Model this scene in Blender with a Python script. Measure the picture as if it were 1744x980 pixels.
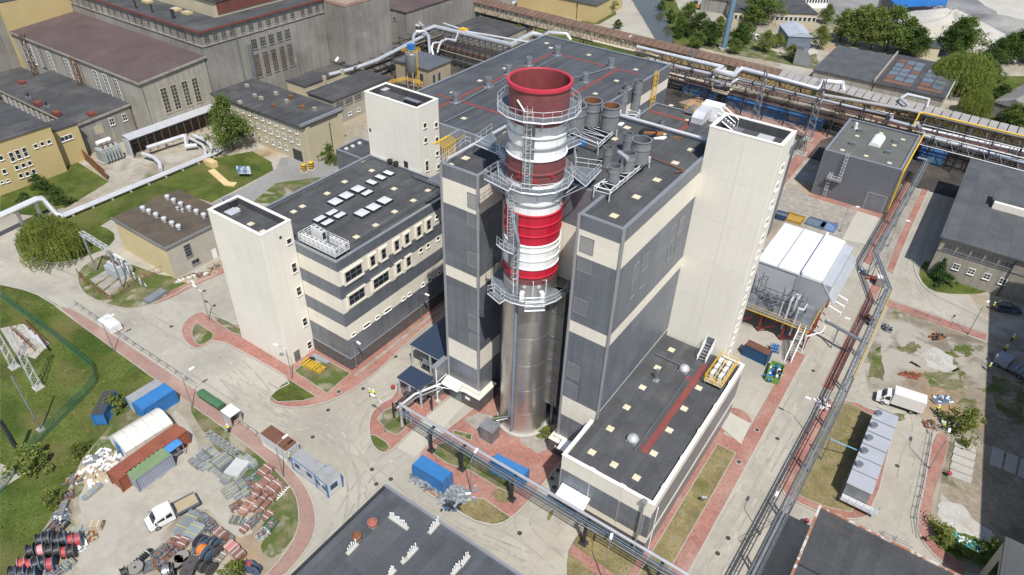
import bpy, bmesh, math, random
from mathutils import Vector, Matrix
random.seed(7)
rad = math.radians
S = bpy.context.scene
for o in list(bpy.data.objects): bpy.data.objects.remove(o)
COL = S.collection

# ------------------------------------------------------------------ camera (drone, 80 m up)
YAW, PIT, ROL, FPX = rad(-33.9391), rad(36.856), rad(1.8852), 1189.49
CAM = Vector((0, 0, 80))
FW = Vector((math.sin(YAW)*math.cos(PIT), math.cos(YAW)*math.cos(PIT), -math.sin(PIT)))
R0 = Vector((math.cos(YAW), -math.sin(YAW), 0)); U0 = R0.cross(FW)
RI = R0*math.cos(ROL)+U0*math.sin(ROL); UP = U0*math.cos(ROL)-R0*math.sin(ROL)
cam = bpy.data.cameras.new('camera'); co = bpy.data.objects.new('camera', cam); COL.objects.link(co)
cam.sensor_width = 36; cam.lens = FPX/1744*36; cam.clip_start = 1; cam.clip_end = 5000
m = Matrix.Identity(4)
for i in range(3): m[i][0], m[i][1], m[i][2], m[i][3] = RI[i], UP[i], -FW[i], CAM[i]
co.matrix_world = m
S.camera = co
# ------------------------------------------------------------------ sky and sun
SUN_AZ, SUN_EL = rad(-41), rad(57)            # measured from +X, shadows fall towards -X +Y
sv = Vector((math.cos(SUN_AZ)*math.cos(SUN_EL), math.sin(SUN_AZ)*math.cos(SUN_EL), math.sin(SUN_EL)))
w = bpy.data.worlds.new('World'); S.world = w; w.use_nodes = True
nt = w.node_tree; bg = nt.nodes['Background']
sky = nt.nodes.new('ShaderNodeTexSky'); sky.sky_type = 'NISHITA'; sky.sun_disc = False
sky.sun_elevation = SUN_EL; sky.sun_rotation = math.atan2(sv.x, sv.y)
nt.links.new(sky.outputs[0], bg.inputs[0]); bg.inputs[1].default_value = 0.11
sl = bpy.data.lights.new('sun', 'SUN'); sl.energy = 4.2; sl.angle = rad(0.55); sl.color = (1, .955, .89)
so = bpy.data.objects.new('sun', sl); COL.objects.link(so)
so.rotation_euler = sv.to_track_quat('Z', 'Y').to_euler()
S.view_settings.view_transform = 'Standard'; S.view_settings.look = 'None'
S.view_settings.exposure = 0.22; S.view_settings.gamma = 1; S.view_settings.use_curve_mapping = False
S.render.engine = 'CYCLES'

# ------------------------------------------------------------------ measuring helpers
def ray(px, py): return FW+RI*((px-872)/FPX)-UP*((py-490)/FPX)
def A(px, py, z=0.0):                              # point of the photograph at height z
    d = ray(px, py); return CAM+d*((z-80)/d.z)
def onX(px, py, x): d = ray(px, py); p = CAM+d*(x/d.x); return p.y, p.z
def onY(px, py, y): d = ray(px, py); p = CAM+d*(y/d.y); return p.x, p.z

# ------------------------------------------------------------------ materials
def mat(name, col, rough=.8, metal=0., var=.12, scale=.35, fine=.06, bump=0., bscale=8., stain=None, stscale=.08, stamt=.5, obj=0., stripe=None, spec=None, streak=0., cells=None):
    if name in bpy.data.materials: return bpy.data.materials[name]
    M = bpy.data.materials.new(name); M.use_nodes = True
    n = M.node_tree.nodes; l = M.node_tree.links; b = n['Principled BSDF']
    b.inputs['Roughness'].default_value = rough; b.inputs['Metallic'].default_value = metal
    if spec is not None: b.inputs['Specular IOR Level'].default_value = spec
    g = n.new('ShaderNodeNewGeometry'); pos = g.outputs['Position']
    def noise(sc, det=4, dist=0., vec=None):
        t = n.new('ShaderNodeTexNoise'); t.inputs['Scale'].default_value = sc; t.inputs['Detail'].default_value = det
        t.inputs['Distortion'].default_value = dist; l.new(vec or pos, t.inputs['Vector']); return t.outputs['Fac']
    def ramp(f, a, c):
        r = n.new('ShaderNodeMapRange'); r.inputs[1].default_value = a; r.inputs[2].default_value = c; r.clamp = True
        l.new(f, r.inputs[0]); return r.outputs[0]
    def mix(f, a, c, mode='MIX'):
        x = n.new('ShaderNodeMix'); x.data_type = 'RGBA'; x.blend_type = mode
        if hasattr(f, 'links'): l.new(f, x.inputs[0])
        else: x.inputs[0].default_value = f
        for s, v in ((6, a), (7, c)):
            if hasattr(v, 'links'): l.new(v, x.inputs[s])
            else: x.inputs[s].default_value = (*v, 1)
        return x.outputs[2]
    lo = tuple(c*(1-var) for c in col); hi = tuple(min(1, c*(1+var)) for c in col)
    c = mix(ramp(noise(scale, 5), .3, .7), lo, hi)
    if fine:
        c = mix(ramp(noise(scale*12, 4), .3, .7), mix(1., c, (1-fine,)*3, 'MULTIPLY'), mix(1., c, (1+fine,)*3, 'MULTIPLY'))
    for st in (stain if isinstance(stain, list) else [stain] if stain else []):
        # (colour, scale, threshold lo, hi, amount)
        f = ramp(noise(st[1], 6, .6), st[2], st[3])
        mm = n.new('ShaderNodeMath'); mm.operation = 'MULTIPLY'; l.new(f, mm.inputs[0]); mm.inputs[1].default_value = st[4]
        c = mix(mm.outputs[0], c, st[0])
    if stripe:                                     # (axis scale xyz, dark factor, width) thin seams
        for (ax, per, wid, amt) in stripe:
            sp = n.new('ShaderNodeSeparateXYZ'); l.new(pos, sp.inputs[0])
            d = n.new('ShaderNodeMath'); d.operation = 'DIVIDE'; l.new(sp.outputs[ax], d.inputs[0]); d.inputs[1].default_value = per
            fr = n.new('ShaderNodeMath'); fr.operation = 'FRACT'; l.new(d.outputs[0], fr.inputs[0])
            lt = n.new('ShaderNodeMath'); lt.operation = 'LESS_THAN'; l.new(fr.outputs[0], lt.inputs[0]); lt.inputs[1].default_value = wid/per
            mm = n.new('ShaderNodeMath'); mm.operation = 'MULTIPLY'; l.new(lt.outputs[0], mm.inputs[0]); mm.inputs[1].default_value = amt
            c = mix(mm.outputs[0], c, tuple(v*.45 for v in col))
    if streak or cells:
        vm = n.new('ShaderNodeVectorMath'); l.new(pos, vm.inputs[0])
        if streak:                                 # rain runs down the face
            vm.operation = 'MULTIPLY'; vm.inputs[1].default_value = (2.2, 2.2, .07); f = ramp(noise(1., 5, 0, vm.outputs[0]), .45, .75)
        else:                                      # slabs or felt lengths laid side by side
            vm.operation = 'DIVIDE'; vm.inputs[1].default_value = (cells[0], cells[1], 1e4); fl_ = n.new('ShaderNodeVectorMath'); fl_.operation = 'FLOOR'; l.new(vm.outputs[0], fl_.inputs[0])
            wn = n.new('ShaderNodeTexWhiteNoise'); l.new(fl_.outputs[0], wn.inputs['Vector']); f = wn.outputs['Value']
        r = n.new('ShaderNodeMapRange'); r.inputs[3].default_value = 1 if streak else 1-cells[2]; r.inputs[4].default_value = 1-streak if streak else 1+cells[2]; l.new(f, r.inputs[0])
        cb = n.new('ShaderNodeVectorMath'); cb.operation = 'SCALE'; l.new(c, cb.inputs[0]); l.new(r.outputs[0], cb.inputs['Scale']); c = cb.outputs[0]
    if obj:                                        # sheets differ a little from one to the next
        oi = n.new('ShaderNodeObjectInfo'); r = n.new('ShaderNodeMapRange'); r.inputs[3].default_value = 1-obj; r.inputs[4].default_value = 1+obj; l.new(oi.outputs['Random'], r.inputs[0])
        cb = n.new('ShaderNodeVectorMath'); cb.operation = 'SCALE'; l.new(c, cb.inputs[0]); l.new(r.outputs[0], cb.inputs['Scale']); c = cb.outputs[0]
    l.new(c, b.inputs['Base Color'])
    if bump:
        bp = n.new('ShaderNodeBump'); bp.inputs['Strength'].default_value = bump; bp.inputs['Distance'].default_value = .08
        l.new(noise(bscale, 5), bp.inputs['Height']); l.new(bp.outputs[0], b.inputs['Normal'])
    return M
def glassy(name, col=(.02, .025, .03)):
    return mat(name, col, .08, 0, .3, .3, 0, spec=.8)

CREAM = mat('cream_cladding', (.77, .72, .61), .5, 0, .04, .12, .02, obj=.03, streak=.06, stain=((.64, .60, .51), .10, .55, .80, .35))
CREAMW = mat('cream_white_cladding', (.78, .745, .655), .5, 0, .04, .1, .02, obj=.025, streak=.05, stain=((.66, .63, .56), .08, .54, .82, .35))
GREYP = mat('grey_cladding', (.185, .203, .232), .40, .3, .12, .2, .05, obj=.06, streak=.22, stain=((.24, .255, .28), .12, .5, .75, .5))
GREYL = mat('light_grey_cladding', (.24, .25, .265), .45, .3, .08, .3, .03, obj=.05)
TRIM = mat('pale_grey_flashing', (.42, .43, .45), .4, .6, .06, .5, .03)
COPW = mat('white_coping', (.84, .81, .75), .5, 0, .03, .3, .02)
ROOF = mat('bitumen_roof', (.066, .069, .074), .88, 0, .16, .22, .10, .25, 14, stain=[((.12, .118, .112), .16, .50, .74, .6), ((.036, .038, .042), .45, .58, .75, .5)], stripe=[(0, 1.0, .05, .45), (1, 6.5, .06, .4)], cells=(1., 6.5, .16))
ROOFB = mat('bitumen_roof_bluish', (.070, .077, .088), .85, 0, .16, .2, .10, .2, 14, stain=[((.11, .11, .108), .13, .52, .75, .55)], stripe=[(0, 1.0, .05, .35)], cells=(1., 9., .16))
ROOFO = mat('old_felt_roof', (.058, .060, .064), .9, 0, .2, .18, .12, .3, 10, stain=[((.12, .115, .105), .1, .5, .72, .7), ((.10, .06, .04), .22, .62, .78, .4)], cells=(1.1, 7., .15))
ROOFD = mat('dull_metal_sheet_roof', (.085, .09, .096), .8, 0, .14, .2, .08, stain=[((.05, .048, .045), .2, .5, .75, .6)], stripe=[(0, 2.2, .10, .35)], cells=(2.2, 4., .12))
REDW = mat('red_walkway', (.20, .055, .048), .85, 0, .15, .8, .1)
PAD = mat('paver_pad', (.62, .55, .40), .9, 0, .1, 1.5, .08)
WHITE = mat('white_paint', (.80, .80, .79), .45, 0, .04, .5, .03)
STEELW = mat('galvanised_white_steel', (.62, .63, .64), .45, .3, .06, .8, .03)
GALV = mat('galvanised_steel', (.40, .42, .44), .45, .7, .12, .8, .06)
GALVD = mat('dull_galvanised_steel', (.24, .26, .28), .55, .6, .14, .8, .08)
DKST = mat('dark_steel', (.045, .05, .056), .6, .4, .2, .8, .1)
SILVER = mat('aluminium_jacket', (.74, .75, .77), .33, .6, .08, .7, .05)
SILVM = mat('matt_aluminium_jacket', (.66, .67, .69), .45, .35, .10, .4, .06)
BLACK = mat('black_rubber', (.018, .018, .019), .8, 0, .2, 2, .1)
GLASS = glassy('dark_window_glass')
GLASSG = glassy('grey_green_window_glass', (.07, .085, .08))
CONC = mat('concrete', (.40, .385, .345), .9, 0, .10, .12, .06, .12, 6)
BRICKD = mat('dark_brick_plinth', (.105, .092, .090), .85, 0, .2, 1.2, .12)
YEL = mat('safety_yellow', (.68, .42, .03), .5, 0, .1, .8, .06)
RED = mat('signal_red', (.42, .02, .03), .45, 0, .08, .5, .04)
MAROON = mat('perforated_maroon_shell', (.205, .068, .072), .55, .2, .16, .8, .10, stripe=[(2, 1.15, .07, .4)])
BRASSY = mat('rust_brown_steel', (.22, .10, .045), .8, .1, .3, .9, .2)

# ------------------------------------------------------------------ geometry helpers
class MB:
    def __init__(s): s.v = []; s.f = []
    def add(s, vs, fs):
        n = len(s.v); s.v += [tuple(q) for q in vs]; s.f += [tuple(i+n for i in q) for q in fs]; return s
    def box(s, x0, x1, y0, y1, z0, z1):
        return s.add([(x0,y0,z0),(x1,y0,z0),(x1,y1,z0),(x0,y1,z0),(x0,y0,z1),(x1,y0,z1),(x1,y1,z1),(x0,y1,z1)],
                     [(3,2,1,0),(4,5,6,7),(0,1,5,4),(1,2,6,5),(2,3,7,6),(3,0,4,7)])
    def obox(s, c, d, rz=0, rx=0):                 # centre of the base, size, turn
        a, b, h = d[0]/2, d[1]/2, d[2]; M_ = Matrix.Translation(Vector(c)) @ Matrix.Rotation(rz, 4, 'Z') @ Matrix.Rotation(rx, 4, 'X')
        vs = [M_ @ Vector(q) for q in [(-a,-b,0),(a,-b,0),(a,b,0),(-a,b,0),(-a,-b,h),(a,-b,h),(a,b,h),(-a,b,h)]]
        return s.add(vs, [(3,2,1,0),(4,5,6,7),(0,1,5,4),(1,2,6,5),(2,3,7,6),(3,0,4,7)])
    def tube(s, p, q, r, n=8, r2=None, caps=True):
        p, q = Vector(p), Vector(q); d = q-p
        if d.length < 1e-5: return s
        a = d.orthogonal().normalized(); b = d.normalized().cross(a); r2 = r if r2 is None else r2
        vs = []
        for c, rr in ((p, r), (q, r2)):
            for i in range(n):
                t = 2*math.pi*(i+.5)/n; vs.append(c+a*(rr*math.cos(t))+b*(rr*math.sin(t)))
        fs = [(i, (i+1) % n, n+(i+1) % n, n+i) for i in range(n)]
        if caps: fs += [tuple(range(n-1, -1, -1)), tuple(range(n, 2*n))]
        return s.add(vs, fs)
    def path(s, pts, r, n=8, close=False):
        pts = [Vector(p) for p in pts]; k = len(pts); rings = []; ref = None
        for i, p in enumerate(pts):
            a = pts[(i-1) % k] if (i or close) else p; b = pts[(i+1) % k] if (i < k-1 or close) else p
            t1 = (p-a).normalized() if p != a else (b-p).normalized(); t2 = (b-p).normalized() if b != p else t1
            t = (t1+t2); t = t.normalized() if t.length > 1e-4 else t1
            if ref is None: ref = t.orthogonal().normalized()
            u = (ref-t*ref.dot(t)); u = u.normalized() if u.length > 1e-4 else t.orthogonal().normalized(); ref = u
            w_ = t.cross(u); sc = 1/max(.5, t1.dot(t))
            rings.append([p+(u*math.cos(2*math.pi*(j+.5)/n)+w_*math.sin(2*math.pi*(j+.5)/n))*r*sc for j in range(n)])
        vs = [q for R_ in rings for q in R_]; fs = []
        for i in range(k-1+(1 if close else 0)):
            i2 = (i+1) % k
            for j in range(n): fs.append((i*n+j, i*n+(j+1) % n, i2*n+(j+1) % n, i2*n+j))
        if not close: fs += [tuple(range(n-1, -1, -1)), tuple((k-1)*n+j for j in range(n))]
        return s.add(vs, fs)
    def prism(s, poly, z0, z1, bottom=True):
        n = len(poly); ar = sum(poly[i][0]*poly[(i+1) % n][1]-poly[(i+1) % n][0]*poly[i][1] for i in range(n))
        if ar < 0: poly = poly[::-1]
        vs = [(p[0], p[1], z0) for p in poly]+[(p[0], p[1], z1) for p in poly]
        fs = [(i, (i+1) % n, n+(i+1) % n, n+i) for i in range(n)]+[tuple(range(n, 2*n))]
        if bottom: fs.append(tuple(range(n-1, -1, -1)))
        return s.add(vs, fs)
    def ring(s, poly, t, z0, z1):                  # wall of thickness t along the inside of a polygon
        inn = offset(poly, t); n = len(poly)
        vs = [(p[0], p[1], z0) for p in poly]+[(p[0], p[1], z1) for p in poly]+[(p[0], p[1], z0) for p in inn]+[(p[0], p[1], z1) for p in inn]
        fs = []
        for i in range(n):
            j = (i+1) % n
            fs += [(i, j, n+j, n+i), (2*n+j, 2*n+i, 3*n+i, 3*n+j), (n+i, n+j, 3*n+j, 3*n+i), (2*n+i, 2*n+j, j, i)]
        return s.add(vs, fs)
    def lathe(s, prof, c=(0, 0, 0), n=24, a0=0, a1=2*math.pi):
        full = abs(a1-a0-2*math.pi) < 1e-6; k = len(prof); m_ = n if full else n+1; vs = []
        for i in range(m_):
            t = a0+(a1-a0)*i/n
            for r, z in prof: vs.append((c[0]+r*math.cos(t), c[1]+r*math.sin(t), c[2]+z))
        fs = []
        for i in range(n):
            i2 = (i+1) % m_
            for j in range(k-1): fs.append((i*k+j, i2*k+j, i2*k+j+1, i*k+j+1))
        return s.add(vs, fs)
    def quad(s, *p): return s.add(p, [tuple(range(len(p)))])
    def bar(s, p, q, w_): return s.tube(p, q, w_*.7, 4)
    def lattice(s, p, q, w_, n, r=.05, up=(0, 0, 1), tri=False):
        p, q = Vector(p), Vector(q); d = (q-p).normalized(); u = Vector(up); u = (u-d*u.dot(d))
        u = u.normalized() if u.length > 1e-3 else d.orthogonal().normalized(); v = d.cross(u)
        cs = [(-1,-1),(1,-1),(1,1),(-1,1)]
        w2 = w_ if isinstance(w_, (tuple, list)) else (w_, w_)
        def P(i, c): ww = w2[0]+(w2[1]-w2[0])*i/n; return p+(q-p)*(i/n)+u*(c[0]*ww/2)+v*(c[1]*ww/2)
        for c in cs: s.tube(P(0, c), P(n, c), r, 4)
        for i in range(n):
            for k in range(4):
                a, b = cs[k], cs[(k+1) % 4]
                s.tube(P(i, a if i % 2 else b), P(i+1, b if i % 2 else a), r*.7, 3, caps=False)
        return s
    def build(s, name, mt, parent=None, smooth=False, local=False, loc=None):
        me = bpy.data.meshes.new(name)
        if local: o0 = Vector((0, 0, 0)); vs = s.v
        else:
            xs = [v[0] for v in s.v]; ys = [v[1] for v in s.v]; zs = [v[2] for v in s.v]
            o0 = Vector(((min(xs)+max(xs))/2, (min(ys)+max(ys))/2, min(zs))); vs = [(v[0]-o0.x, v[1]-o0.y, v[2]-o0.z) for v in s.v]
        me.from_pydata(vs, [], s.f)
        for m_ in (mt if isinstance(mt, list) else [mt]): me.materials.append(m_)
        if smooth:
            me.polygons.foreach_set('use_smooth', [True]*len(me.polygons))
            if smooth != 'all': me.set_sharp_from_angle(angle=rad(40))
        o = bpy.data.objects.new(name, me); COL.objects.link(o)
        if parent is not None:
            o.parent = parent; KIDS.setdefault(parent.name, []).append(o); o.location = o0-(WLOC.get(parent.name, Vector((0, 0, 0))) if not local else Vector((0, 0, 0)))
        else: o.location = o0
        WLOC[o.name] = o0.copy()
        return o
WLOC = {}; KIDS = {}
def offset(poly, t):
    n = len(poly); ar = sum(poly[i][0]*poly[(i+1) % n][1]-poly[(i+1) % n][0]*poly[i][1] for i in range(n)); sg = 1 if ar > 0 else -1
    out = []
    for i in range(n):
        a, b, c = Vector(poly[i-1][:2]), Vector(poly[i][:2]), Vector(poly[(i+1) % n][:2])
        d1 = (b-a).normalized(); d2 = (c-b).normalized(); n1 = Vector((-d1.y, d1.x))*sg; n2 = Vector((-d2.y, d2.x))*sg
        k = 1+n1.dot(n2); o = (n1+n2)*(t/k) if k > .2 else n1*t
        out.append((b.x+o.x, b.y+o.y))
    return out
CUBE = {}
def BOX(name, b, mt, parent):                      # a box part that shares one unit cube per material
    if mt.name not in CUBE:
        me = bpy.data.meshes.new('box_'+mt.name); q = MB().box(-.5, .5, -.5, .5, 0, 1); me.from_pydata(q.v, [], q.f); me.materials.append(mt); CUBE[mt.name] = me
    o = bpy.data.objects.new(name, CUBE[mt.name]); COL.objects.link(o)
    x0, x1, y0, y1, z0, z1 = b; c = Vector(((x0+x1)/2, (y0+y1)/2, min(z0, z1)))
    o.scale = (abs(x1-x0), abs(y1-y0), abs(z1-z0)); WLOC[o.name] = c.copy()
    if parent is not None: o.parent = parent; KIDS.setdefault(parent.name, []).append(o); o.location = c-WLOC.get(parent.name, Vector((0, 0, 0)))
    else: o.location = c
    return o
def tag(o, label, cat, group=None):
    o['label'] = label; o['category'] = cat
    if group: o['group'] = group
    return o
def thing(name, label, cat, loc=(0, 0, 0), rz=0, group=None):
    o = bpy.data.objects.new(name, None); COL.objects.link(o); o.empty_display_size = .3
    o.location = loc; o.rotation_euler = (0, 0, rz); WLOC[o.name] = Vector(loc); tag(o, label, cat, group); return o
def struct(o, kind='structure'): o['kind'] = kind; return o
def copy_tree(root, loc=None, rz=None, label=None, scale=None, group=None):
    def cp(o, par):
        c = o.copy(); COL.objects.link(c); c.parent = par
        for k in KIDS.get(o.name, ()): cp(k, c)
        return c
    r = cp(root, None)
    if loc is not None: r.location = loc
    if rz is not None: r.rotation_euler = (0, 0, rz)
    if scale is not None: r.scale = (scale,)*3 if not isinstance(scale, tuple) else scale
    if label: r['label'] = label
    if group: r['group'] = group
    return r
def chaikin(p, n=2, closed=True):
    for _ in range(n):
        q = []; k = len(p)
        for i in range(k if closed else k-1):
            a, b = p[i], p[(i+1) % k]
            q += [(a[0]*.75+b[0]*.25, a[1]*.75+b[1]*.25), (a[0]*.25+b[0]*.75, a[1]*.25+b[1]*.75)]
        if not closed: q = [p[0]]+q+[p[-1]]
        p = q
    return p
class Face:                                        # 'x': looks along +X at x=c, u runs in y;  'y': looks along -Y at y=c, u runs in x
    def __init__(s, ax, c): s.ax, s.c = ax, c
    def b(s, u0, u1, z0, z1, d0, d1):
        return (s.c+d0, s.c+d1, u0, u1, z0, z1) if s.ax == 'x' else (u0, u1, s.c-d1, s.c-d0, z0, z1)
    def px(s, x, y): return onX(x, y, s.c) if s.ax == 'x' else onY(x, y, s.c)
def rail(mb, pts, h=1.1, r=.025, step=1.5, close=False, mids=1, n=4):
    pts = [Vector(p) for p in pts]; k = len(pts)
    for i in range(k if close else k-1):
        a, b = pts[i], pts[(i+1) % k]; m_ = max(1, round((b-a).length/step))
        for j in range(m_+(0 if close or i < k-2 else 1)):
            q = a+(b-a)*(j/m_); mb.tube(q, q+Vector((0, 0, h)), r, n)
        for t in range(mids+1):
            z = Vector((0, 0, h*(1-t/(mids+1)))); mb.tube(a+z, b+z, r, n)
def ladder(mb, p, q, w_, side, r=.03, step=.35):
    p, q, s_ = Vector(p), Vector(q), Vector(side).normalized()*(w_/2)
    mb.tube(p-s_, q-s_, r, 4); mb.tube(p+s_, q+s_, r, 4); L = (q-p).length; k = int(L/step)
    for i in range(1, k): c = p+(q-p)*(i/k); mb.tube(c-s_, c+s_, r*.7, 3, caps=False)
def window(parent, F, u0, u1, z0, z1, cols=1, rows=1, fw=.07, fm=None, gm=None, sill=True, deep=.0):
    """frame part standing a little proud of the wall, glass panes as its sub-parts"""
    fm = fm or WHITE; gm = gm or GLASS
    if u1 < u0: u0, u1 = u1, u0
    if z1 < z0: z0, z1 = z1, z0
    q = MB(); d0, d1 = deep, deep+.10
    q.box(*F.b(u0, u1, z1-fw, z1, d0, d1)); q.box(*F.b(u0, u1, z0, z0+fw, d0, d1))
    q.box(*F.b(u0, u0+fw, z0+fw, z1-fw, d0, d1)); q.box(*F.b(u1-fw, u1, z0+fw, z1-fw, d0, d1))
    for i in range(1, cols): c = u0+(u1-u0)*i/cols; q.box(*F.b(c-fw*.4, c+fw*.4, z0+fw, z1-fw, d0, d1-.015))
    for j in range(1, rows): c = z0+(z1-z0)*j/rows; q.box(*F.b(u0+fw, u1-fw, c-fw*.35, c+fw*.35, d0, d1-.025))
    if sill: q.box(*F.b(u0-.06, u1+.06, z0-.08, z0-.002, d0, d1+.10))
    w_ = q.build('window', fm, parent)
    BOX('pane', F.b(u0+fw*.5, u1-fw*.5, z0+fw*.5, z1-fw*.5, d0+.004, d0+.035), gm, w_)
    return w_
def winpx(parent, F, x0, y0, x1, y1, sc, ox, oy, **k):   # window from a zoomed pixel box (rough rectangle on a receding face)
    cx, cy = ox+(x0+x1)/2*sc, oy+(y0+y1)/2*sc; u, z = F.px(cx, cy); ul, _ = F.px(ox+x0*sc, cy); ur, _ = F.px(ox+x1*sc, cy)
    return u, z, abs(ur-ul)
def courses(parent, F, u0, u1, bands, bay, course, name='cladding_panel', gap=.03, d=.05, mats=None, bw=None):
    """panels laid course by course; the joints between them stay open"""
    nb = max(1, round((u1-u0)/bay))
    for (z0, z1, m_) in bands:
        nc = max(1, round((z1-z0)/course)) if course else 1
        for i in range(nb):
            for j in range(nc):
                a, b = u0+(u1-u0)*i/nb, u0+(u1-u0)*(i+1)/nb; c, e = z0+(z1-z0)*j/nc, z0+(z1-z0)*(j+1)/nc
                BOX(name, F.b(a+gap/2, b-gap/2, c+gap*.3, e-gap*.3, 0, d), m_, parent)
def roof_flat(parent, poly, z, t=.35, up=.5, roofm=None, cop=None, wallm=None, cw=.12):
    """roof deck with a parapet ring and its coping"""
    MB().prism(offset(poly, t*.5), z-up-.3, z-up).build('roof', roofm or ROOF, parent)
    MB().ring(poly, t, z-up-.4, z-.08).build('parapet', wallm or GREYP, parent)
    MB().ring(offset(poly, -.06), t+.12, z-.078, z).build('coping', cop or TRIM, parent)
def rect(x0, x1, y0, y1): return [(x0, y0), (x1, y0), (x1, y1), (x0, y1)]
# ================================================================== GROUND
DIRT = mat('dusty_ground', (.325, .29, .225), .95, 0, .18, .05, .14, .5, 5, stain=[((.42, .40, .35), .09, .48, .62, .8), ((.17, .145, .105), .16, .55, .68, .65), ((.37, .23, .115), .06, .55, .68, .7), ((.12, .125, .05), .13, .61, .68, .75), ((.24, .22, .18), .9, .5, .7, .5)])
ROADM = mat('concrete_road', (.37, .345, .29), .9, 0, .09, .06, .07, .12, 6, stain=[((.27, .255, .22), .10, .50, .70, .7), ((.43, .41, .355), .05, .50, .70, .65), ((.36, .29, .20), .07, .60, .76, .5), ((.20, .19, .17), .35, .62, .74, .55), ((.30, .29, .26), 1.6, .5, .7, .35)], stripe=[(0, 6., .06, .32), (1, 6., .06, .32)], cells=(6., 6., .055))
ROADL = mat('new_concrete', (.44, .42, .36), .9, 0, .06, .15, .04, stain=((.34, .31, .25), .22, .55, .75, .5))
ASPH = mat('grey_asphalt', (.26, .255, .245), .9, 0, .10, .1, .07, .2, 8, stain=((.17, .165, .155), .12, .55, .72, .6))
REDP = mat('red_block_paving', (.315, .148, .118), .9, 0, .12, .25, .16, .3, 12, stain=[((.37, .255, .205), .18, .46, .70, .7), ((.22, .125, .105), .35, .6, .75, .4)], cells=(.4, .4, .10))
PINK = mat('faded_pink_paving', (.31, .20, .165), .9, 0, .10, .2, .10, .2, 12, stain=((.42, .33, .28), .2, .55, .72, .5))
KERB = mat('kerb_concrete', (.39, .37, .325), .9, 0, .08, .6, .06)
GRASS = mat('grass_turf', (.082, .108, .025), .95, 0, .35, .22, .30, .6, 9, stain=[((.145, .13, .052), .14, .47, .68, .75), ((.04, .072, .014), .10, .50, .66, .75), ((.10, .135, .03), .5, .55, .7, .5)], spec=.1)
GRASSD = mat('dry_grass_turf', (.215, .180, .090), .95, 0, .2, .35, .25, .6, 9, stain=[((.11, .125, .035), .25, .54, .68, .8), ((.29, .25, .16), .4, .55, .7, .6)], spec=.1)
WEEDS = mat('weedy_ground', (.165, .155, .085), .95, 0, .3, .4, .25, .6, 9, stain=[((.08, .115, .028), .3, .46, .58, .9), ((.36, .33, .26), .28, .56, .68, .85)], spec=.1)
GRAVEL = mat('gravel', (.31, .285, .25), .95, 0, .2, .8, .25, .8, 6, stain=((.22, .19, .15), .2, .5, .7, .6))
CINDER = mat('cinder_ground', (.045, .040, .036), .95, 0, .3, .3, .3, .5, 6, stain=[((.12, .10, .075), .15, .52, .68, .7)])
WHITEG = mat('white_rubble_ground', (.46, .45, .42), .95, 0, .1, .25, .12, .3, 5, stain=((.32, .29, .235), .25, .45, .65, .85))
SAND = mat('pale_aggregate', (.44, .425, .385), .95, 0, .10, .12, .06, .4, 3, stain=((.42, .38, .30), .08, .5, .7, .6))
SLATE = mat('dark_aggregate_yard', (.20, .20, .205), .95, 0, .2, .05, .12, stain=[((.36, .345, .31), .03, .45, .62, .8), ((.11, .11, .12), .06, .55, .7, .6)])
WATER = mat('canal_water', (.075, .075, .058), .12, 0, .1, .05, .05, .05, 3)

EARTH = mat('churned_earth', (.245, .21, .155), .95, 0, .22, .10, .2, .8, 3, stain=[((.37, .35, .305), .07, .46, .60, .85), ((.36, .205, .095), .055, .55, .66, .75), ((.13, .11, .08), .22, .54, .66, .7), ((.10, .11, .04), .16, .57, .64, .8), ((.42, .40, .36), .5, .60, .70, .6)])
def gpoly(px, z=0, smooth=0):
    p = chaikin(px, smooth) if smooth else px
    return [tuple(A(x, y, z)[:2]) for x, y in p]
def sheet(name, px, z, m_, smooth=0, kind='structure', thick=None, world=False):
    pl = px if world else gpoly(px, 0, smooth)
    q = MB()
    if thick: q.prism(pl, z-thick, z, bottom=False)
    else:
        n = len(pl); ar = sum(pl[i][0]*pl[(i+1) % n][1]-pl[(i+1) % n][0]*pl[i][1] for i in range(n))
        if ar < 0: pl = pl[::-1]
        q.quad(*[(x, y, z) for x, y in pl])
    return struct(q.build(name, m_), kind)
def kerb(px, closed=True, smooth=2, w_=.22, z=.13, world=False, name='kerb'):
    pl = px if world else [tuple(A(x, y)[:2]) for x, y in (chaikin(px, smooth, closed) if smooth else px)]
    q = MB(); n = len(pl)
    if closed: q.ring(pl, w_, 0, z)
    else:
        for i in range(n-1):
            a, b = Vector(pl[i]), Vector(pl[i+1]); d = (b-a).normalized(); nn = Vector((-d.y, d.x))*(w_/2)
            P_ = [a-nn, b-nn, b+nn, a+nn]; q.prism([tuple(v) for v in P_], 0, z+.002*(i % 2))
    return struct(q.build(name, KERB))
struct(MB().quad((-1800, -900, 0), (1500, -900, 0), (1500, 2600, 0), (-1800, 2600, 0)).build('ground', DIRT))
LAWN = []                                          # polygons that carry tufts: (poly, density per m2, height, dry)
def rough(px, amp=4, n=3, sd=1):
    r = random.Random(sd+len(px)+int(px[0][0])); p = [(float(x), float(y)) for x, y in px]
    for _ in range(n):
        q = []
        for i in range(len(p)):
            a, b = p[i], p[(i+1) % len(p)]; q += [a, ((a[0]+b[0])/2+r.uniform(-amp, amp), (a[1]+b[1])/2+r.uniform(-amp, amp)*.6)]
        p = q; amp *= .6
    return p
def lawn(name, px, z, m_, smooth=0, thick=None, dens=.5, h=.25, dry=.3):
    o = sheet(name, px, z, m_, smooth, thick=thick); LAWN.append((gpoly(px, 0, smooth), z, dens, h, dry)); return o
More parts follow.
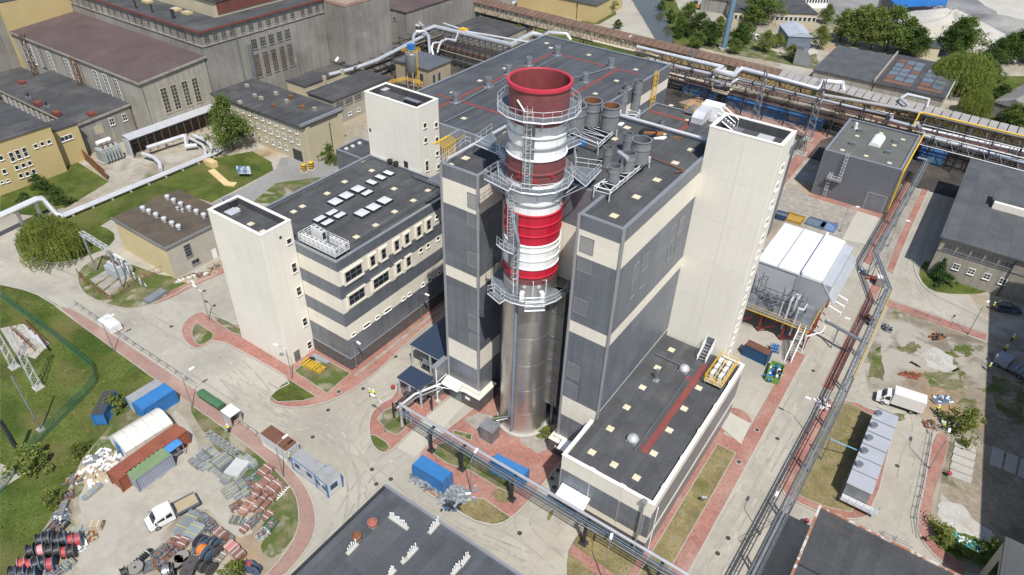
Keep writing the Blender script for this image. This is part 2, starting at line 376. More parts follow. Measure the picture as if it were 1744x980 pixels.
# concrete of the plant roads
sheet('road', [(0, 365), (60, 370), (130, 352), (190, 362), (340, 395), (560, 300), (800, 420), (1290, 560), (1330, 470), (1392, 340), (1480, 330), (1520, 360), (1600, 262), (1660, 262),
               (1600, 430), (1690, 560), (1680, 585), (1520, 535), (1500, 620), (1560, 690), (1600, 735), (1585, 860), (1580, 915), (1660, 985), (1500, 1010), (420, 1010), (490, 950), (525, 900), (520, 860), (440, 770), (100, 520), (60, 498), (0, 484)], .012, ROADM)
sheet('gravel_yard', [(1318, 355), (1344, 312), (1400, 345), (1470, 358), (1440, 412), (1380, 392), (1325, 372)], .022, GRAVEL)
sheet('driveway', [(1462, 356), (1499, 365), (1474, 416), (1434, 408)], .030, ROADL)
sheet('driveway', [(676, 762), (735, 703), (775, 672), (796, 684), (738, 748), (716, 768), (705, 780)], .034, ROADL)
sheet('driveway', [(1220, 722), (1240, 702), (1278, 722), (1262, 758)], .118, ROADL)
# storage yard, lower left
sheet('storage_yard', [(288, 662), (330, 690), (480, 800), (515, 850), (512, 910), (450, 985), (30, 990), (70, 905), (115, 840), (140, 780), (180, 730), (215, 690)], .016, DIRT)
YARDM = mat('trodden_yard', (.37, .345, .29), .95, 0, .1, .08, .1, .35, 5, stain=[((.27, .245, .20), .12, .5, .68, .6), ((.43, .41, .36), .06, .5, .68, .6)])
sheet('yard_track', [(290, 690), (330, 730), (345, 800), (390, 810), (405, 860), (440, 905), (400, 920), (340, 850), (250, 930), (210, 985), (125, 985), (150, 900), (130, 850), (150, 790), (210, 760), (240, 850), (300, 790), (310, 740)], .026, YARDM, 1)
lawn('lawn', [(0, 484), (55, 497), (95, 522), (288, 662), (215, 692), (180, 735), (140, 782), (112, 842), (72, 905), (30, 990), (0, 990)], .03, GRASS, dens=.9, h=.35)
lawn('grass_strip', [(318, 690), (345, 700), (460, 790), (505, 835), (511, 870), (508, 905), (470, 955), (440, 940), (455, 905), (440, 870), (395, 800), (350, 742)], .034, WEEDS, 1, dens=.9)
lawn('grass_strip', [(215, 690), (280, 655), (300, 680), (270, 720), (210, 775), (150, 810), (135, 850), (118, 840), (145, 780), (180, 735)], .038, WEEDS, 1, dens=.5)
sheet('concrete_path', [(0, 790), (30, 800), (36, 812), (0, 835)], .045, ROADM)
# sidewalk along the yard
SW = [(95, 522), (128, 528), (300, 643), (385, 700), (440, 742), (508, 812), (533, 855), (538, 900), (520, 940), (480, 985), (450, 985), (490, 940), (509, 905), (511, 870), (503, 835), (462, 792), (400, 742), (330, 692), (270, 650)]
sheet('pavement', SW, .10, PINK, 1, thick=.1); kerb([(128, 527), (300, 642), (385, 699), (441, 741), (509, 811), (535, 855), (540, 900), (522, 940), (482, 985)], False, 2)
kerb([(95, 523), (270, 651), (330, 693), (400, 743), (462, 793), (502, 836), (510, 870), (508, 905), (489, 940), (449, 985)], False, 2, .12, .12)
kerb([(0, 485), (55, 497), (97, 522)], False, 1)
# red paving round stair tower and office block
RA = [(308, 572), (308, 558), (316, 545), (334, 533), (350, 531), (420, 560), (757, 480), (762, 527), (700, 580), (640, 638), (590, 673), (545, 691), (500, 697), (468, 692), (455, 682), (464, 668), (500, 650), (430, 610), (368, 578), (345, 592), (335, 597), (318, 588)]
sheet('pavement', RA, .10, REDP, 1, thick=.1); kerb(RA, True, 1)
def island(px, m_, sm=1, dens=1.0, h=.25, dry=.3, z=.128):
    lawn('grass_island', px, z, m_, sm, thick=.03, dens=dens, h=h, dry=dry); kerb(px, True, sm, .10, .155)
island([(327, 577), (327, 560), (335, 550), (347, 557), (370, 573), (340, 592)], WEEDS)
island([(344, 531), (358, 529), (412, 562), (412, 573), (395, 568)], WEEDS, 0)
island([(460, 677), (480, 656), (494.5, 648), (540, 677), (515, 684), (472, 686)], GRASS, 0)
island([(500, 633), (539, 604), (598, 637), (556.5, 671)], WEEDS, 0, 1.4)
sheet('cobble_strip', [(602, 640), (756, 519), (758, 523), (605, 643)], .125, GRAVEL)
# red paving by the canopies
RB = [(627, 726), (629, 711), (637, 697), (650, 687), (671, 676), (680, 640), (745, 640), (782, 664), (735, 702), (676, 762), (657, 776), (644, 772), (630, 755)]
sheet('pavement', RB, .10, REDP, 1, thick=.1); kerb(RB, True, 1)
island([(642, 714), (654, 700), (671, 694), (701, 721), (677, 743), (660, 736)], WEEDS, 0)
island([(629, 736), (667, 759), (657, 773), (644, 770), (632, 756)], WEEDS, 1)
RC = [(708, 785), (703, 812), (714, 834), (785, 877), (809, 890), (839, 898), (859, 893), (890, 869), (915, 840), (947, 800), (970, 770), (950, 690), (850, 655), (812, 690), (790, 708), (735, 752), (716, 768)]
sheet('pavement', RC, .10, REDP, 1, thick=.1); kerb(RC, True, 1)
island([(735, 772), (746, 757), (772, 751), (835, 792), (880, 822), (868, 842), (845, 830), (800, 803), (760, 790)], WEEDS, 0)
island([(771, 733), (805, 741), (802, 752), (772, 740)], WEEDS, 0)
island([(714, 822), (722, 812), (785, 850), (822, 849), (872, 883), (857, 891), (839, 895), (809, 888), (783, 873)], WEEDS, 0, 1.2)
lawn('dry_mound', [(783, 853), (822, 850), (868, 881), (839, 894), (809, 886), (785, 872)], .145, GRASSD, 1, dens=1.6, dry=.8)
lawn('dry_mound', [(836, 838), (858, 832), (874, 845), (866, 858), (848, 856)], .146, GRASSD, 1, dens=1.6, dry=.8)
sheet('gravel_bed', [(790, 716), (815, 704), (850, 712), (838, 736), (815, 736)], .122, GRAVEL)
sheet('gravel_bed', [(883, 752), (935, 690), (955, 715), (948, 760), (915, 773)], .122, GRAVEL)
# bottom, along the pipe bridge
lawn('grass_island', [(974, 927), (986, 909), (1011, 901), (1112, 963), (1130, 990), (966, 990), (966, 950)], .10, GRASSD, 1, thick=.1, dens=1.2, dry=.7)
sheet('pavement', [(975, 928), (967, 941), (1022, 985), (1054, 985)], .112, REDP, 0, thick=.11)
lawn('grass_island', [(928, 886), (934, 870), (946, 866), (943, 879), (936, 892)], .09, GRASSD, 1, thick=.09, dens=1.4, dry=.7); kerb([(927, 887), (933, 869), (947, 865), (944, 880), (936, 893)], True, 1)
sheet('pavement', [(1012, 896), (1100, 946), (1104, 940), (1020, 890)], .116, REDP, thick=.11)
# east side of the low annex
sheet('pavement', rect(-14.0, -12.98, 48.2, 81.8), .108, REDP, thick=.1, world=True); sheet('pavement', rect(-10.1, -8.1, 48.2, 103.0), .106, REDP, thick=.1, world=True); sheet('pavement', rect(-12.97, -10.11, 75.2, 77.6), .10, REDP, thick=.1, world=True); sheet('pavement', [(1240, 700), (1249, 694), (1268, 701), (1281, 716), (1277, 722)], .10, REDP, 1, thick=.1)
kerb([(-8.0, 48), (-8.0, 104)], False, 0, world=True)
g0 = rect(-12.97, -10.12, 48.5, 75.18); struct(MB().prism(g0, .08, .125).build('grass_island', GRASSD)); LAWN.append((g0, .125, 1.3, .2, .8)); kerb(offset(g0, -.06), True, 0, .1, .15, world=True)
# right: island with the grey switchgear block
RD = [(1397, 684), (1328, 818), (1329, 834), (1341, 850), (1402, 878), (1449, 888), (1488, 880), (1530, 705), (1486, 700), (1452, 681)]
sheet('pavement', RD, .10, REDP, 1, thick=.1); kerb(RD, True, 1)
island([(1348, 825), (1418, 690), (1445, 686), (1490, 711), (1430, 842), (1429, 852), (1455, 865), (1449, 874), (1408, 865), (1375, 852), (1354, 842)], GRASSD, 0, 1.2, .2, .7)
sheet('pavement', [(1590, 738), (1617, 741), (1607, 785), (1583, 865), (1583, 909), (1602, 936), (1645, 968), (1640, 985), (1600, 955), (1567, 918), (1562, 882), (1574, 832)], .10, REDP, 1, thick=.1)
kerb([(1589, 738), (1573, 832), (1561, 882), (1566, 919), (1600, 956), (1640, 987)], False, 2)
sheet('dirt_yard', [(1515, 520), (1690, 588), (1760, 600), (1800, 990), (1650, 975), (1600, 925), (1595, 860), (1618, 745), (1575, 715), (1480, 668), (1470, 620)], .018, EARTH)
sheet('pavement', rect(-3.6, -2.0, 97, 134.5), .10, REDP, thick=.1, world=True)
rw = random.Random(21)
for k in range(16):
    cx_, cy_ = rw.uniform(1500, 1740), rw.uniform(590, 720); a_ = rw.uniform(8, 20); lawn('weed_patch', rough([(cx_-a_, cy_-2), (cx_, cy_-a_*.5), (cx_+a_, cy_+3), (cx_+2, cy_+a_*.5)], 7, 3, k), .024+.0006*k, WEEDS, dens=1.4)
sheet('rubble_patch', rough([(1562, 605), (1590, 592), (1625, 610), (1632, 630), (1610, 638), (1580, 625)], 7), .03, WHITEG)
sheet('rubble_patch', rough([(1604, 842), (1640, 862), (1690, 905), (1700, 935), (1660, 930), (1620, 915), (1598, 880)], 7), .03, WHITEG)
for px in ([(1590, 905), (1620, 905), (1690, 925), (1680, 965), (1630, 950), (1600, 935)], [(1565, 640), (1600, 632), (1640, 650), (1625, 665), (1585, 660)], [(1480, 600), (1500, 590), (1505, 650), (1480, 640)], [(1625, 690), (1660, 680), (1670, 700), (1640, 705)], [(1690, 640), (1744, 650), (1744, 720), (1700, 700)]):
    lawn('weed_patch', rough(px, 9), .036, GRASS if px[0][0] == 1590 else WEEDS, dens=1.2)
# right: road bend and its red strips
sheet('pavement', [(1571, 322), (1580, 326), (1540, 414), (1520, 466), (1510, 462), (1529, 410)], .10, REDP, thick=.1); kerb([(1581, 325), (1541, 414), (1521, 467)], False, 1)
sheet('pavement', [(1512, 511), (1680, 570), (1678, 580), (1508, 521)], .10, REDP, thick=.1); kerb([(1513, 509), (1682, 569)], False, 0)
sheet('dirt_strip', [(1545, 320), (1570, 322), (1528, 408), (1508, 462), (1480, 450), (1500, 400)], .024, GRAVEL)
sheet('pavement', [(1540, 310), (1552, 312), (1482, 452), (1470, 446)], .10, REDP, thick=.1)
lawn('grass_bank', [(1562, 462), (1580, 440), (1690, 475), (1695, 495), (1660, 502), (1600, 500), (1575, 488)], .05, GRASS, 1, dens=1.2); kerb([(1557, 440), (1558, 465), (1575, 492), (1605, 510), (1685, 547)], False, 2, .35)
sheet('pavement', rect(-33.5, -30.7, 150, 200), .06, REDP, thick=.06, world=True)
sheet('pavement', rect(-24.4, -7, 160.3, 162.2), .06, REDP, thick=.06, world=True)
sheet('pavement', [(1155, 175), (1190, 165), (1420, 232), (1395, 240)], .05, PINK, thick=.05)
# upper left
sheet('asphalt_lane', [(350, 352), (420, 318), (470, 288), (478, 270), (520, 262), (560, 282), (590, 275), (560, 300), (500, 320), (420, 352), (370, 372)], .028, ASPH)
lawn('lawn', [(150, 398), (100, 372), (190, 338), (355, 272), (430, 258), (462, 276), (466, 290), (400, 325), (360, 345), (310, 330), (200, 368)], .03, GRASS, dens=.8)
lawn('lawn', [(0, 335), (55, 300), (130, 275), (185, 310), (120, 350), (60, 368), (0, 362)], .03, GRASS, dens=.8)
lawn('lawn', [(34, 410), (44, 430), (67, 443), (88, 449), (121, 444), (151, 436), (182, 424), (200, 402), (175, 385), (120, 378), (60, 385), (40, 395)], .10, GRASS, 1, thick=.1, dens=.8); kerb([(33, 410), (43, 431), (67, 444), (88, 450), (121, 445), (151, 437), (182, 425)], False, 2)
lawn('grass_bank', [(470, 312), (560, 300), (620, 262), (640, 300), (500, 350), (430, 345)], .03, WEEDS, dens=.8)
TC = [(130, 480), (133, 462), (150, 447), (175, 434), (198, 440), (296, 476), (335, 462), (384, 462), (325, 486), (290, 507), (249, 523), (219, 528), (192, 523), (168, 515), (141, 501)]
lawn('transformer_plot', TC, .09, WEEDS, 1, thick=.09, dens=1.2); kerb(TC, True, 1)
sheet('pavement', [(262, 519), (300, 492), (378, 456), (384, 464), (330, 488), (292, 508)], .115, REDP, thick=.11)
for k in range(3):
    a = [(153+12.5*k, 477+10*k), (180+16*k, 462+4*k), (194+16*k, 466+4*k), (163+12.5*k, 485+10*k)]; sheet('gravel_bed', a, .13, GRAVEL, thick=.1)
# behind: cinders below the pipe bridges, canal, aggregate yards
sheet('cinder_strip', [(560, 90), (660, 60), (760, 40), (900, 70), (780, 190), (640, 175), (560, 140)], .02, CINDER)
sheet('cinder_strip', rect(-96, 60, 181, 212), .02, CINDER, world=True)
sheet('canal', [(1058, -30), (1112, -30), (1150, 75), (1118, 70)], .03, WATER)
sheet('towpath', [(1035, -30), (1055, -30), (1117, 72), (1060, 60), (1000, 42), (1040, 30)], .026, ROADM)
lawn('canal_bank', [(1113, -30), (1135, -30), (1190, 85), (1151, 78)], .05, GRASS, dens=.6)
lawn('grass_field', [(995, -20), (1035, -20), (1050, 25), (1020, 42), (990, 40)], .05, GRASS, dens=.4)
lawn('grass_field', [(900, 45), (1020, 65), (1160, 90), (1080, 100), (940, 75)], .03, GRASS, dens=.3)
lawn('grass_field', [(1640, 130), (1760, 130), (1900, 260), (1640, 200)], .03, GRASS, dens=.3, h=.4)
lawn('grass_field', [(1170, 40), (1390, 90), (1395, 120), (1230, 90), (1165, 75)], .03, WEEDS, dens=.3)
sheet('lorry_park', [(1135, -20), (1250, -20), (1255, 28), (1215, 45), (1160, 28)], .036, ROADM)
sheet('aggregate_yard', [(1400, -60), (1900, -60), (1900, 75), (1744, 90), (1600, 95), (1480, 60), (1400, 40)], .02, SLATE)
sheet('aggregate_yard', [(1620, -60), (1900, -60), (1900, 30), (1744, 40), (1680, 20)], .03, SAND, 1)
sheet('dirt_yard', [(1290, 55), (1400, 65), (1390, 100), (1300, 85)], .04, SAND, 1)
# grass tufts, one mass
def inpoly(p, pl):
    c = False; n = len(pl); x, y = p
    for i in range(n):
        x1, y1 = pl[i]; x2, y2 = pl[(i+1) % n]
        if (y1 > y) != (y2 > y) and x < (x2-x1)*(y-y1)/(y2-y1)+x1: c = not c
    return c
TUFT = [mat('grass_tuft_green', (.075, .125, .022), .9, 0, .35, .5, .2, spec=.1), mat('grass_tuft_dry', (.26, .22, .11), .9, 0, .25, .5, .2, spec=.1), mat('grass_tuft_dark', (.07, .098, .026), .9, 0, .3, .5, .2, spec=.1)]
qs = [MB(), MB(), MB()]; total = 0
for pl, z, dens, h, dry in LAWN:
    xs = [p[0] for p in pl]; ys = [p[1] for p in pl]
    area = (max(xs)-min(xs))*(max(ys)-min(ys)); n = int(min(9000, area*dens*1.6))
    for _ in range(n):
        x, y = random.uniform(min(xs), max(xs)), random.uniform(min(ys), max(ys))
        if not inpoly((x, y), pl): continue
        q = qs[1 if random.random() < dry*.5 else (0 if random.random() < .6 else 2)]; s_ = h*random.uniform(.3, .8)
        for k in range(2):
            t = random.uniform(0, 6.28); cx, cy = math.cos(t)*s_*.6, math.sin(t)*s_*.6
            q.quad((x-cx, y-cy, z), (x+cx, y+cy, z), (x+cx*.5-cy*.5, y+cy*.5+cx*.5, z+s_*random.uniform(.4, .9)))
for q, m_ in zip(qs, TUFT): struct(q.build('grass', m_), 'stuff')

TYM = mat('tyre_marks', (.315, .297, .252), .9, 0, .14, .5, .1); TYL = mat('pale_scuff', (.40, .375, .32), .9, 0, .1, .5, .1)
rt = random.Random(11); TR = [[(560, 960), (600, 880), (600, 800), (560, 740), (480, 700), (400, 650)], [(640, 840), (600, 760), (520, 700), (360, 600), (250, 540)], [(700, 760), (640, 790), (590, 860), (560, 930)], [(590, 700), (540, 740), (440, 700), (330, 630)], [(620, 690), (700, 640), (760, 590)], [(640, 830), (700, 860), (800, 910), (900, 950)], [(900, 950), (860, 920), (800, 900), (720, 850), (650, 790)], [(1180, 980), (1260, 860), (1350, 690), (1400, 600)], [(1200, 990), (1290, 850), (1390, 650), (1440, 560)], [(1480, 640), (1420, 660), (1370, 720), (1300, 850), (1240, 960)], [(1500, 660), (1440, 690), (1390, 690), (1330, 760)], [(1540, 840), (1545, 780), (1570, 740), (1560, 700)], [(200, 500), (140, 480), (80, 460), (0, 430)], [(260, 560), (200, 520), (120, 470), (30, 440)], [(380, 600), (430, 640), (470, 700), (520, 740)], [(340, 600), (400, 660), (470, 720), (560, 730)], [(1600, 290), (1570, 400), (1540, 480), (1600, 540), (1680, 570)], [(1620, 300), (1580, 420), (1560, 490), (1640, 550)], [(950, 960), (880, 900), (900, 860), (940, 840)], [(640, 680), (600, 720), (610, 780), (640, 850)]]
qa, qb = MB(), MB(); kk = 0
for t in TR:
    for off_ in (-.85, .85):
        P = [A(x, y) for x, y in chaikin(t, 3, False)]; o_ = off_+rt.uniform(-.3, .3)
        for i in range(len(P)-1):
            if rt.random() < .12: continue
            d = (P[i+1]-P[i]).normalized(); n_ = Vector((-d.y, d.x, 0)); a, b = P[i]+n_*o_, P[i+1]+n_*o_; w_ = rt.uniform(.10, .16); kk += 1; z = Vector((0, 0, .0135+.000006*kk)); (qa if rt.random() < .93 else qb).quad(a-n_*w_+z, b-n_*w_+z, b+n_*w_+z, a+n_*w_+z)
struct(qa.build('tyre_marks', TYM)); struct(qb.build('tyre_marks', TYL))
# ================================================================== THE NEW PLANT
def kz(z): return 80-(80-z)*.9605
def louvre(parent, F, u0, u1, z0, z1, m_=None):
    q = MB(); q.box(*F.b(u0, u1, z0, z0+.08, 0, .10)); q.box(*F.b(u0, u1, z1-.08, z1, 0, .10)); q.box(*F.b(u0, u0+.08, z0+.08, z1-.08, 0, .10)); q.box(*F.b(u1-.08, u1, z0+.08, z1-.08, 0, .10))
    o = q.build('louvre', TRIM, parent); n = int((z1-z0-.16)/.17); q = MB()
    for i in range(n):
        z = z0+.08+(z1-z0-.16)*i/n; q.box(*F.b(u0+.08, u1-.08, z+.02, z+.13, .0, .065))
    q.build('louvre_blades', m_ or GREYL, o)
BZ = [39.9, 37.98, 34.38, 24.58, 22.75, 11.23, 7.58, 3.3]
def bands_to(zb): 
    ms = [GREYP, CREAM, GREYP, CREAM, GREYP, CREAM, GREYP]; out = []
    for i in range(7):
        z1, z0 = BZ[i]-(.1 if i == 0 else 0), BZ[i+1]
        if z1 <= zb: break
        out.append((max(z0, zb), z1, ms[i]))
    return out
# ---- boiler house -------------------------------------------------
bx0, bx1, bx2, bx3, by0, by1, by2 = -51.9, -46.1, -31.8, -26.15, 60.3, 65.6, 87.4
bh = thing('boiler_house', 'tall grey and cream banded boiler house with two wings flanking the chimney', 'building', (-39, 74, 0))
BP = [(bx0, by0), (bx1, by0), (bx1, by1), (bx2, by1), (bx2, by0), (bx3, by0), (bx3, by2), (bx0, by2)]
MB().prism(BP, 0, 38.9).build('wall', GREYP, bh)
roof_flat(bh, BP, 39.9, .35, .55)
FBL, FBLx, FBK, FBR, FBRx = Face('y', by0), Face('x', bx1), Face('y', by1), Face('y', by0), Face('x', bx3)
courses(bh, FBL, bx0, bx1-.05, bands_to(3.3), 6, 1.25)
courses(bh, FBLx, by0+.0, by1, bands_to(3.3), 6, 1.25)
courses(bh, FBK, bx1+.06, bx2, [(34.38, 39.8, GREYP), (24.58, 34.38, CREAM), (3.3, 24.58, GREYP)], 4.8, 2.6)
courses(bh, FBR, bx2, bx3-.05, bands_to(3.3), 6, 1.25)
courses(bh, FBRx, by0+.0, by2-.1, bands_to(11.0), 5.45, 2.5)
courses(bh, FBRx, by2-5.4, by2-.1, bands_to(0.5)[-3:], 5.45, 2.5) if 0 else None
for (cx, cy) in ((bx0, by0), (bx1, by0), (bx2, by0), (bx3, by0)):
    MB().tube((cx, cy, 2.7), (cx, cy, 39.8), .22, 10).build('corner_trim', TRIM, bh, True)
for F, u0, u1 in ((FBL, bx0-.6, bx1+.9), (FBR, bx2-.9, bx3)):
    x0, x1 = u0, u1
    MB().box(x0, x1, by0-1.0, by0+3.4, 0, 2.6).build('plinth', BRICKD, bh)
    MB().box(x0-.05, x1+.05, by0-1.06, by0+3.4, 2.602, 2.75).build('plinth_ledge', CREAM, bh)
    MB().box(x0+.55, x1-.45, by0-.55, by0+.0, 2.752, 3.29).build('base_band', CREAM, bh)
for c, w_ in ((-48.7*.9605-.95, 1.9), (-31.65*.9605-.95, 1.85)):
    for z0, z1 in ((33.2, 35.6), (30.4, 32.65), (23.8, 26.3), (12.45, 15.2), (8.7, 11.6)):
        louvre(bh, FBL, c, c+w_, kz(z0), kz(z1)-.1, GREYL)
for y in (67.98, 70.74, 79.01, 81.77):
    y *= .9605; louvre(bh, FBRx, y-.75, y+.75, kz(28.2), kz(30.7), GREYL)
    window(bh, FBRx, y-.65, y+.65, kz(25.5), kz(27.5), 1, 2, .07, GREYL, GLASSG)
def pads(parent, L, z):
    for (x, y) in L:
        p = A(x, y, z); BOX('roof_pad', (p.x-.45, p.x+.45, p.y-.45, p.y+.45, z+.002, z+.06), PAD, parent)
zr = 39.35
pads(bh, [(752+13, 281), (793, 270), (1046, 368), (1084, 336), (1119, 307), (1150, 278), (1177, 256), (1130, 203+25), (1068, 218), (1046, 237), (855, 225)], zr)
# roof guard rails and pipes
q = MB(); rail(q, [A(745, 287, 39.9), A(793, 246, 39.9), A(801, 248, 39.9)], 1.1, .035); q.build('guard_rail', STEELW, bh)
for a, b in (((1055, 318-12), (1115, 287)), ):
    q = MB(); p, r_ = A(1110, 268, zr+.25), A(1168, 291, zr+.25); q.tube(p, r_, .08, 6); q.tube(r_, r_+Vector((-.9, -1.2, 0)), .08, 6); q.build('roof_pipe', BRASSY, bh)
q = MB(); q.tube((bx0, by2-.35, 40.2), (bx3, by2-.35, 40.2), .22, 8); q.build('roof_pipe', SILVM, bh, True)
q = MB(); q.tube((bx0+.25, by0+1, 40.1), (bx0+.25, by2-.6, 40.1), .2, 8); q.build('roof_pipe', SILVM, bh, True)
# stub duct behind the chimney
du = thing('flue_gas_duct', 'weathered steel flue duct running up behind the chimney between the wings', 'duct', (-37.5, 64.5, 0))
MB().box(-41.5, -34.0, 63.0, 65.52, 5.2, 26.0).build('duct_casing', mat('weathered_steel', (.26, .255, .245), .5, .6, .22, .35, .12, stain=((.14, .135, .125), .2, .5, .7, .7), stripe=[(2, 2.2, .08, .5)]), du)
for z in (5.2, 9.4, 13.6, 17.8, 22.0, 25.9): BOX('stiffener', (-41.6, -33.9, 62.9, 65.54, z-.08, z+.08), GALVD, du)
for x in (-40.5, -35): BOX('support_leg', (x-.2, x+.2, 63.6, 64, 0, 5.1), GALVD, du)
# ---- hall and rear roof ---------------------------------------------
hx0, hx1, hy0, hy1, hz = -89.4, -57.0, 88.5, 143.3, 28.8
hl = thing('turbine_hall', 'broad dark roofed hall behind the chimney with red roof walkways', 'building', (-73, 115, 0))
HP = rect(hx0, hx1, hy0, hy1)
MB().prism(HP, 0, 27.9).build('wall', GREYP, hl); roof_flat(hl, HP, hz, .35, .5, ROOFB)
FHx, FHy = Face('x', hx1), Face('y', hy0)
courses(hl, FHx, hy0+.1, hy1, [(25.8, 28.7, GREYP), (23.7, 25.8, CREAM), (21.0, 23.7, GREYP)], 6, 1.5)
courses(hl, FHy, -76, hx1, [(18, 28.7, GREYL)], 6, 1.8)
HR = hz-.5
def strip(parent, pts, z, w_=.75, m_=None, name='roof_walkway'):
    for a, b in zip(pts[:-1], pts[1:]):
        a, b = Vector(a[:2]), Vector(b[:2]); d = (b-a).normalized(); nn = Vector((-d.y, d.x))*w_/2; a2 = a-d*w_/2*0; b2 = b
        MB().prism([tuple(v) for v in (a2-nn, b2-nn, b2+nn, a2+nn)], z+.002, z+.03).build(name, m_ or REDW, parent)
def P2(px, z): v = A(*px, z); return (v.x, v.y)
wx = P2((948, 92), HR)[0]; wy = P2((948, 92), HR)[1]; wx1 = P2((1052, 118), HR)[0]
strip(hl, [(P2((752, 178), HR)[0]-4, P2((775, 170), HR)[1]), (P2((775, 170), HR)[0], P2((775, 170), HR)[1])], HR)
ya = P2((775, 170), HR)[1]; xa = P2((775, 170), HR)[0]
strip(hl, [(xa, hy0+1), (xa, wy)], HR+.004); strip(hl, [(xa, wy), (hx1-3, wy)], HR); strip(hl, [(xa, ya), (hx1-1.5, ya)], HR); strip(hl, [(wx1, ya), (wx1, wy)], HR+.004)
pads(hl, [(931, 74), (938, 82), (1003, 94), (1083, 119), (1050, 138), (1014, 160), (860, 117), (817, 138), (771, 158), (790, 202), (830, 150), (900, 100)], HR)
for i, (x, y, z1) in enumerate([(776, 176, 1.7), (832, 149, 1.7), (866, 128, 1.7), (901, 113, 1.5), (949, 95, 1.7), (1040, 116, 1.7), (996, 141, 1.7)]):
    p = A(x, y, HR); v = thing('roof_ventilator', ['round grey roof fan nearest the cream stair tower', 'round grey roof fan second behind the cream stair tower', 'round grey roof fan just left of the chimney rim', 'round grey roof fan behind the chimney rim', 'round grey roof fan at the far walkway corner', 'round grey roof fan by the far right walkway junction', 'round grey roof fan right of the chimney rim'][i], 'roof fan', (p.x, p.y, HR+.002), 0, 'fans on the hall roof')
    MB().box(p.x-.8, p.x+.8, p.y-.8, p.y+.8, HR+.004, HR+.22).build('base', GALV, v)
    MB().lathe([(0, .22), (.62, .22), (.62, 1.5), (.70, 1.5), (.70, 1.6+z1*.3), (.55, 1.65+z1*.3), (.5, 1.3), (0, 1.3)], (p.x, p.y, HR), 18).build('fan_casing', GALV, v, True)
for a, b in (((778, 178), (868, 130)), ((757, 208), (808, 183)), ((960, 178-40), (1040, 116)), ((905, 120), (950, 97))):
    MB().tube(A(*a, HR+.25), A(*b, HR+.25), .1, 6).build('roof_pipe', GALV, hl, True)
# lower rear roof with the yellow ladder
RZ = 21.75
rb = thing('rear_annex', 'low rear annex roof with red walkway beside the yellow ladder', 'building', (-42, 115, 0))
RPo = rect(hx1+.08, -26.2, by2+.08, 138.5)
MB().prism(RPo, 0, RZ-.9).build('wall', GREYP, rb); roof_flat(rb, RPo, RZ, .35, .45, ROOF)
zz = RZ-.45
w0, w1 = P2((1106, 189), zz), P2((1178, 208), zz); strip(rb, [w0, (w1[0], w0[1])], zz, 1.1); strip(rb, [(w1[0], w0[1]+.55), (w1[0], by2+.6)], zz+.004, 1.1)
pads(rb, [(1143, 180), (1171, 205)], zz)
yl = thing('roof_ladder', 'yellow caged ladder on the end wall of the hall', 'ladder', (w0[0], w0[1], zz))
lx = hx1+.35; ly = P2((1106, 187), zz)[1]
q = MB(); ladder(q, (lx, ly, zz+.03), (lx, ly, hz+1.2), .7, (0, 1, 0), .06, .4); q.build('rungs', YEL, yl)
q = MB()
for k in range(7):
    z = zz+2+k*1.0; q.path([(lx, ly-.4, z), (lx+.5, ly-.45, z), (lx+.85, ly, z), (lx+.5, ly+.45, z), (lx, ly+.4, z)], .05, 4)
for dx, dy in ((.5, -.45), (.85, 0), (.5, .45)): q.tube((lx+dx, ly+dy, zz+2), (lx+dx, ly+dy, hz+1.1), .05, 4)
q.build('safety_cage', YEL, yl)
ah = A(1193, 212, zz); hv = thing('air_handling_unit', 'white air handler with a sloped metal hood on the rear roof', 'air handler', (ah.x, ah.y, zz))
q = MB(); q.box(ah.x-1.6, ah.x+1.2, ah.y-2.5, ah.y+.3, zz+.01, zz+.9); q.build('plinth', GALVD, hv)
q = MB(); s0 = [(ah.x-1.4, 0), (ah.x+1, 0)]
q.add([(ah.x-1.4, ah.y-2.2, zz+.9), (ah.x+1, ah.y-2.2, zz+.9), (ah.x+1, ah.y-2.2, zz+2.0), (ah.x-1.4, ah.y-2.2, zz+2.0), (ah.x-1.4, ah.y+2.6, zz+.9), (ah.x+1, ah.y+2.6, zz+.9), (ah.x+1, ah.y-.6, zz+3.0), (ah.x-1.4, ah.y-.6, zz+3.0), (ah.x+1, ah.y+2.6, zz+3), (ah.x-1.4, ah.y+2.6, zz+3)],
      [(0, 1, 2, 3), (3, 2, 6, 7), (7, 6, 8, 9), (1, 5, 8, 6, 2), (4, 9, 8, 5), (0, 3, 7, 9, 4), (0, 4, 5, 1)]); q.build('hood', SILVM, hv)
BOX('casing', (ah.x-1.5, ah.x+2.6, ah.y+2.7, ah.y+5.6, zz+.01, zz+3.3), WHITE, hv)
st = A(1172, 197, zz); ys = thing('roof_stair', 'yellow railed access steps beside the white air handler', 'steps', (st.x, st.y, zz))
q = MB(); rail(q, [(st.x-1, st.y, zz+.6), (st.x-1, st.y+5, zz+.6), (st.x+.8, st.y+5, zz+.6)], 1.1, .05); rail(q, [(st.x+.8, st.y, zz+.6), (st.x+.8, st.y+4, zz+.6)], 1.1, .05); q.build('hand_rail', YEL, ys)
BOX('deck', (st.x-1, st.x+.8, st.y, st.y+5, zz+.45, zz+.6), GALVD, ys); BOX('support_leg', (st.x-.2, st.x+.2, st.y+2, st.y+2.4, zz+.005, zz+.45), GALVD, ys)
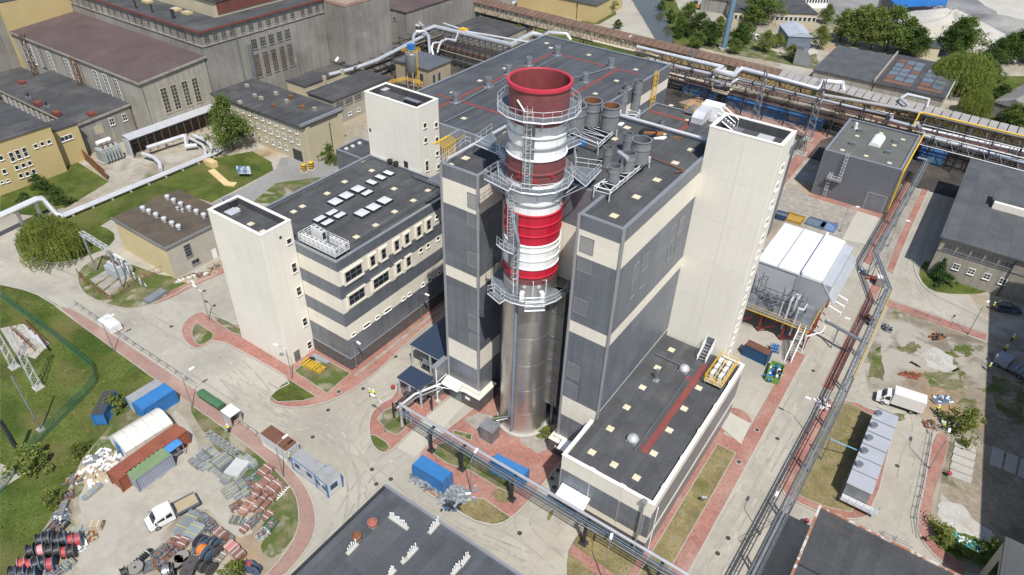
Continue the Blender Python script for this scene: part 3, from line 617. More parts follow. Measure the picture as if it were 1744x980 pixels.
# ---- stair towers ---------------------------------------------------
def tower(name, label, x0, x1, y0, y1, z, m_, bay=4.0, zb=0):
    t = thing(name, label, 'stair tower', ((x0+x1)/2, (y0+y1)/2, 0), 0, 'cream stair towers of the new plant'); P_ = rect(x0, x1, y0, y1)
    MB().prism(P_, 0, z-1.3).build('wall', m_, t)
    MB().prism(offset(P_, .2), z-1.9, z-1.6+.31).build('roof', ROOF, t)
    MB().ring(P_, .35, z-1.29, z-.1).build('parapet', m_, t); MB().ring(offset(P_, .352), .04, z-1.28, z-.11).build('parapet_lining', ROOF, t)
    MB().ring(offset(P_, -.08), .5, z-.098, z).build('coping', COPW, t)
    fy, fx = Face('y', y0), Face('x', x1)
    courses(t, fy, x0, x1, [(zb, z-.1, m_)], bay, 6.4, 'cladding_panel', .025, .05); courses(t, fx, y0, y1, [(zb, z-.1, m_)], 3.0, 6.4, 'cladding_panel', .025, .05)
    return t, fx, fy
t1, t1x, t1y = tower('stair_tower', 'short cream stair tower in front of the office block, lowest of three', -88.25, -76.25, 48.85, 54.3, 25.45, CREAMW)
for y, z, h in ((53.3, 22.25, .9), (53.3, 17.4, 1.7), (53.3, 12.9, 1.6), (53.3, 6.65, 1.6), (53.3, 1.6, 1.5)):
    window(t1, t1x, y-.42, y+.42, z-h/2, z+h/2, 1, 2 if h > 1 else 1, .04, CREAMW, deep=.05)
BOX('vent_grille', t1x.b(51.8, 52.2, 23.3, 23.75, .05, .09), DKST, t1)
dr = BOX('door', t1x.b(50.05, 51.2, .1, 2.25, .05, .10), GALVD, t1)
t2, t2x, t2y = tower('stair_tower', 'middle height cream stair tower rising behind the office block roof', -88.4, -76.2, 82.9, 88.4, 33.4, CREAMW)
for y, z, h in ((84.6, 29.8, .9), (87.55, 28.9, .9), (84.6, 27.05, .9), (87.6, 26.1, .9), (87.55, 23.4, .9), (84.6, 22.1, 2.0), (87.6, 20.7, .9), (87.6, 17.95, .9)):
    window(t2, t2x, y-.4, y+.4, z-h/2, z+h/2, 1, 1 if h < 1 else 2, .04, CREAMW, deep=.05)
BOX('vent_grille', t2y.b(-88.0, -87.6, 26.0, 26.6, .05, .09), DKST, t2); BOX('door', t2y.b(-80.0, -79.05, 20.95, 22.6, .05, .10), DKST, t2)
t3, t3x, t3y = tower('stair_tower', 'tallest cream stair tower with a column of slanted window hoods', -26.1, -16.9, 82.0, 87.35, 44.4, CREAMW, 4.6)
for k in range(14):
    z = 40.4-k*2.62
    q = MB(); o = window(t3, t3x, 84.1, 85.3, z-.5, z+.5, 1, 1, .05, CREAMW, GLASSG, deep=.05)
BOX('door', t3y.b(-19.9, -18.75, 10.6, 12.9, .05, .10), GALVD, t3)
BOX('vent_grille', t3x.b(86.3, 87.0, 41.5, 42.6, .05, .10), GALVD, t3)
for t, z, L in ((t1, 24.16, [(402, 357), (427, 382), (448, 395)]), (t2, 32.11, [(659, 168)]), (t3, 43.11, [])):
    pads(t, L, z)
# things on the tower roofs
def hatch(label, px, z, w_=1.1, h=.5, m_=None):
    p = A(*px, z); o = thing('roof_hatch', label, 'roof hatch', (p.x, p.y, z)); BOX('kerb', (p.x-w_/2, p.x+w_/2, p.y-w_/2, p.y+w_/2, z+.004, z+h), GREYL, o)
    BOX('lid', (p.x-w_/2-.08, p.x+w_/2+.08, p.y-w_/2-.08, p.y+w_/2+.08, z+h+.002, z+h+.1), m_ or STEELW, o); return o
hatch('pale square hatch on the roof of the shortest stair tower', (397, 366), 24.16, 1.6, .5)
hatch('pale square hatch on the roof of the middle stair tower', (655, 157), 32.11, 1.3, .5)
hatch('pale square hatch on the roof of the tallest stair tower', (1302, 240), 43.11, 1.8, .3)
p = A(704, 180, 32.11); o = thing('roof_vent_box', 'long dark vent box on the middle stair tower roof', 'roof vent', (p.x, p.y, 32.11)); BOX('casing', (p.x-1.8, p.x+1.4, p.y-.4, p.y+.4, 32.115, 33.0), DKST, o); BOX('lid', (p.x-1.9, p.x+1.5, p.y-.5, p.y+.5, 33.002, 33.08), GREYL, o)
p = A(396, 352, 24.16); o = thing('roof_vent_box', 'tall dark vent box inside the shortest stair tower parapet', 'roof vent', (p.x, p.y, 24.16)); BOX('casing', (p.x-1.2, p.x+.5, p.y-.6, p.y+.6, 24.165, 25.35), DKST, o); BOX('lid', (p.x-1.3, p.x+.6, p.y-.7, p.y+.7, 25.352, 25.42), GREYL, o)
p = A(378, 359, 24.16); o = thing('roof_cowl', 'small white cowl inside the shortest stair tower parapet', 'roof cowl', (p.x, p.y, 24.16)); MB().tube((p.x, p.y, 24.165), (p.x, p.y, 24.9), .25, 10).build('pipe', WHITE, o, True); MB().tube((p.x, p.y, 24.9), (p.x, p.y, 25.2), .38, 10, .2).build('cap', WHITE, o, True)
p = A(1276, 219, 43.11); o = thing('vent_pipe', 'thin pale vent pipe on the tallest stair tower roof', 'vent pipe', (p.x, p.y, 43.11)); q = MB(); q.tube((p.x, p.y, 43.115), (p.x, p.y, 44.4), .1, 8); q.build('pipe', STEELW, o); BOX('foot', (p.x-.3, p.x+.3, p.y-.3, p.y+.3, 43.115, 43.2), GREYL, o)
s0 = thing('roof_stair', 'grey steel steps over the parapet of the tallest stair tower', 'steps', (-25.2, 86, 43.1))
q = MB()
for k in range(6): q.box(-26.6+k*.42, -26.2+k*.42, 85.2, 86.4, 44.3-k*.2, 44.36-k*.2)
q.build('treads', GALV, s0); q = MB()
for y in (85.2, 86.4): q.path([(-27.0, y, 45.4), (-26.2, y, 45.5), (-24.0, y, 44.3)], .045, 4); q.tube((-24, y, 44.3), (-24, y, 43.12), .045, 4); q.tube((-26.2, y, 45.5), (-26.2, y, 44.4), .045, 4); q.tube((-26.8, y, 44.5), (-24, y, 43.15), .08, 4)
q.build('hand_rail', STEELW, s0); BOX('landing', (-24.2, -23, 85.1, 86.5, 43.115, 43.3), GALV, s0)
# ---- office block ----------------------------------------------------
ox0, ox1, oy0, oy1, oz = -88.35, -67.5, 54.38, 82.8, 21.4
ob = thing('office_block', 'four storey office block in cream and grey stripes with skylit roof', 'building', (-78, 68, 0)); OP = rect(ox0, ox1, oy0, oy1)
MB().prism(OP, 0, 20.6).build('wall', GREYP, ob); roof_flat(ob, OP, oz, .4, .5, ROOF)
OB = [(19.7, 21.3, GREYP), (16.95, 19.7, CREAM), (14.5, 16.95, GREYP), (11.74, 14.5, CREAM), (9.16, 11.74, GREYP), (6.4, 9.16, CREAM), (2.65, 6.4, GREYP)]
fox, foy = Face('x', ox1), Face('y', oy0)
courses(ob, fox, oy0, oy1, OB, 5.7, 1.3); courses(ob, foy, -76.2, ox1, OB, 4.2, 1.3)
BOX('plinth', fox.b(oy0-.1, oy1, 0, 2.55, .0, .09), BRICKD, ob); BOX('plinth', foy.b(-76.2, ox1+.09, 0, 2.55, .1, .19), BRICKD, ob)
BOX('plinth_ledge', fox.b(oy0-.2, oy1, 2.552, 2.64, 0, .2), TRIM, ob); BOX('plinth_ledge', foy.b(-76.2, ox1-.001, 2.552, 2.64, 0, .2), TRIM, ob)
def surround(F, u0, u1, z0, z1, cols, rows):
    e = .28; q = MB()
    q.box(*F.b(u0-e, u1+e, z1, z1+e, .05, .30)); q.box(*F.b(u0-e, u1+e, z0-e, z0, .05, .32)); q.box(*F.b(u0-e, u0, z0, z1, .05, .30)); q.box(*F.b(u1, u1+e, z0, z1, .05, .30))
    q.build('window_surround', CREAM, ob); window(ob, F, u0, u1, z0, z1, cols, rows, .07, TRIM, GLASS, False, .05)
surround(fox, 55.45, 59.0, 16.95, 18.95, 3, 2); surround(fox, 55.55, 58.95, 12.5, 14.5, 3, 2); surround(fox, 60.85, 64.4, 12.5, 14.5, 3, 2)
for y in (61.3, 63.75, 66.74, 69.18, 72.08, 74.55): surround(fox, y-.55, y+.55, 16.95, 18.95, 1, 2)
for y in (66.73, 69.14): surround(fox, y-.55, y+.55, 12.5, 14.5, 1, 2)
for y, z, w_, h in ((76.75, 18.4, .75, .8), (72.32, 14.05, .85, .8), (74.14, 14.05, .75, .8), (76.78, 14.1, .75, .8), (79.3, 14.1, .75, .8), (55.6, 6.9, .8, .55), (58.5, 6.85, 1.5, .6), (61, 6.85, .8, .55), (63.4, 6.85, 1.6, .6), (67.3, 6.85, .8, .55), (68.8, 6.85, .8, .55), (72.3, 6.85, .8, .6), (74.05, 6.85, .85, .6), (76.75, 6.85, .8, .6), (79.2, 6.85, .8, .6)):
    window(ob, fox, y-w_/2, y+w_/2, z-h/2, z+h/2, 1, 1, .05, COPW, GLASS, True, .05)
ORZ = oz-.5
pads(ob, [(587, 355-45), (671, 322), (729, 325), (704, 342), (672, 361), (640, 384), (607, 404), (557, 330), (515, 352), (500, 361), (616, 290-15), (633, 291)], ORZ)
for i, (x, y) in enumerate([(609.7, 321.3), (589.8, 332.5), (571, 343), (654.9, 341), (635.7, 352.4), (616.2, 362.3)]):
    p = A(x, y, ORZ+.4); o = thing('roof_skylight', 'large square skylight on the office roof, %s' % ['far end of the left row', 'middle of the left row', 'near end of the left row', 'far end of the right row', 'middle of the right row', 'near end of the right row'][i], 'skylight', (p.x, p.y, ORZ), 0, 'office roof skylights')
    MB().box(p.x-1.05, p.x+1.05, p.y-1.05, p.y+1.05, ORZ+.003, ORZ+.42).build('kerb', DKST, o); MB().add([(p.x-.95, p.y-.95, ORZ+.42), (p.x+.95, p.y-.95, ORZ+.42), (p.x+.95, p.y+.95, ORZ+.42), (p.x-.95, p.y+.95, ORZ+.42), (p.x, p.y, ORZ+.56)], [(0, 1, 4), (1, 2, 4), (2, 3, 4), (3, 0, 4)]).build('dome', mat('opal_dome', (.58, .60, .63), .25, 0, .02, .5, 0), o)
for i, (x, y) in enumerate([(661.8, 294.2), (648, 301.4), (632.7, 310), (625, 328), (544.4, 372), (565.3, 361.4), (557.6, 378.2), (578.8, 366)]):
    p = A(x, y, ORZ+.35); o = thing('roof_skylight', 'small oblong skylight on the office roof, %s' % ['nearest the middle stair tower', 'second from the middle stair tower', 'third from the middle stair tower', 'alone between the square skylights', 'left one of the group behind the condensers', 'far one of the group behind the condensers', 'near one of the group behind the condensers', 'right one of the group behind the condensers'][i], 'skylight', (p.x, p.y, ORZ), 0, 'office roof skylights')
    a, b = (.55, .95) if i > 2 else (.95, .55)
    MB().box(p.x-a-.1, p.x+a+.1, p.y-b-.1, p.y+b+.1, ORZ+.003, ORZ+.36).build('kerb', DKST, o); MB().add([(p.x-a, p.y-b, ORZ+.36), (p.x+a, p.y-b, ORZ+.36), (p.x+a, p.y+b, ORZ+.36), (p.x-a, p.y+b, ORZ+.36), (p.x, p.y, ORZ+.46)], [(0, 1, 4), (1, 2, 4), (2, 3, 4), (3, 0, 4)]).build('dome', bpy.data.materials['opal_dome'], o)
q = MB()
for y in range(61, 82, 3): q.tube((ox1-1.6, y, ORZ), (ox1-1.6, y, ORZ+1.1), .03, 4)
for z in (.55, 1.1): q.tube((ox1-1.6, 61, ORZ+z), (ox1-1.6, 82, ORZ+z), .03, 4)
for y in range(58, 82, 3): q.tube((ox0+1.2, y, ORZ), (ox0+1.2, y, ORZ+1.1), .03, 4)
for z in (.55, 1.1): q.tube((ox0+1.2, 57, ORZ+z), (ox0+1.2, 82, ORZ+z), .03, 4)
rail(q, [(-76, 81, ORZ), (-70, 81, ORZ), (-70, 82, ORZ)], 1.0, .04)
q.build('guard_rail', GALVD, ob)
q = MB(); q.tube((ox1-2.2, 60, ORZ+.1), (ox1-2.2, 81, ORZ+.1), .05, 4); q.tube((-77, 81.3, ORZ+.15), (-69, 81.3, ORZ+.15), .09, 6); q.build('roof_cable', DKST, ob)
for i, (x, y) in enumerate([(665, 286), (675, 290)]):
    p = A(x, y, ORZ); o = thing('roof_cowl', ['left', 'right'][i]+' one of two black round cowls at the foot of the middle stair tower', 'roof cowl', (p.x, p.y, ORZ)); BOX('base', (p.x-.4, p.x+.4, p.y-.4, p.y+.4, ORZ+.003, ORZ+.7), GALVD, o); MB().lathe([(0, .7), (.4, .7), (.55, 1.5), (.5, 1.6), (.25, 1.5), (0, 1.5)], (p.x, p.y, ORZ), 14).build('cowl', BLACK, o, True)
# condenser platform on the corner of the office roof
cp = thing('condenser_platform', 'white railed steel platform carrying condensers on the office roof corner', 'platform', (-72, 56, ORZ))
cx0, cx1, cy0, cy1, cz = -76.0, -68.3, 55.0, 57.9, oz+.45
q = MB(); q.box(cx0, cx1, cy0, cy1, cz-.1, cz); q.build('deck', GALVD, cp)
q = MB()
for x in (cx0+.4, (cx0+cx1)/2, cx1-.4):
    for y in (cy0+.3, cy1-.3): q.box(x-.08, x+.08, y-.08, y+.08, ORZ, cz-.1)
q.box(cx0, cx1, cy0-.05, cy0, cz-.25, cz+.1); q.box(cx1, cx1+.05, cy0, cy1, cz-.25, cz+.1); q.build('frame', STEELW, cp)
q = MB(); rail(q, [(cx0, cy0, cz), (cx1, cy0, cz), (cx1, cy1, cz), (cx0, cy1, cz)], 1.1, .035, 1.0, True, 2); q.build('hand_rail', WHITE, cp)
def cond(i, x, y, w_, d, h, label):
    o = thing('air_conditioner', label, 'air conditioner', (x, y, cz), 0, 'condensers on the office roof platform')
    BOX('casing', (x-w_/2, x+w_/2, y-d/2, y+d/2, cz+.004, cz+h), mat('condenser_white', (.66, .66, .64), .5, 0, .04), o)
    BOX('grille', (x+w_/2+.002, x+w_/2+.03, y-d*.36, y+d*.36, cz+h*.25, cz+h*.85), DKST, o); MB().tube((x, y, cz+h+.002), (x, y, cz+h+.06), min(w_, d)*.36, 10).build('fan_guard', GALV, o)
names = ['first', 'second', 'third', 'fourth', 'fifth', 'sixth', 'seventh', 'eighth', 'ninth']
for k in range(3): cond(k, -74.6+k*.95, 57.0-.1*k, .8, .8, 1.9, '%s of three tall white condensers on the office roof platform' % names[k])
for k in range(8): cond(k, -75.4+k*.95, 55.5, .75, .6, .95, '%s low condenser from the left along the platform front rail' % names[k])
for k in range(4): cond(k, -71.3+k*.85, 57.4, .7, .5, .95, '%s low condenser from the left along the platform rear rail' % names[k])
# ---- small grey annex beside the middle tower --------------------------
sa = thing('grey_lean_to', 'low grey annex with round roof lights left of the middle stair tower', 'building', (-103, 101, 0))
SA = rect(-115, -91, 97.4, 105); MB().prism(SA, 0, 8.3).build('wall', GREYP, sa); roof_flat(sa, SA, 9.0, .35, .4, ROOF)
for i, (x, y) in enumerate([(590, 254.5), (601, 250), (612.5, 245)]):
    p = A(x, y, 8.6); MB().lathe([(.5, 0), (.5, .25), (.3, .42), (0, .47)], (p.x, p.y, 8.605), 14).build('roof_light', STEELW, sa, True)
# ---- low annex, foreground -----------------------------------------------
lx0, lx1, ly0, ly1, lz = -26.45, -13.75, 51.9, 81.9, 10.7
la = thing('low_annex', 'low cream topped annex with dark flat roof and red roof walkway in front', 'building', (-20, 67, 0)); LP = rect(lx0, lx1, ly0, ly1)
MB().prism(LP, 0, 9.7).build('wall', GREYP, la)
MB().prism(offset(LP, .2), 9.7, 10.15).build('roof', ROOF, la)
q = MB(); q.box(lx0, lx1, ly0, ly0+.32, 9.72, lz-.08); q.box(lx1-.32, lx1, ly0+.322, ly1, 9.72, lz-.08); q.box(lx0, lx0+.32, ly0+.322, by0-1.1, 9.72, lz-.08); q.box(-16.9, lx1-.322, ly1-.3, ly1, 9.72, lz-.08); q.build('parapet', CREAM, la)
q = MB(); q.box(lx0-.08, lx1+.08, ly0-.08, ly0+.4, lz-.078, lz); q.box(lx1-.4, lx1+.08, ly0+.402, ly1, lz-.078, lz); q.box(lx0-.08, lx0+.4, ly0+.402, by0-1.1, lz-.078, lz); q.box(-16.9, lx1-.402, ly1-.38, ly1+.06, lz-.078, lz); q.build('coping', COPW, la)
flx, fly = Face('x', lx1), Face('y', ly0)
c1, c2 = kz(5.15), 4.2
courses(la, fly, lx0, lx1, [(c1, lz-.1, CREAM)], 4.2, 0); courses(la, fly, lx0+.3, lx1-.3, [(4.0, c1-.05, GREYP)], 4.2, 1.1); courses(la, fly, lx0, lx1, [(2.9, 3.95, CREAM)], 4.2, 0); courses(la, fly, lx0, lx1, [(0, 2.85, BRICKD)], 4.2, 0)
courses(la, flx, ly0, ly1, [(9.0, lz-.1, CREAM)], 6, 0); courses(la, flx, ly0, ly1, [(4.0, 8.95, GREYL)], 6, 1.6); courses(la, flx, ly0, ly1, [(3.0, 3.95, COPW)], 6, 0); courses(la, flx, ly0, ly1, [(0, 2.95, GREYL)], 6, 0)
for x in (lx0+.1, lx0+4.23, lx0+8.46, lx1-.9): BOX('pilaster', fly.b(x-.12, x+.12, 4.0, c1, .052, .12), TRIM, la)
for y in (55, 60.5, 66, 71.5, 77): BOX('roof_outlet', (lx1-.45, lx1+.12, y-.35, y+.35, lz+.002, lz+.08), COPW, la)
for x in (-22.2, -18.0): BOX('roof_outlet', (x-.35, x+.35, ly0-.1, ly0+.45, lz+.002, lz+.08), COPW, la)
BOX('roof_outlet', (lx0-.1, lx0+.45, 57.2, 57.9, lz+.002, lz+.08), COPW, la)
q = MB(); q.tube((-14.9, ly0-.35, 0), (-14.9, ly0-.35, lz-.3), .16, 8); q.box(-15.2, -14.6, ly0-.6, ly0, lz-.3, lz+.2); q.build('downpipe', GALV, la)
q = MB(); q.tube((lx1+.3, ly0+.9, 0), (lx1+.3, ly0+.9, lz-1.2), .07, 6); q.build('downpipe', WHITE, la)
ZL = 10.15
z2 = lambda x, y: (920+x*.27544, 540+y*.27544)
pads(la, [z2(*c) for c in [(812, 205), (725, 315), (633, 437), (535, 560), (433, 692), (320, 838), (457, 915), (980, 440), (890, 568), (798, 702), (702, 845)]]+[(1084, 814)], ZL)
a, b = A(*z2(640, 840), ZL), A(*z2(1030, 300), ZL); strip(la, [(a.x, a.y), (a.x, b.y)], ZL, .9); c = A(*z2(600, 825), ZL); strip(la, [(c.x, a.y+.6), (a.x-.55, a.y+.6)], ZL, 1.0)
d_ = A(*z2(920, 380), ZL); strip(la, [(d_.x-.6, d_.y), (a.x-.55, d_.y)], ZL, .8)
for i, (x, y) in enumerate([(888, 338), (570, 770)]):
    p = A(*z2(x, y), ZL); o = thing('roof_dome', ['shiny steel dome fan on the low annex roof near the stair tower', 'shiny steel dome fan at the near end of the red walkway'][i], 'roof fan', (p.x, p.y, ZL)); BOX('base', (p.x-.75, p.x+.75, p.y-.75, p.y+.75, ZL+.004, ZL+.3), GREYL, o)
    MB().lathe([(.55, .3), (.78, .5), (.7, .85), (.4, 1.1), (0, 1.18)], (p.x, p.y, ZL), 20).build('dome', SILVER, o, True)
q = MB(); p, r_ = A(*z2(580, 830), ZL+.3), A(*z2(938, 328), ZL+.3); q.tube((p.x, p.y, ZL+.3), (p.x, r_.y, ZL+.3), .06, 6); q.build('roof_pipe', GALVD, la); q = MB(); s_ = A(*z2(725, 212), ZL+.3); q.tube((p.x, r_.y, ZL+.3), (s_.x, r_.y, ZL+.3), .07, 6); q.build('roof_pipe', GALVD, la)
p = A(*z2(717, 395), ZL); o = thing('roof_sensor_mast', 'short grey mast with a square foot on the low annex roof', 'mast', (p.x, p.y, ZL)); MB().tube((p.x, p.y, ZL+.1), (p.x, p.y, ZL+1.9), .12, 8).build('pole', GALV, o); BOX('foot', (p.x-.4, p.x+.4, p.y-.4, p.y+.4, ZL+.004, ZL+.12), GALV, o); BOX('head', (p.x-.25, p.x+.25, p.y-.1, p.y+.1, ZL+1.9, ZL+2.3), GALV, o)
# steps from the tower door to the roof
ss = thing('roof_stair', 'grey steel steps from the tower door down to the low roof', 'steps', (-19.3, 80.5, ZL)); q = MB()
for k in range(6): q.box(-19.9, -18.7, 79.4+k*.4, 79.75+k*.4, ZL+.2+k*.28, ZL+.26+k*.28)
q.build('treads', GALV, ss); q = MB()
for x in (-19.95, -18.65): q.path([(x, 79.0, ZL+.9), (x, 81.4, ZL+2.7), (x, 81.95, ZL+2.7)], .05, 4); q.tube((x, 79.2, ZL+.01), (x, 79.2, ZL+1.0), .05, 4); q.tube((x, 81.4, ZL+.01), (x, 81.4, ZL+2.7), .05, 4); q.tube((x, 79.2, ZL+.1), (x, 81.7, ZL+1.9), .07, 4)
q.build('hand_rail', WHITE, ss)
# chiller frame on the low annex corner
cf = thing('chiller_frame', 'yellow railed frame for white chillers at the low annex corner', 'platform', (-15.7, 77.5, ZL))
fx0, fx1, fy0, fy1, fz = -17.2, -14.6, 75.0, 81.0, ZL+.75
BOX('deck', (fx0, fx1, fy0, fy1, fz-.12, fz), mat('cream_deck', (.50, .42, .25), .7), cf); q = MB()
for x in (fx0+.1, fx1-.1):
    for y in (fy0+.2, 78, fy1-.2): q.box(x-.08, x+.08, y-.08, y+.08, ZL+.003, fz-.12)
q.build('support_leg', GALVD, cf)
q = MB(); rail(q, [(fx0, fy0, fz), (fx1, fy0, fz), (fx1, fy1, fz), (fx0, fy1, fz)], 1.15, .05, 1.1, True, 1); q.build('hand_rail', YEL, cf)
k = 0
for x in (-16.5, -15.3):
    for y in (76.2, 77.7, 79.2):
        o = thing('air_conditioner', '%s white chiller in the %s row of the yellow frame' % (['nearest', 'middle', 'farthest'][k % 3], 'left' if k < 3 else 'right'), 'air conditioner', (x, y, fz), 0, 'chillers in the yellow frame'); k += 1
        BOX('casing', (x-.25, x+.25, y-.55, y+.55, fz+.004, fz+1.15), bpy.data.materials['condenser_white'], o); BOX('grille', (x+.252, x+.28, y-.4, y+.4, fz+.2, fz+1.0), DKST, o)
# awnings and doors
def awning(label, x0, x1, y, zt, d=1.6, doors=True):
    o = thing('awning', label, 'awning', ((x0+x1)/2, y, zt-1)); n = 4
    for k in range(n):
        a, b = x0+(x1-x0)*k/n+.02, x0+(x1-x0)*(k+1)/n-.02
        MB().add([(a, y-.02, zt), (b, y-.02, zt), (b, y-d, zt-.55), (a, y-d, zt-.55), (a, y-.02, zt-.06), (b, y-.02, zt-.06), (b, y-d, zt-.61), (a, y-d, zt-.61)], [(3, 2, 1, 0), (4, 5, 6, 7), (2, 3, 7, 6), (0, 1, 5, 4), (1, 2, 6, 5), (3, 0, 4, 7)]).build('sheet', WHITE, o)
    q = MB()
    for x in (x0+.05, x1-.05): q.tube((x, y, zt-1.2), (x, y-d, zt-.63), .04, 4)
    q.build('bracket', STEELW, o)
awning('white sheet awning over the green door at the left wing', -51.4, -48.2, by0-1.0, 4.4); BOX('door', (-50.9, -48.6, by0-1.09, by0-1.02, .1, 2.5), mat('grey_green_door', (.16, .20, .19), .5, 0, .08), bh)
awning('white sheet awning over the door at the right wing', -30.4, -27.6, by0-1.0, 4.2)
awning('long white sheet awning on the low annex front behind the pipe bridge', lx0+.5, lx0+4.7, ly0-.12, 5.6, 1.7)
BOX('sign_plate', (-47.9, -47.0, by0-1.05, by0-1.01, 1.4, 1.9), WHITE, bh); BOX('sign_plate', (-31.6, -30.7, by0-1.05, by0-1.01, 1.4, 1.9), WHITE, bh)
# dark blue canopies left of the boiler house
BLU = mat('dark_blue_sheet', (.035, .055, .095), .35, .1, .06, .3, .03)
def canopy(label, x0, x1, y0, y1, z, legs=True):
    o = thing('canopy', label, 'canopy', ((x0+x1)/2, (y0+y1)/2, 0)); n = max(2, round((x1-x0)/1.2))
    for k in range(n): BOX('roof_sheet', (x0+(x1-x0)*k/n+.01, x0+(x1-x0)*(k+1)/n-.01, y0, y1, z, z+.12), BLU, o)
    for x in (x0+.2, (x0+x1)/2, x1-.2):
        for y in (y0+.2, y1-.2): BOX('post', (x-.12, x+.12, y-.12, y+.12, .1, z-.22), STEELW, o)
    q = MB(); q.box(x0, x1, y0, y0+.2, z-.22, z-.005); q.box(x1-.2, x1, y0+.2, y1, z-.22, z-.005); q.box(x0, x0+.2, y0+.2, y1, z-.22, z-.005); q.build('eaves_beam', STEELW, o)
    return o
canopy('large dark blue sheet canopy between the office block and the left wing', -60.2, -52.1, 60.6, 80.5, 5.0)
canopy('small dark blue sheet canopy beside the red paving', -57.5, -52.7, 54.5, 57.8, 4.0)
for i, (x0, x1, y0, y1, h) in enumerate([(-57.0, -55.4, 55.0, 56.8, 1.8), (-55.0, -53.2, 55.0, 57.2, 2.2), (-58.8, -56.5, 61.4, 63.2, 2.4), (-56, -53.2, 61.5, 63.8, 1.9)]):
    o = thing('pump_skid', ['small grey skid on the left under the small canopy', 'grey skid on the right under the small canopy', 'grey skid on the left under the large canopy', 'tan skid on the right under the large canopy'][i], 'machine', ((x0+x1)/2, (y0+y1)/2, .1)); BOX('bedplate', (x0, x1, y0, y1, .102, .35), DKST, o)
    MB().tube((x0+.2, (y0+y1)/2, .35+h*.4), (x1-.2, (y0+y1)/2, .35+h*.4), h*.32, 12).build('vessel', mat('tan_paint', (.45, .33, .16), .6) if i == 3 else GALV, o, True)
    q = MB(); rail(q, [(x0, y0, .35), (x1, y0, .35), (x1, y1, .35)], h*.9, .05, 1.0); q.build('pipework', GALVD, o)
sw = thing('brick_screen_wall', 'grey brick screen wall with pale coping beside the green door', 'wall', (-52.3, 59, 0))
MB().box(-52.5, -52.1, 57.2, 60.2, 0, 6.8).build('wall', GREYL, sw); BOX('coping', (-52.75, -51.85, 57.1, 60.25, 6.802, 7.0), TRIM, sw)
q = MB(); q.tube((-51.6, 57.0, 0), (-51.6, 57.0, 7.0), .1, 6); q.tube((-51.6, 57, 3.6), (-47.2, 59.0, 3.4), .07, 6); q.tube((-51.6, 57, 2.2), (-51.6, 59.2, 2.2), .06, 6); q.tube((-51.6, 57, 4.4), (-51.6, 59.4, 4.4), .06, 6); q.build('pipework', WHITE, sw); BOX('footing', (-52.0, -51.2, 56.7, 57.4, .1, .5), CONC, sw)
# yellow hoop barrier on the roof ledge beside the left wing
yh = thing('hooped_ladder', 'yellow and grey hooped safety cage lying beside the left wing roof', 'ladder', (-60, 80, 28)); px = [(757, 268), (806, 236)]
q1, q2 = MB(), MB()
a, b = A(752, 252, 33), A(791, 229, 33)
for k in range(14):
    p = a+(b-a)*(k/13); q = q1 if k < 8 else q2; q.path([(p.x+.2, p.y, 27.5), (p.x+.2, p.y, 33.2), (p.x-.4, p.y-.5, 33.9), (p.x-1.1, p.y-.9, 33.6)], .07, 5)
for dz in (0, 2.5, 5): q1.tube((a.x+.2, a.y, 28+dz), (b.x+.2, b.y, 28+dz), .06, 4)
q1.build('hoops', YEL, yh); q2.build('hoops', GALV, yh)
BOX('ledge', (a.x-2, b.x+2, a.y-1.5, b.y+1, 27.2, 27.5), GALVD, yh); BOX('bracket', (a.x-2, b.x+2, b.y+1, hy0, 27.0, 27.45), GALVD, yh)
# ================================================================== CHIMNEY
CX, CY = -39.05, 62.12
ch = thing('chimney', 'tall steel chimney with red and white bands and three railed platforms', 'chimney', (CX, CY, 0))
CHST = mat('brushed_steel_jacket', (.64, .625, .60), .33, .9, .12, .3, .08, stain=[((.44, .41, .37), .25, .55, .75, .45), ((.74, .73, .71), .18, .55, .72, .5)], stripe=[(2, 1.05, .05, .32)])
WHB = mat('white_chimney_paint', (.78, .79, .79), .5, 0, .04, .4, .03, streak=.16, stain=((.60, .59, .57), .35, .58, .78, .45)); REDB = mat('crimson_chimney_paint', (.46, .012, .035), .5, 0, .10, .4, .05, streak=.2, stain=((.36, .03, .045), .3, .55, .75, .5)); RIMR = mat('rim_red', (.50, .035, .065), .5, 0, .05, .5, .03)
def seg(name, z0, z1, r, m_, n=48): return MB().lathe([(r, z0), (r, z1)], (CX, CY, 0), n).build(name, m_, ch, True)
seg('steel_shaft', .15, 28.0, 3.46, CHST, 56)
MB().lathe([(0, .1), (4.0, .1), (4.0, .5), (3.5, .6), (3.46, .9)], (CX, CY, 0), 40).build('base_ring', CONC, ch)
seg('shell_band', 28.0, 29.1, 3.42, MAROON); seg('shell_band', 29.1, 30.4, 3.44, REDB); seg('shell_band', 30.4, 33.7, 3.44, WHB); seg('shell_band', 33.7, 37.9, 3.42, REDB); seg('shell_band', 37.9, 41.9, 3.40, WHB)  # lowest maroon band: the platform's shading put into the shell colour
seg('shell_band', 41.9, 45.0, 3.36, MAROON); seg('shell_band', 45.0, 48.9, 3.34, WHB); seg('shell_band', 48.9, 52.9, 3.36, MAROON)
MB().lathe([(3.36, 52.7), (3.58, 52.75), (3.58, 53.1), (3.30, 53.15), (3.22, 53.0)], (CX, CY, 0), 56).build('rim', RIMR, ch, True)
MB().lathe([(3.22, 53.05), (3.2, 44.0), (0, 44.0)], (CX, CY, 0), 48).build('inner_liner', mat('inner_maroon', (.23, .05, .05), .7, 0, .15, .8, .08), ch, True)
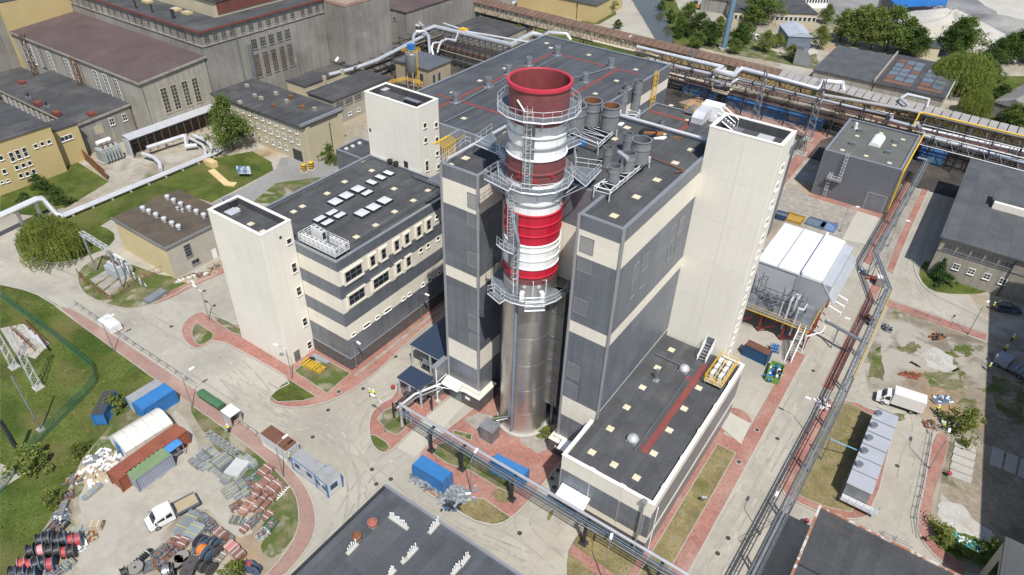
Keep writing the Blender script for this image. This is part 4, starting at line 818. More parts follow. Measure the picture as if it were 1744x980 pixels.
for z, m_ in ((30.35, WHB), (31.6, WHB), (32.9, WHB), (33.7, WHB), (35.1, REDB), (36.5, REDB), (37.9, REDB), (39.2, GALV), (40.6, WHB), (29.1, REDB), (46.4, GALV), (47.7, WHB), (45.0, WHB), (43.3, MAROON)):
    MB().lathe([(3.40, z-.13), (3.56, z-.06), (3.56, z+.06), (3.40, z+.13)], (CX, CY, 0), 48).build('stiffener_ring', m_, ch, True)
for z in (4.6, 9.4, 14.2, 19, 23.6): MB().lathe([(3.45, z-.03), (3.475, z-.02), (3.475, z+.02), (3.45, z+.03)], (CX, CY, 0), 48).build('jacket_seam', CHST, ch, True)
def cp_(ang, r, z): return Vector((CX+r*math.cos(rad(ang)), CY+r*math.sin(rad(ang)), z))
GRATE = mat('grating_deck', (.20, .225, .25), .6, .4, .1, 1.5, .06)
def ring_platform(z, r0, r1, n, a0=0, a1=360, name='platform'):
    closed = a1-a0 >= 360; k = n if closed else n+1; pts = [cp_(a0+(a1-a0)*i/n, r1, z) for i in range(k)]; inn = [cp_(a0+(a1-a0)*i/n, r0, z) for i in range(k)]; q = MB()
    for i in range(n):
        j = (i+1) % k; a, b, c, d = pts[i], pts[j], inn[j], inn[i]; lo = Vector((0, 0, -.12)); q.add([a, b, c, d, a+lo, b+lo, c+lo, d+lo], [(0, 1, 2, 3), (7, 6, 5, 4), (0, 4, 5, 1)])
    o = q.build(name, GRATE, ch); q = MB(); rail(q, pts, 1.15, .026, 1.3, closed, 1)
    for i in range(n):
        j = (i+1) % k; q.tube(pts[i]+Vector((0, 0, -.06)), pts[j]+Vector((0, 0, -.06)), .10, 4)
    q.build('hand_rail', STEELW, o); q = MB()
    for i in range(0, k, 2): q.tube(pts[i]+Vector((0, 0, -.1)), cp_(a0+(a1-a0)*i/n, r0-.05, z-1.5), .07, 4)
    q.build('bracket', GALV, o); return o
ring_platform(50.0, 3.36, 4.62, 14)
ring_platform(41.5, 3.40, 4.45, 14)
ring_platform(26.0, 3.46, 5.0, 12, -190, 20)
def deck(pts, z, name='platform', open_side=None, m_=None):
    pts = [Vector((p[0], p[1], z)) for p in pts]; o = MB().prism([(p.x, p.y) for p in pts], z-.14, z).build(name, m_ or GRATE, ch)
    q = MB(); k = len(pts)
    for i in range(k):
        if open_side is not None and i in open_side: continue
        rail(q, [pts[i], pts[(i+1) % k]], 1.15, .026, 1.3, False, 1)
    for i in range(k): q.tube(pts[i]-Vector((0, 0, .08)), pts[(i+1) % k]-Vector((0, 0, .08)), .09, 4)
    q.build('hand_rail', STEELW, o); return o, pts
z7 = lambda x, y: (720+x*.33665, 30+y*.33665)
pw = [A(*z7(*c), 41.55) for c in [(718, 765), (825, 852), (902, 770), (770, 752)]]; o, pts = deck(pw, 41.56, open_side=[3])
q = MB()
for p in pts[1:3]: q.tube(p-Vector((0, 0, .1)), cp_(-20, 3.4, 39.6), .07, 4)
q.build('bracket', GALV, o)
pw = [A(*z7(*c), 41.55) for c in [(312, 815), (432, 876), (492, 778), (408, 752)]]; o, pts = deck(pw, 41.56, open_side=[2])
q = MB()
for p in pts[0:2]: q.tube(p-Vector((0, 0, .1)), cp_(-110, 3.4, 39.6), .07, 4)
q.build('bracket', GALV, o)
# bridges to the wing roofs
pw = [A(*z7(*c), 41.3) for c in [(265, 640), (385, 690), (390, 660), (350, 578)]]; deck(pw, 41.3, 'bridge_deck', [2]); q = MB()
a, b = A(*z7(388, 680), 41.4), A(*z7(430, 745), 41.6)
for k in range(6): p = a+(b-a)*(k/5); q.obox((p.x, p.y, p.z-.05), (.9, .3, .06), rad(20))
rail(q, [a+Vector((.45, 0, 0)), b+Vector((.45, 0, 0))], 1.1, .035); rail(q, [a-Vector((.45, 0, 0)), b-Vector((.45, 0, 0))], 1.1, .035); q.build('bridge_stair', STEELW, ch)
pw = [A(*z7(*c), 41.0) for c in [(722, 668), (800, 635), (770, 600), (715, 622)]]; deck(pw, 41.0, 'bridge_deck', [3]); q = MB()
a, b = A(*z7(765, 690), 40.8), A(*z7(775, 750), 41.5); rail(q, [a, b], 1.1, .035); q.build('bridge_stair', STEELW, ch)
# bottom platform spurs
for k, (a0, a1) in enumerate(((-120, -95), (-62, -38))):
    o, pts = deck([cp_(a0, 4.9, 0), cp_(a0, 6.0, 0), cp_(a1, 6.0, 0), cp_(a1, 4.9, 0)], 26.0)
for a0 in (-70, -35):
    q = MB(); c = cp_(a0, 4.1, 26.0); q.obox(c, (.7, .5, 1.3), rad(a0)); q.build('instrument_box', WHITE, ch)
q = MB()
for a0 in (-52, -30, -85): q.tube(cp_(a0, 3.44, 28.6), cp_(a0, 4.4, 29.3), .06, 5); q.tube(cp_(a0, 4.4, 29.3), cp_(a0, 4.4, 27), .05, 5)
q.build('sampling_pipe', WHITE, ch)
for a0, z in ((-88, 42.9), (-58, 42.6), (-25, 43.1)): MB().tube(cp_(a0, 3.36, z), cp_(a0, 3.55, z), .25, 8).build('inspection_port', RED, ch)
# ladders
def caged(ang, z0, z1, cage=True, r=3.75):
    q = MB(); t = Vector((-math.sin(rad(ang)), math.cos(rad(ang)), 0)); p0, p1 = cp_(ang, r, z0), cp_(ang, r, z1); ladder(q, p0, p1, .6, t, .03, .35); o = q.build('ladder', STEELW, ch)
    if cage:
        q = MB(); n = Vector((math.cos(rad(ang)), math.sin(rad(ang)), 0)); z = z0+2.2
        while z < z1: b = cp_(ang, r, z); q.path([b-t*.35, b-t*.4+n*.45, b+n*.8, b+t*.4+n*.45, b+t*.35], .022, 4); z += .9
        for s_ in (-.4, 0, .4): q.tube(cp_(ang, r+(.45 if s_ else .8), z0+2.2)+t*s_, cp_(ang, r+(.45 if s_ else .8), z1)+t*s_, .02, 4)
        q.build('safety_cage', STEELW, o)
caged(-72, 41.5, 51.4); caged(-86, 26.1, 33.5); caged(-98, 33.0, 41.5)
ring_platform(33.3, 3.5, 4.9, 4, -118, -84, 'rest_platform')
q = MB()
for z0, z1, w_ in ((1.0, 26, .35), (27, 34.2, .35)): 
    c0, c1 = cp_(-84, 3.6, z0), cp_(-84, 3.6, z1); q.tube(c0, c1, .24, 4)
q.tube(cp_(-84, 3.6, 34.2), cp_(-104, 3.6, 38.4), .24, 4); q.build('cable_tray', mat('blue_grey_tray', (.22, .27, .32), .5, .3), ch)
MB().lathe([(3.58, 30.0), (3.58, 38.0)], (CX, CY, 0), 6, rad(-110), rad(-86)).build('ladder_backplate', GALVD, ch)
q = MB(); q.tube(cp_(-100, 3.4, 51.6), cp_(-78, 4.1, 50.9), .09, 6); q.build('davit_arm', WHITE, ch)
q = MB(); q.obox(cp_(-88, 3.5, 45.0), (.1, 2.1, 4.0), rad(-76)); 
MB().lathe([(3.42, 41.6), (3.42, 49.9)], (CX, CY, 0), 5, rad(-84), rad(-62)).build('ladder_backplate', GALVD, ch)
gb = A(834, 745); o = thing('equipment_cabinet', 'grey steel analyser cabinet at the foot of the chimney', 'cabinet', (gb.x, gb.y, .1))
BOX('casing', (gb.x-1.1, gb.x+1.1, gb.y-1.0, gb.y+1.0, .104, 2.5), GALVD, o); BOX('roof', (gb.x-1.2, gb.x+1.2, gb.y-1.1, gb.y+1.1, 2.502, 2.62), GALV, o); BOX('door', (gb.x-.5, gb.x+.5, gb.y-1.04, gb.y-1.002, .3, 2.3), GREYL, o)
q = MB(); q.path([(gb.x+.5, gb.y+.3, 2.6), (gb.x+.6, gb.y+.8, 3.3), (gb.x+1.6, gb.y+2.2, 3.2)], .09, 6); q.path([(gb.x-.4, gb.y+.3, 2.6), (gb.x, gb.y+.6, 3.5), (gb.x+1.6, gb.y+2.4, 3.5)], .06, 6); q.build('hose', GALV, o)

# ================================================================== ROOF STACKS ON THE BOILER HOUSE
ZB = 39.35
STK = mat('grey_stack_paint', (.27, .28, .295), .5, .4, .10, .8, .06); RUSTI = mat('rusty_inside', (.20, .085, .035), .85, 0, .2, 1, .15)
def stack(label, px, r, h, z=None, base=True, inner=None, flare=True, grp='stacks on the boiler house roof', zb=0):
    z = ZB if z is None else z; p = A(*px, z+zb); o = thing('roof_stack', label, 'roof stack', (p.x, p.y, z+zb), 0, grp); z0 = z+zb
    r *= .92; prof = [(r, 0.05), (r, h*.62), (r*1.08, h*.62), (r*1.08, h*.68), (r, h*.68), (r, h-.1), (r*1.1, h-.1), (r*1.1, h), (r*.94, h)]
    MB().lathe(prof, (p.x, p.y, z0), 28).build('casing', STK, o, True)
    MB().lathe([(r*.94, h-.01), (r*.92, .3), (0, .3)], (p.x, p.y, z0), 24).build('inner_face', inner or GALVD, o, True)
    if base: BOX('base', (p.x-r*1.25, p.x+r*1.25, p.y-r*1.25, p.y+r*1.25, z0+.003, z0+.2), GALVD, o)
    return p
def frame(label, pts, z0, z1, name='stack_frame'):
    """white steel trestle: two long beams on braced legs; pts = four corners in order"""
    p = [Vector((v.x, v.y, 0)) for v in pts]; c = sum(p, Vector())/4; o = thing(name, label, 'steel frame', (c.x, c.y, z0)); q = MB(); up = Vector((0, 0, z1))
    for a, b in ((0, 1), (1, 2), (2, 3), (3, 0)): q.tube(p[a]+up, p[b]+up, .10, 4); q.tube(p[a]+Vector((0, 0, z1-.5)), p[b]+Vector((0, 0, z1-.5)), .05, 4)
    L = (p[2]-p[1]).length; n = max(2, round(L/1.3))
    for i in range(n):
        a, b = p[0]+(p[3]-p[0])*(i/n), p[1]+(p[2]-p[1])*(i/n); c2 = p[1]+(p[2]-p[1])*((i+1)/n); q.tube(a+up, b+up, .06, 4); q.tube((a if i % 2 else b)+up, (c2 if i % 2 else p[0]+(p[3]-p[0])*((i+1)/n))+up, .04, 4)
        d = p[1]+(p[2]-p[1])*(i/n); q.tube(d+Vector((0, 0, z1-(.5 if i % 2 else 0))), c2+Vector((0, 0, z1-(0 if i % 2 else .5))), .05, 4)
    q.build('deck_truss', STEELW, o)
    for v in p:
        q = MB(); q.tube(v+Vector((0, 0, z0+.003)), v+up, .09, 6); q.tube(v+Vector((0, 0, z0+(z1-z0)*.45)), v+(c-v).normalized()*.9+up, .06, 4); q.build('leg', STEELW, o)
    return o
z5 = lambda x, y: (960+x*.21423, 240+y*.21423)
# near frame
f0 = [A(*z5(*c), ZB+1.5) for c in [(245, 360), (370, 395), (690, 130), (640, 108)]]
frame('long white steel frame with three grey stacks near the right wing', f0, ZB, ZB+1.5)
def stk_on(label, px, r, h): stack(label, px, r, h, ZB, False, zb=1.55)
stk_on('nearest short stack on the long white frame', z5(395, 320), .75, 2.0); stk_on('middle stack on the long white frame', z5(503, 232), .85, 2.3); stk_on('tallest and widest stack on the long white frame', z5(597, 165), 1.25, 3.0)
p = A(*z5(465, 190), ZB+2.6); o = thing('branch_pipe', 'short silver horizontal pipe between the stacks of the long white frame', 'pipe', (p.x, p.y, ZB)); q = MB(); q.tube(p+Vector((-.9, .5, 1.2)), p+Vector((.8, -.4, 1.2)), .25, 12); q.build('pipe', SILVER, o, True); MB().tube((p.x, p.y, ZB+1.5), (p.x, p.y, ZB+3.7), .22, 10).build('riser', STK, o, True)
stack('grey stack with square base left of the long white frame', z5(340, 205), .62, 2.7); stack('grey stack with square base behind the tallest framed stack', z5(495, 90), .62, 2.7)
# far frame beside the chimney, with the three wide drums
f1 = [A(*z7(*c), ZB+1.6) for c in [(725, 575), (890, 640), (985, 555), (855, 520)]]
frame('wide white steel frame with rusty drums right of the chimney', f1, ZB, ZB+1.6)
stack('wide grey drum close behind the chimney', z7(768, 568), 1.38, 3.5, ZB, False, zb=1.65); stack('wide drum with rusty inside, left of the rusty pair', z7(848, 540), 1.33, 3.4, ZB, False, RUSTI, zb=1.65); stack('wide drum with rusty inside, right of the rusty pair', z7(942, 560), 1.28, 3.2, ZB, False, RUSTI, zb=1.65)
# cluster of tall thin stacks behind the boiler house
f2 = [A(*z7(*c), 24.5) for c in [(985, 500), (1065, 518), (1100, 470), (1040, 455)]]
frame('white steel frame of slim stacks standing on the rear roof', f2, RZ-.45, 24.5)
for i, (x, y, r, h) in enumerate([(938, 496, .85, 3.4), (972, 492, .6, 3.6), (1003, 500, .9, 5.2), (1022, 470, .85, 5.6), (1072, 480, .9, 6.6)]):
    stack('slim stack at the rear, %s from the left' % ['first', 'second', 'third', 'fourth', 'fifth'][i], z7(x, y), r, h, RZ-.45 if i > 1 else RZ-.45, False, grp='slim stacks behind the boiler house', zb=2.6)
stack('small grey vent on the rear roof by the parapet pipe', z7(1208, 545), .5, 1.3, RZ-.45)
# clutter on the roof
p = A(*z7(1140, 590), ZB); o = thing('cable_coil', 'loose black cable coil on the boiler house roof', 'cable', (p.x, p.y, ZB)); q = MB()
for k in range(5): q.path([(p.x+math.cos(t/3)*(.7+.12*k), p.y+math.sin(t/3)*(.9+.08*k), ZB+.08+.06*k) for t in range(19)], .06, 5, True)
q.build('coil', BLACK, o)
for i, (x, y, sx, sy, sz, rz, m_, lab) in enumerate([(1175, 590, 2.4, .5, .25, .3, mat('orange_planks', (.42, .16, .05), .8), 'orange timber lengths beside the black cable coil'), (1205, 612, 1.4, .9, .15, .6, WHITE, 'white folded sheet by the roof edge pipe'), (1000, 545, .9, .6, .3, .4, WHITE, 'white bag beside the rusty drums'), (1285, 612, 1.2, .4, .2, .2, BRASSY, 'rusty offcut on the roof near the tallest tower'), (808, 645, .6, .6, .6, .2, mat('bright_blue', (.02, .22, .65), .5), 'bright blue box right of the chimney')]):
    p = A(*z7(x, y), ZB); q = MB()
    for k in range(3): q.obox((p.x+(k-1)*sx*.12, p.y+(k-1)*sy*.3, ZB+.005+k*sz*.3), (sx*(1-.15*k), sy*.5, sz*.5), rz+.1*k)
    tag(q.build('roof_clutter', m_), lab, 'roof clutter')
p = A(1186, 268, ZB); o = thing('roof_door_hood', 'grey door hood on the roof against the tallest tower', 'door', (p.x, p.y, ZB)); BOX('frame', (-26.9, -26.2, 84.4, 86.0, ZB+.003, ZB+2.3), GALV, o); BOX('door', (-27.0, -26.92, 84.6, 85.8, ZB+.1, ZB+2.1), GREYL, o)
# ================================================================== OLD PLANT AND NEIGHBOURS
BEIGE = mat('old_beige_render', (.355, .33, .275), .9, 0, .10, .15, .07, .15, 6, stain=[((.22, .205, .175), .10, .48, .72, .7), ((.44, .41, .35), .2, .55, .72, .4)], stripe=[(2, 1.6, .05, .15)], streak=.3)
DGRAY = mat('old_grey_concrete', (.295, .28, .25), .9, 0, .10, .15, .07, .15, 6, stain=[((.16, .15, .135), .07, .48, .72, .7), ((.42, .39, .34), .25, .58, .74, .4)], stripe=[(2, 1.8, .06, .14)], streak=.35)
YREND = mat('yellow_render', (.50, .395, .19), .85, 0, .05, .2, .04, stain=((.50, .38, .17), .12, .55, .75, .5))
CREAMR = mat('cream_render', (.48, .425, .30), .85, 0, .06, .2, .04, stain=((.34, .30, .22), .12, .5, .75, .6))
MROOF = mat('maroon_felt_roof', (.098, .068, .066), .9, 0, .12, .12, .08, .2, 10, stain=[((.13, .096, .092), .08, .5, .7, .6), ((.10, .055, .04), .25, .6, .75, .5)], stripe=[(0, 1.0, .04, .25)])
BROOF = mat('mossy_brown_roof', (.095, .075, .055), .9, 0, .2, .25, .15, .3, 10, stain=[((.13, .085, .05), .2, .5, .7, .7), ((.05, .05, .05), .3, .55, .7, .6)])
RUSTT = mat('red_rust_trim', (.19, .055, .045), .7, 0, .15, .5, .1)
BRICKO = mat('old_tan_brick', (.38, .31, .22), .9, 0, .12, .4, .1, stripe=[(2, .5, .06, .2)], stain=((.24, .2, .15), .2, .55, .75, .5))
CORR = mat('corrugated_grey_sheet', (.55, .57, .60), .45, .3, .06, .4, .03)
SMOKYG = glassy('smoky_window_glass', (.05, .055, .055))  # even dark grey tint for the old window panes
def bld(name, label, x0, x1, y0, y1, z, wm, rm=None, over=.35, cat='building', slope=0, rt=.35, trim=None, grp=None):
    o = thing(name, label, cat, ((x0+x1)/2, (y0+y1)/2, 0), 0, grp)
    MB().add([(x0, y0, 0), (x1, y0, 0), (x1, y1, 0), (x0, y1, 0), (x0, y0, z-rt), (x1, y0, z-rt), (x1, y1, z-rt+slope), (x0, y1, z-rt+slope)], [(3, 2, 1, 0), (4, 5, 6, 7), (0, 1, 5, 4), (1, 2, 6, 5), (2, 3, 7, 6), (3, 0, 4, 7)]).build('wall', wm, o)
    a, b, c, d = x0-over, x1+over, y0-over, y1+over
    MB().add([(a, c, z-rt+.002), (b, c, z-rt+.002), (b, d, z-rt+.002+slope), (a, d, z-rt+.002+slope), (a, c, z), (b, c, z), (b, d, z+slope), (a, d, z+slope)], [(3, 2, 1, 0), (4, 5, 6, 7), (0, 1, 5, 4), (1, 2, 6, 5), (2, 3, 7, 6), (3, 0, 4, 7)]).build('roof', rm or ROOFO, o)
    if trim:
        q = MB(); e = .12; q.box(a-e, b+e, c-e, c, z-rt-.05, z+.1); 
        q.add([(b, c, z-rt-.05), (b+e, c, z-rt-.05), (b+e, d, z-rt-.05+slope), (b, d, z-rt-.05+slope), (b, c, z+.1), (b+e, c, z+.1), (b+e, d, z+.1+slope), (b, d, z+.1+slope)], [(3, 2, 1, 0), (4, 5, 6, 7), (0, 1, 5, 4), (1, 2, 6, 5), (2, 3, 7, 6), (3, 0, 4, 7)]); q.build('roof_trim', trim, o)
    return o, Face('x', x1), Face('y', y0)
r1 = lambda x, y: (x*.33665, y*.33665)
r2 = lambda x, y: (435+x*.33665, y*.33665)
# --- maroon roofed turbine house
mh, mhx, mhy = bld('old_turbine_house', 'beige old turbine house with a wide maroon felt roof', -229.2, -167.1, 84.0, 102.5, 16.0, BEIGE, MROOF, .4, slope=1.6, trim=BEIGE)
for x, y in [(190, 370), (330, 460), (400, 470), (545, 545), (620, 575), (775, 640), (855, 675), (935, 705)]:
    u, z = mhy.px(x*.2142, y*.2142); window(mh, mhy, u-.9, u+.9, 8.6, 14.3, 2, 6, .08, WHITE, SMOKYG)
for u in (-225, -221, -216): window(mh, mhy, u-.9, u+.9, 8.6, 14.3, 2, 6, .08, WHITE, SMOKYG)
for x, y in [(845, 530), (895, 515), (950, 495), (1000, 480)]:
    u, z = mhx.px(*r1(x, y)); window(mh, mhx, u-.85, u+.85, 6.6, 13.1, 2, 7, .1, CREAMR, SMOKYG)
for u in (-179, -194.6, -203, -214.6): MB().tube((u, 83.85, 0), (u, 83.85, 15.6), .12, 6).build('downpipe', GALVD, mh)
MB().tube((-166.95, 84.2, 0), (-166.95, 84.2, 15.5), .1, 6).build('downpipe', GALVD, mh)
q = MB(); q.lattice((-196, 83.2, 8.8), (-196, 83.2, 16.2), 1.0, 6, .09); q.build('cable_riser', BRASSY, mh); q = MB(); q.lattice((-221.3, 83.2, 0), (-221.3, 83.2, 17), 1.2, 10, .1); q.build('cable_riser', mat('rust_dark', (.10, .05, .035), .8), mh)
# --- annex in front of it
an, anx, any_ = bld('old_annex', 'long grey roofed annex built against the maroon roofed house', -212, -174.7, 69.5, 83.6, 7.9, DGRAY, ROOFO, .3, slope=.9, trim=BEIGE)
for k in range(13): u = -210+k*2.75; window(an, any_, u-.45, u+.45, 3.6, 6.6, 1, 3, .09, WHITE, SMOKYG)
for y, w_ in ((81.6, 1.2), (78.2, 1.2)): window(an, anx, y-w_/2, y+w_/2, 5.0, 6.8, 2, 2, .09, WHITE, GLASS)
BOX('render_patch', anx.b(73.5, 75.6, 4.0, 6.2, .0, .02), CREAMR, an)
for i, (x, y) in enumerate([(110, 415), (190, 520), (285, 570), (460, 575)]):
    p = A(*r1(x, y), 8.7); BOX('roof_hatch', (p.x-1, p.x+1, p.y-.7, p.y+.7, p.z-.6, p.z+.25), RUSTT, an)
for i, (x, y) in enumerate([(143, 492), (236, 537)]):
    p = A(*r1(x, y), 8.7); BOX('roof_vent', (p.x-.6, p.x+.6, p.y-.5, p.y+.5, p.z-.6, p.z+.2), GALV, an); MB().tube((p.x, p.y, p.z+.2), (p.x, p.y, p.z+1), .3, 8).build('roof_vent', DKST, an)
# --- yellow building, far left
yb, ybx, yby = bld('yellow_workshop', 'yellow rendered workshop with small white windows at the left edge', -205, -170.1, 30, 62.6, 11.8, YREND, ROOFO, .2)
for x, y, w_, h in [(60, 795, 1.0, 2.2), (92, 782, 1.0, 2.2), (127, 770, 1.0, 2.2), (180, 740, .9, 1.0), (213, 728, .9, 1.0), (247, 718, .9, 1.0), (85, 848, .9, 1.1), (118, 837, .9, 1.1), (150, 826, .9, 1.1), (105, 890, .9, 1.1), (138, 880, .9, 1.1), (170, 868, .9, 1.1), (22, 868, .9, 1.1), (5, 800, .9, 1.1), (38, 915, .8, .6), (10, 923, .8, .6)]:
    u, z = ybx.px(*r1(x, y)); window(yb, ybx, u-w_/2, u+w_/2, z-h/2, z+h/2, 1, 2 if h > 2 else 1, .09, WHITE, GLASS)
yl_, ylx, yly = bld('yellow_link', 'small yellow link block between workshop and annex', -178, -172.5, 62.7, 69.3, 9.2, YREND, ROOFO, .15); window(yl_, ylx, 64.5, 67.4, 6.0, 7.2, 3, 1, .1, WHITE, GLASS)
o = thing('yellow_gable', 'plain yellow gable wall behind the maroon roof', 'wall', (-230.5, 93, 0)); MB().box(-231.6, -229.7, 84, 102.6, 0, 23.5).build('wall', YREND, o); BOX('coping', (-231.8, -229.66, 83.8, 102.65, 23.502, 23.8), ROOFO, o)
o, fx_, fy_ = bld('old_boiler_wing', 'grey wing with dark flat roof beyond the yellow gable', -290, -232, 57, 102, 21.8, DGRAY, ROOFO, .3)
o, fx_, fy_ = bld('low_grey_shed', 'low grey shed roof at the left image edge', -231, -213, 66, 83.5, 5.5, DGRAY, ROOFO, .3)
# --- tall old boiler house
tb, tbx, tby = bld('old_boiler_house', 'tall grey old boiler house with red trimmed dark roof', -240, -167.1, 102.8, 144, 23.8, DGRAY, ROOFO, .5, trim=RUSTT)
r3_ = lambda x, y: (320+x*.26014, y*.26014)
for x, y in [(123, 255), (178, 240), (233, 222), (287, 208), (357, 185), (413, 170), (470, 153), (525, 138), (578, 122), (630, 108), (682, 95), (750, 78), (798, 65), (845, 52), (890, 38)]:
    u, z = tbx.px(*r3_(x, y)); window(tb, tbx, u-.75, u+.75, 20.45, 22.4, 2, 3, .1, DGRAY, SMOKYG)
for x, y in [(436, 305), (493, 287), (548, 272), (602, 255), (654, 238)]:
    u, z = tbx.px(*r3_(x, y)); window(tb, tbx, u-.95, u+.95, 15.5, 18.2, 3, 3, .09, DGRAY, SMOKYG)
    window(tb, tbx, u-.9, u+.9, 7.7, 14.1, 3, 7, .09, DGRAY, mat('rusty_tall_glass', (.09, .065, .055), .3, 0, .5, .5, .3))
for k in range(20): u = -232+k*3.24; window(tb, tby, u-.55, u+.55, 20.45, 22.4, 1, 3, .1, DGRAY, SMOKYG)
BOX('cornice', tbx.b(102.8, 144, 19.8, 20.1, 0, .25), BEIGE, tb); BOX('cornice', tby.b(-240, -167.1, 19.8, 20.1, 0, .25), BEIGE, tb)
MB().tube((-166.9, 113, 3), (-166.9, 113, 23.8), .14, 6).build('downpipe', GALVD, tb); MB().tube((-166.4, 116, 8), (-166.4, 116, 17.4), .6, 12, .45).build('flue', GALVD, tb, True)
BOX('penthouse', (-225, -173.7, 112.5, 141, 23.802, 28), CREAMR, tb); BOX('penthouse_roof', (-225.5, -173.1, 112, 141.6, 28.002, 28.3), ROOFO, tb)
q = MB()
for k in range(7): q.box(-173.68, -173.5, 113.5, 140, 24.5+k*.45, 24.8+k*.45)
q.build('penthouse_louvres', RUSTT, tb)
for i, (x, y) in enumerate([(745, 5), (890, 45), (945, 62)]):
    p = A(*r1(x, y), 24.2); o = thing('roof_hatch', ['yellow roof hatch nearest the image top', 'yellow roof hatch beside the black flue', 'open yellow roof hatch near the red eaves'][i]+' on the old boiler house', 'roof hatch', (p.x, p.y, 23.8)); BOX('kerb', (p.x-1.3, p.x+1.3, p.y-1, p.y+1, 23.804, 24.3), YREND, o); BOX('lid', (p.x-1.1, p.x+1.1, p.y-.8, p.y+.8, 24.302, 24.4), CREAMR, o)
for i, (x, y) in enumerate([(690, 45), (772, 65), (880, 95)]):
    p = A(*r1(x, y), 23.8); o = thing('roof_flue', ['thin bent black flue nearest the clerestory windows', 'middle bent black flue on the old boiler house', 'thick black flue by the yellow hatches'][i], 'flue', (p.x, p.y, 23.8)); q = MB(); q.path([(p.x, p.y, 23.8), (p.x, p.y, 25.8), (p.x-.7, p.y, 25.8)], .18 if i < 2 else .35, 8); q.build('pipe', DKST, o)
eb, ebx, eby = bld('old_bunker_block', 'blank grey bunker block with railed roof terrace behind the old boiler house', -182, -158, 144.2, 162.3, 23.2, DGRAY, mat('terracotta_terrace', (.36, .22, .16), .9), .1)
q = MB(); rail(q, [(-177, 144.3, 23.25), (-158, 144.3, 23.25), (-158, 162.3, 23.25)], 1.2, .08, 1.4, False, 2); q.build('balustrade', BEIGE, eb)
for k in range(5): BOX('roof_box', (-172+k*2.8, -170.6+k*2.8, 150+k % 2*4, 151.4+k % 2*4, 23.25, 24.5), GALV, eb)
fb, fbx, fby = bld('far_brick_hall', 'pale brick hall with small square windows behind the pipe bridges', -215, -166, 178, 240, 13, DGRAY, MROOF, .3)
for k in range(9): window(fb, fby, -212+k*5, -210.6+k*5, 9.3, 10.4, 1, 1, .1, DGRAY, GLASS)
# corridor of the pipework canopy beside the maroon house
cn = thing('pipe_canopy', 'narrow lean-to canopy with a corrugated roof below the four tall windows', 'canopy', (-165.5, 88, 0))
for k in range(12): y0_, y1_ = 76+k*2.1, 78.06+k*2.1; MB().add([(-167.0, y0_, 5.2), (-167.0, y1_, 5.2), (-164.2, y1_, 4.7), (-164.2, y0_, 4.7), (-167.0, y0_, 5.1), (-167.0, y1_, 5.1), (-164.2, y1_, 4.6), (-164.2, y0_, 4.6)], [(3, 2, 1, 0), (4, 5, 6, 7), (2, 3, 7, 6), (0, 1, 5, 4), (1, 2, 6, 5), (3, 0, 4, 7)]).build('roof_sheet', CORR, cn)
for k in range(13): BOX('post', (-164.4, -164.28, 76+k*2.1, 76.12+k*2.1, 0, 4.6), BRASSY, cn)
for z in (3.4, 4.2): BOX('rail_beam', (-164.38, -164.3, 76, 101.2, z, z+.12), DKST, cn)
BOX('back_wall', (-166.9, -166.7, 76, 101, 0, 4.9), mat('dark_wall', (.06, .055, .05), .9), cn); BOX('end_panel', (-166.6, -164.3, 75.7, 75.95, 0, 4.6), CORR, cn)  # back wall in one even dark tone, end panel in corrugated sheet
# --- cream three storey block
cd, cdx, cdy = bld('cream_admin_block', 'three storey cream office building with rows of white windows behind the leafy tree', -162.5, -128.9, 99.6, 112.4, 9.8, CREAMR, ROOFO, .5)
for zc in (8.1, 5.3, 2.3):
    for k in range(13):
        if zc < 3 and k in (2, 3, 4, 11, 12): continue
        u = -160.8+k*2.5; window(cd, cdy, u-.45, u+.45, zc-.7, zc+.7, 2, 1, .09, WHITE, GLASS)
BOX('cornice', cdy.b(-163, -128.5, 9.0, 9.3, 0, .3), BEIGE, cd); BOX('end_parapet', (-129.2, -128.4, 99.3, 112.8, 9.82, 10.3), TRIM, cd)
BOX('doorway', cdy.b(-156.5, -152.5, 0, 2.4, .02, .06), DKST, cd); BOX('gateway', cdy.b(-133.5, -130.2, 0, 2.9, .02, .06), mat('dark_recess_door', (.05, .05, .05), .8), cd)
for y in (101.2, 111.6): BOX('pilaster', cdx.b(y-.7, y+.7, 0, 9.3, 0, .35), CREAMR, cd)
MB().tube((-128.6, 108, 0), (-128.6, 108, 8), .12, 6).build('downpipe', DKST, cd)
for i, (x, y) in enumerate([(1215, 525), (1290, 490), (1250, 440)]): p = A(*r1(x, y), 9.8); BOX('roof_chimney', (p.x-.5, p.x+.5, p.y-.4, p.y+.4, 9.802, 10.5), BEIGE, cd)
for i, (x, y) in enumerate([(95, 545), (160, 520), (30, 505), (240, 550), (300, 560), (105, 480), (180, 500)]): p = A(*r2(x, y), 9.8); BOX('roof_chimney', (p.x-.5, p.x+.5, p.y-.4, p.y+.4, 9.802, 10.6), BEIGE if i % 3 else BRASSY, cd)
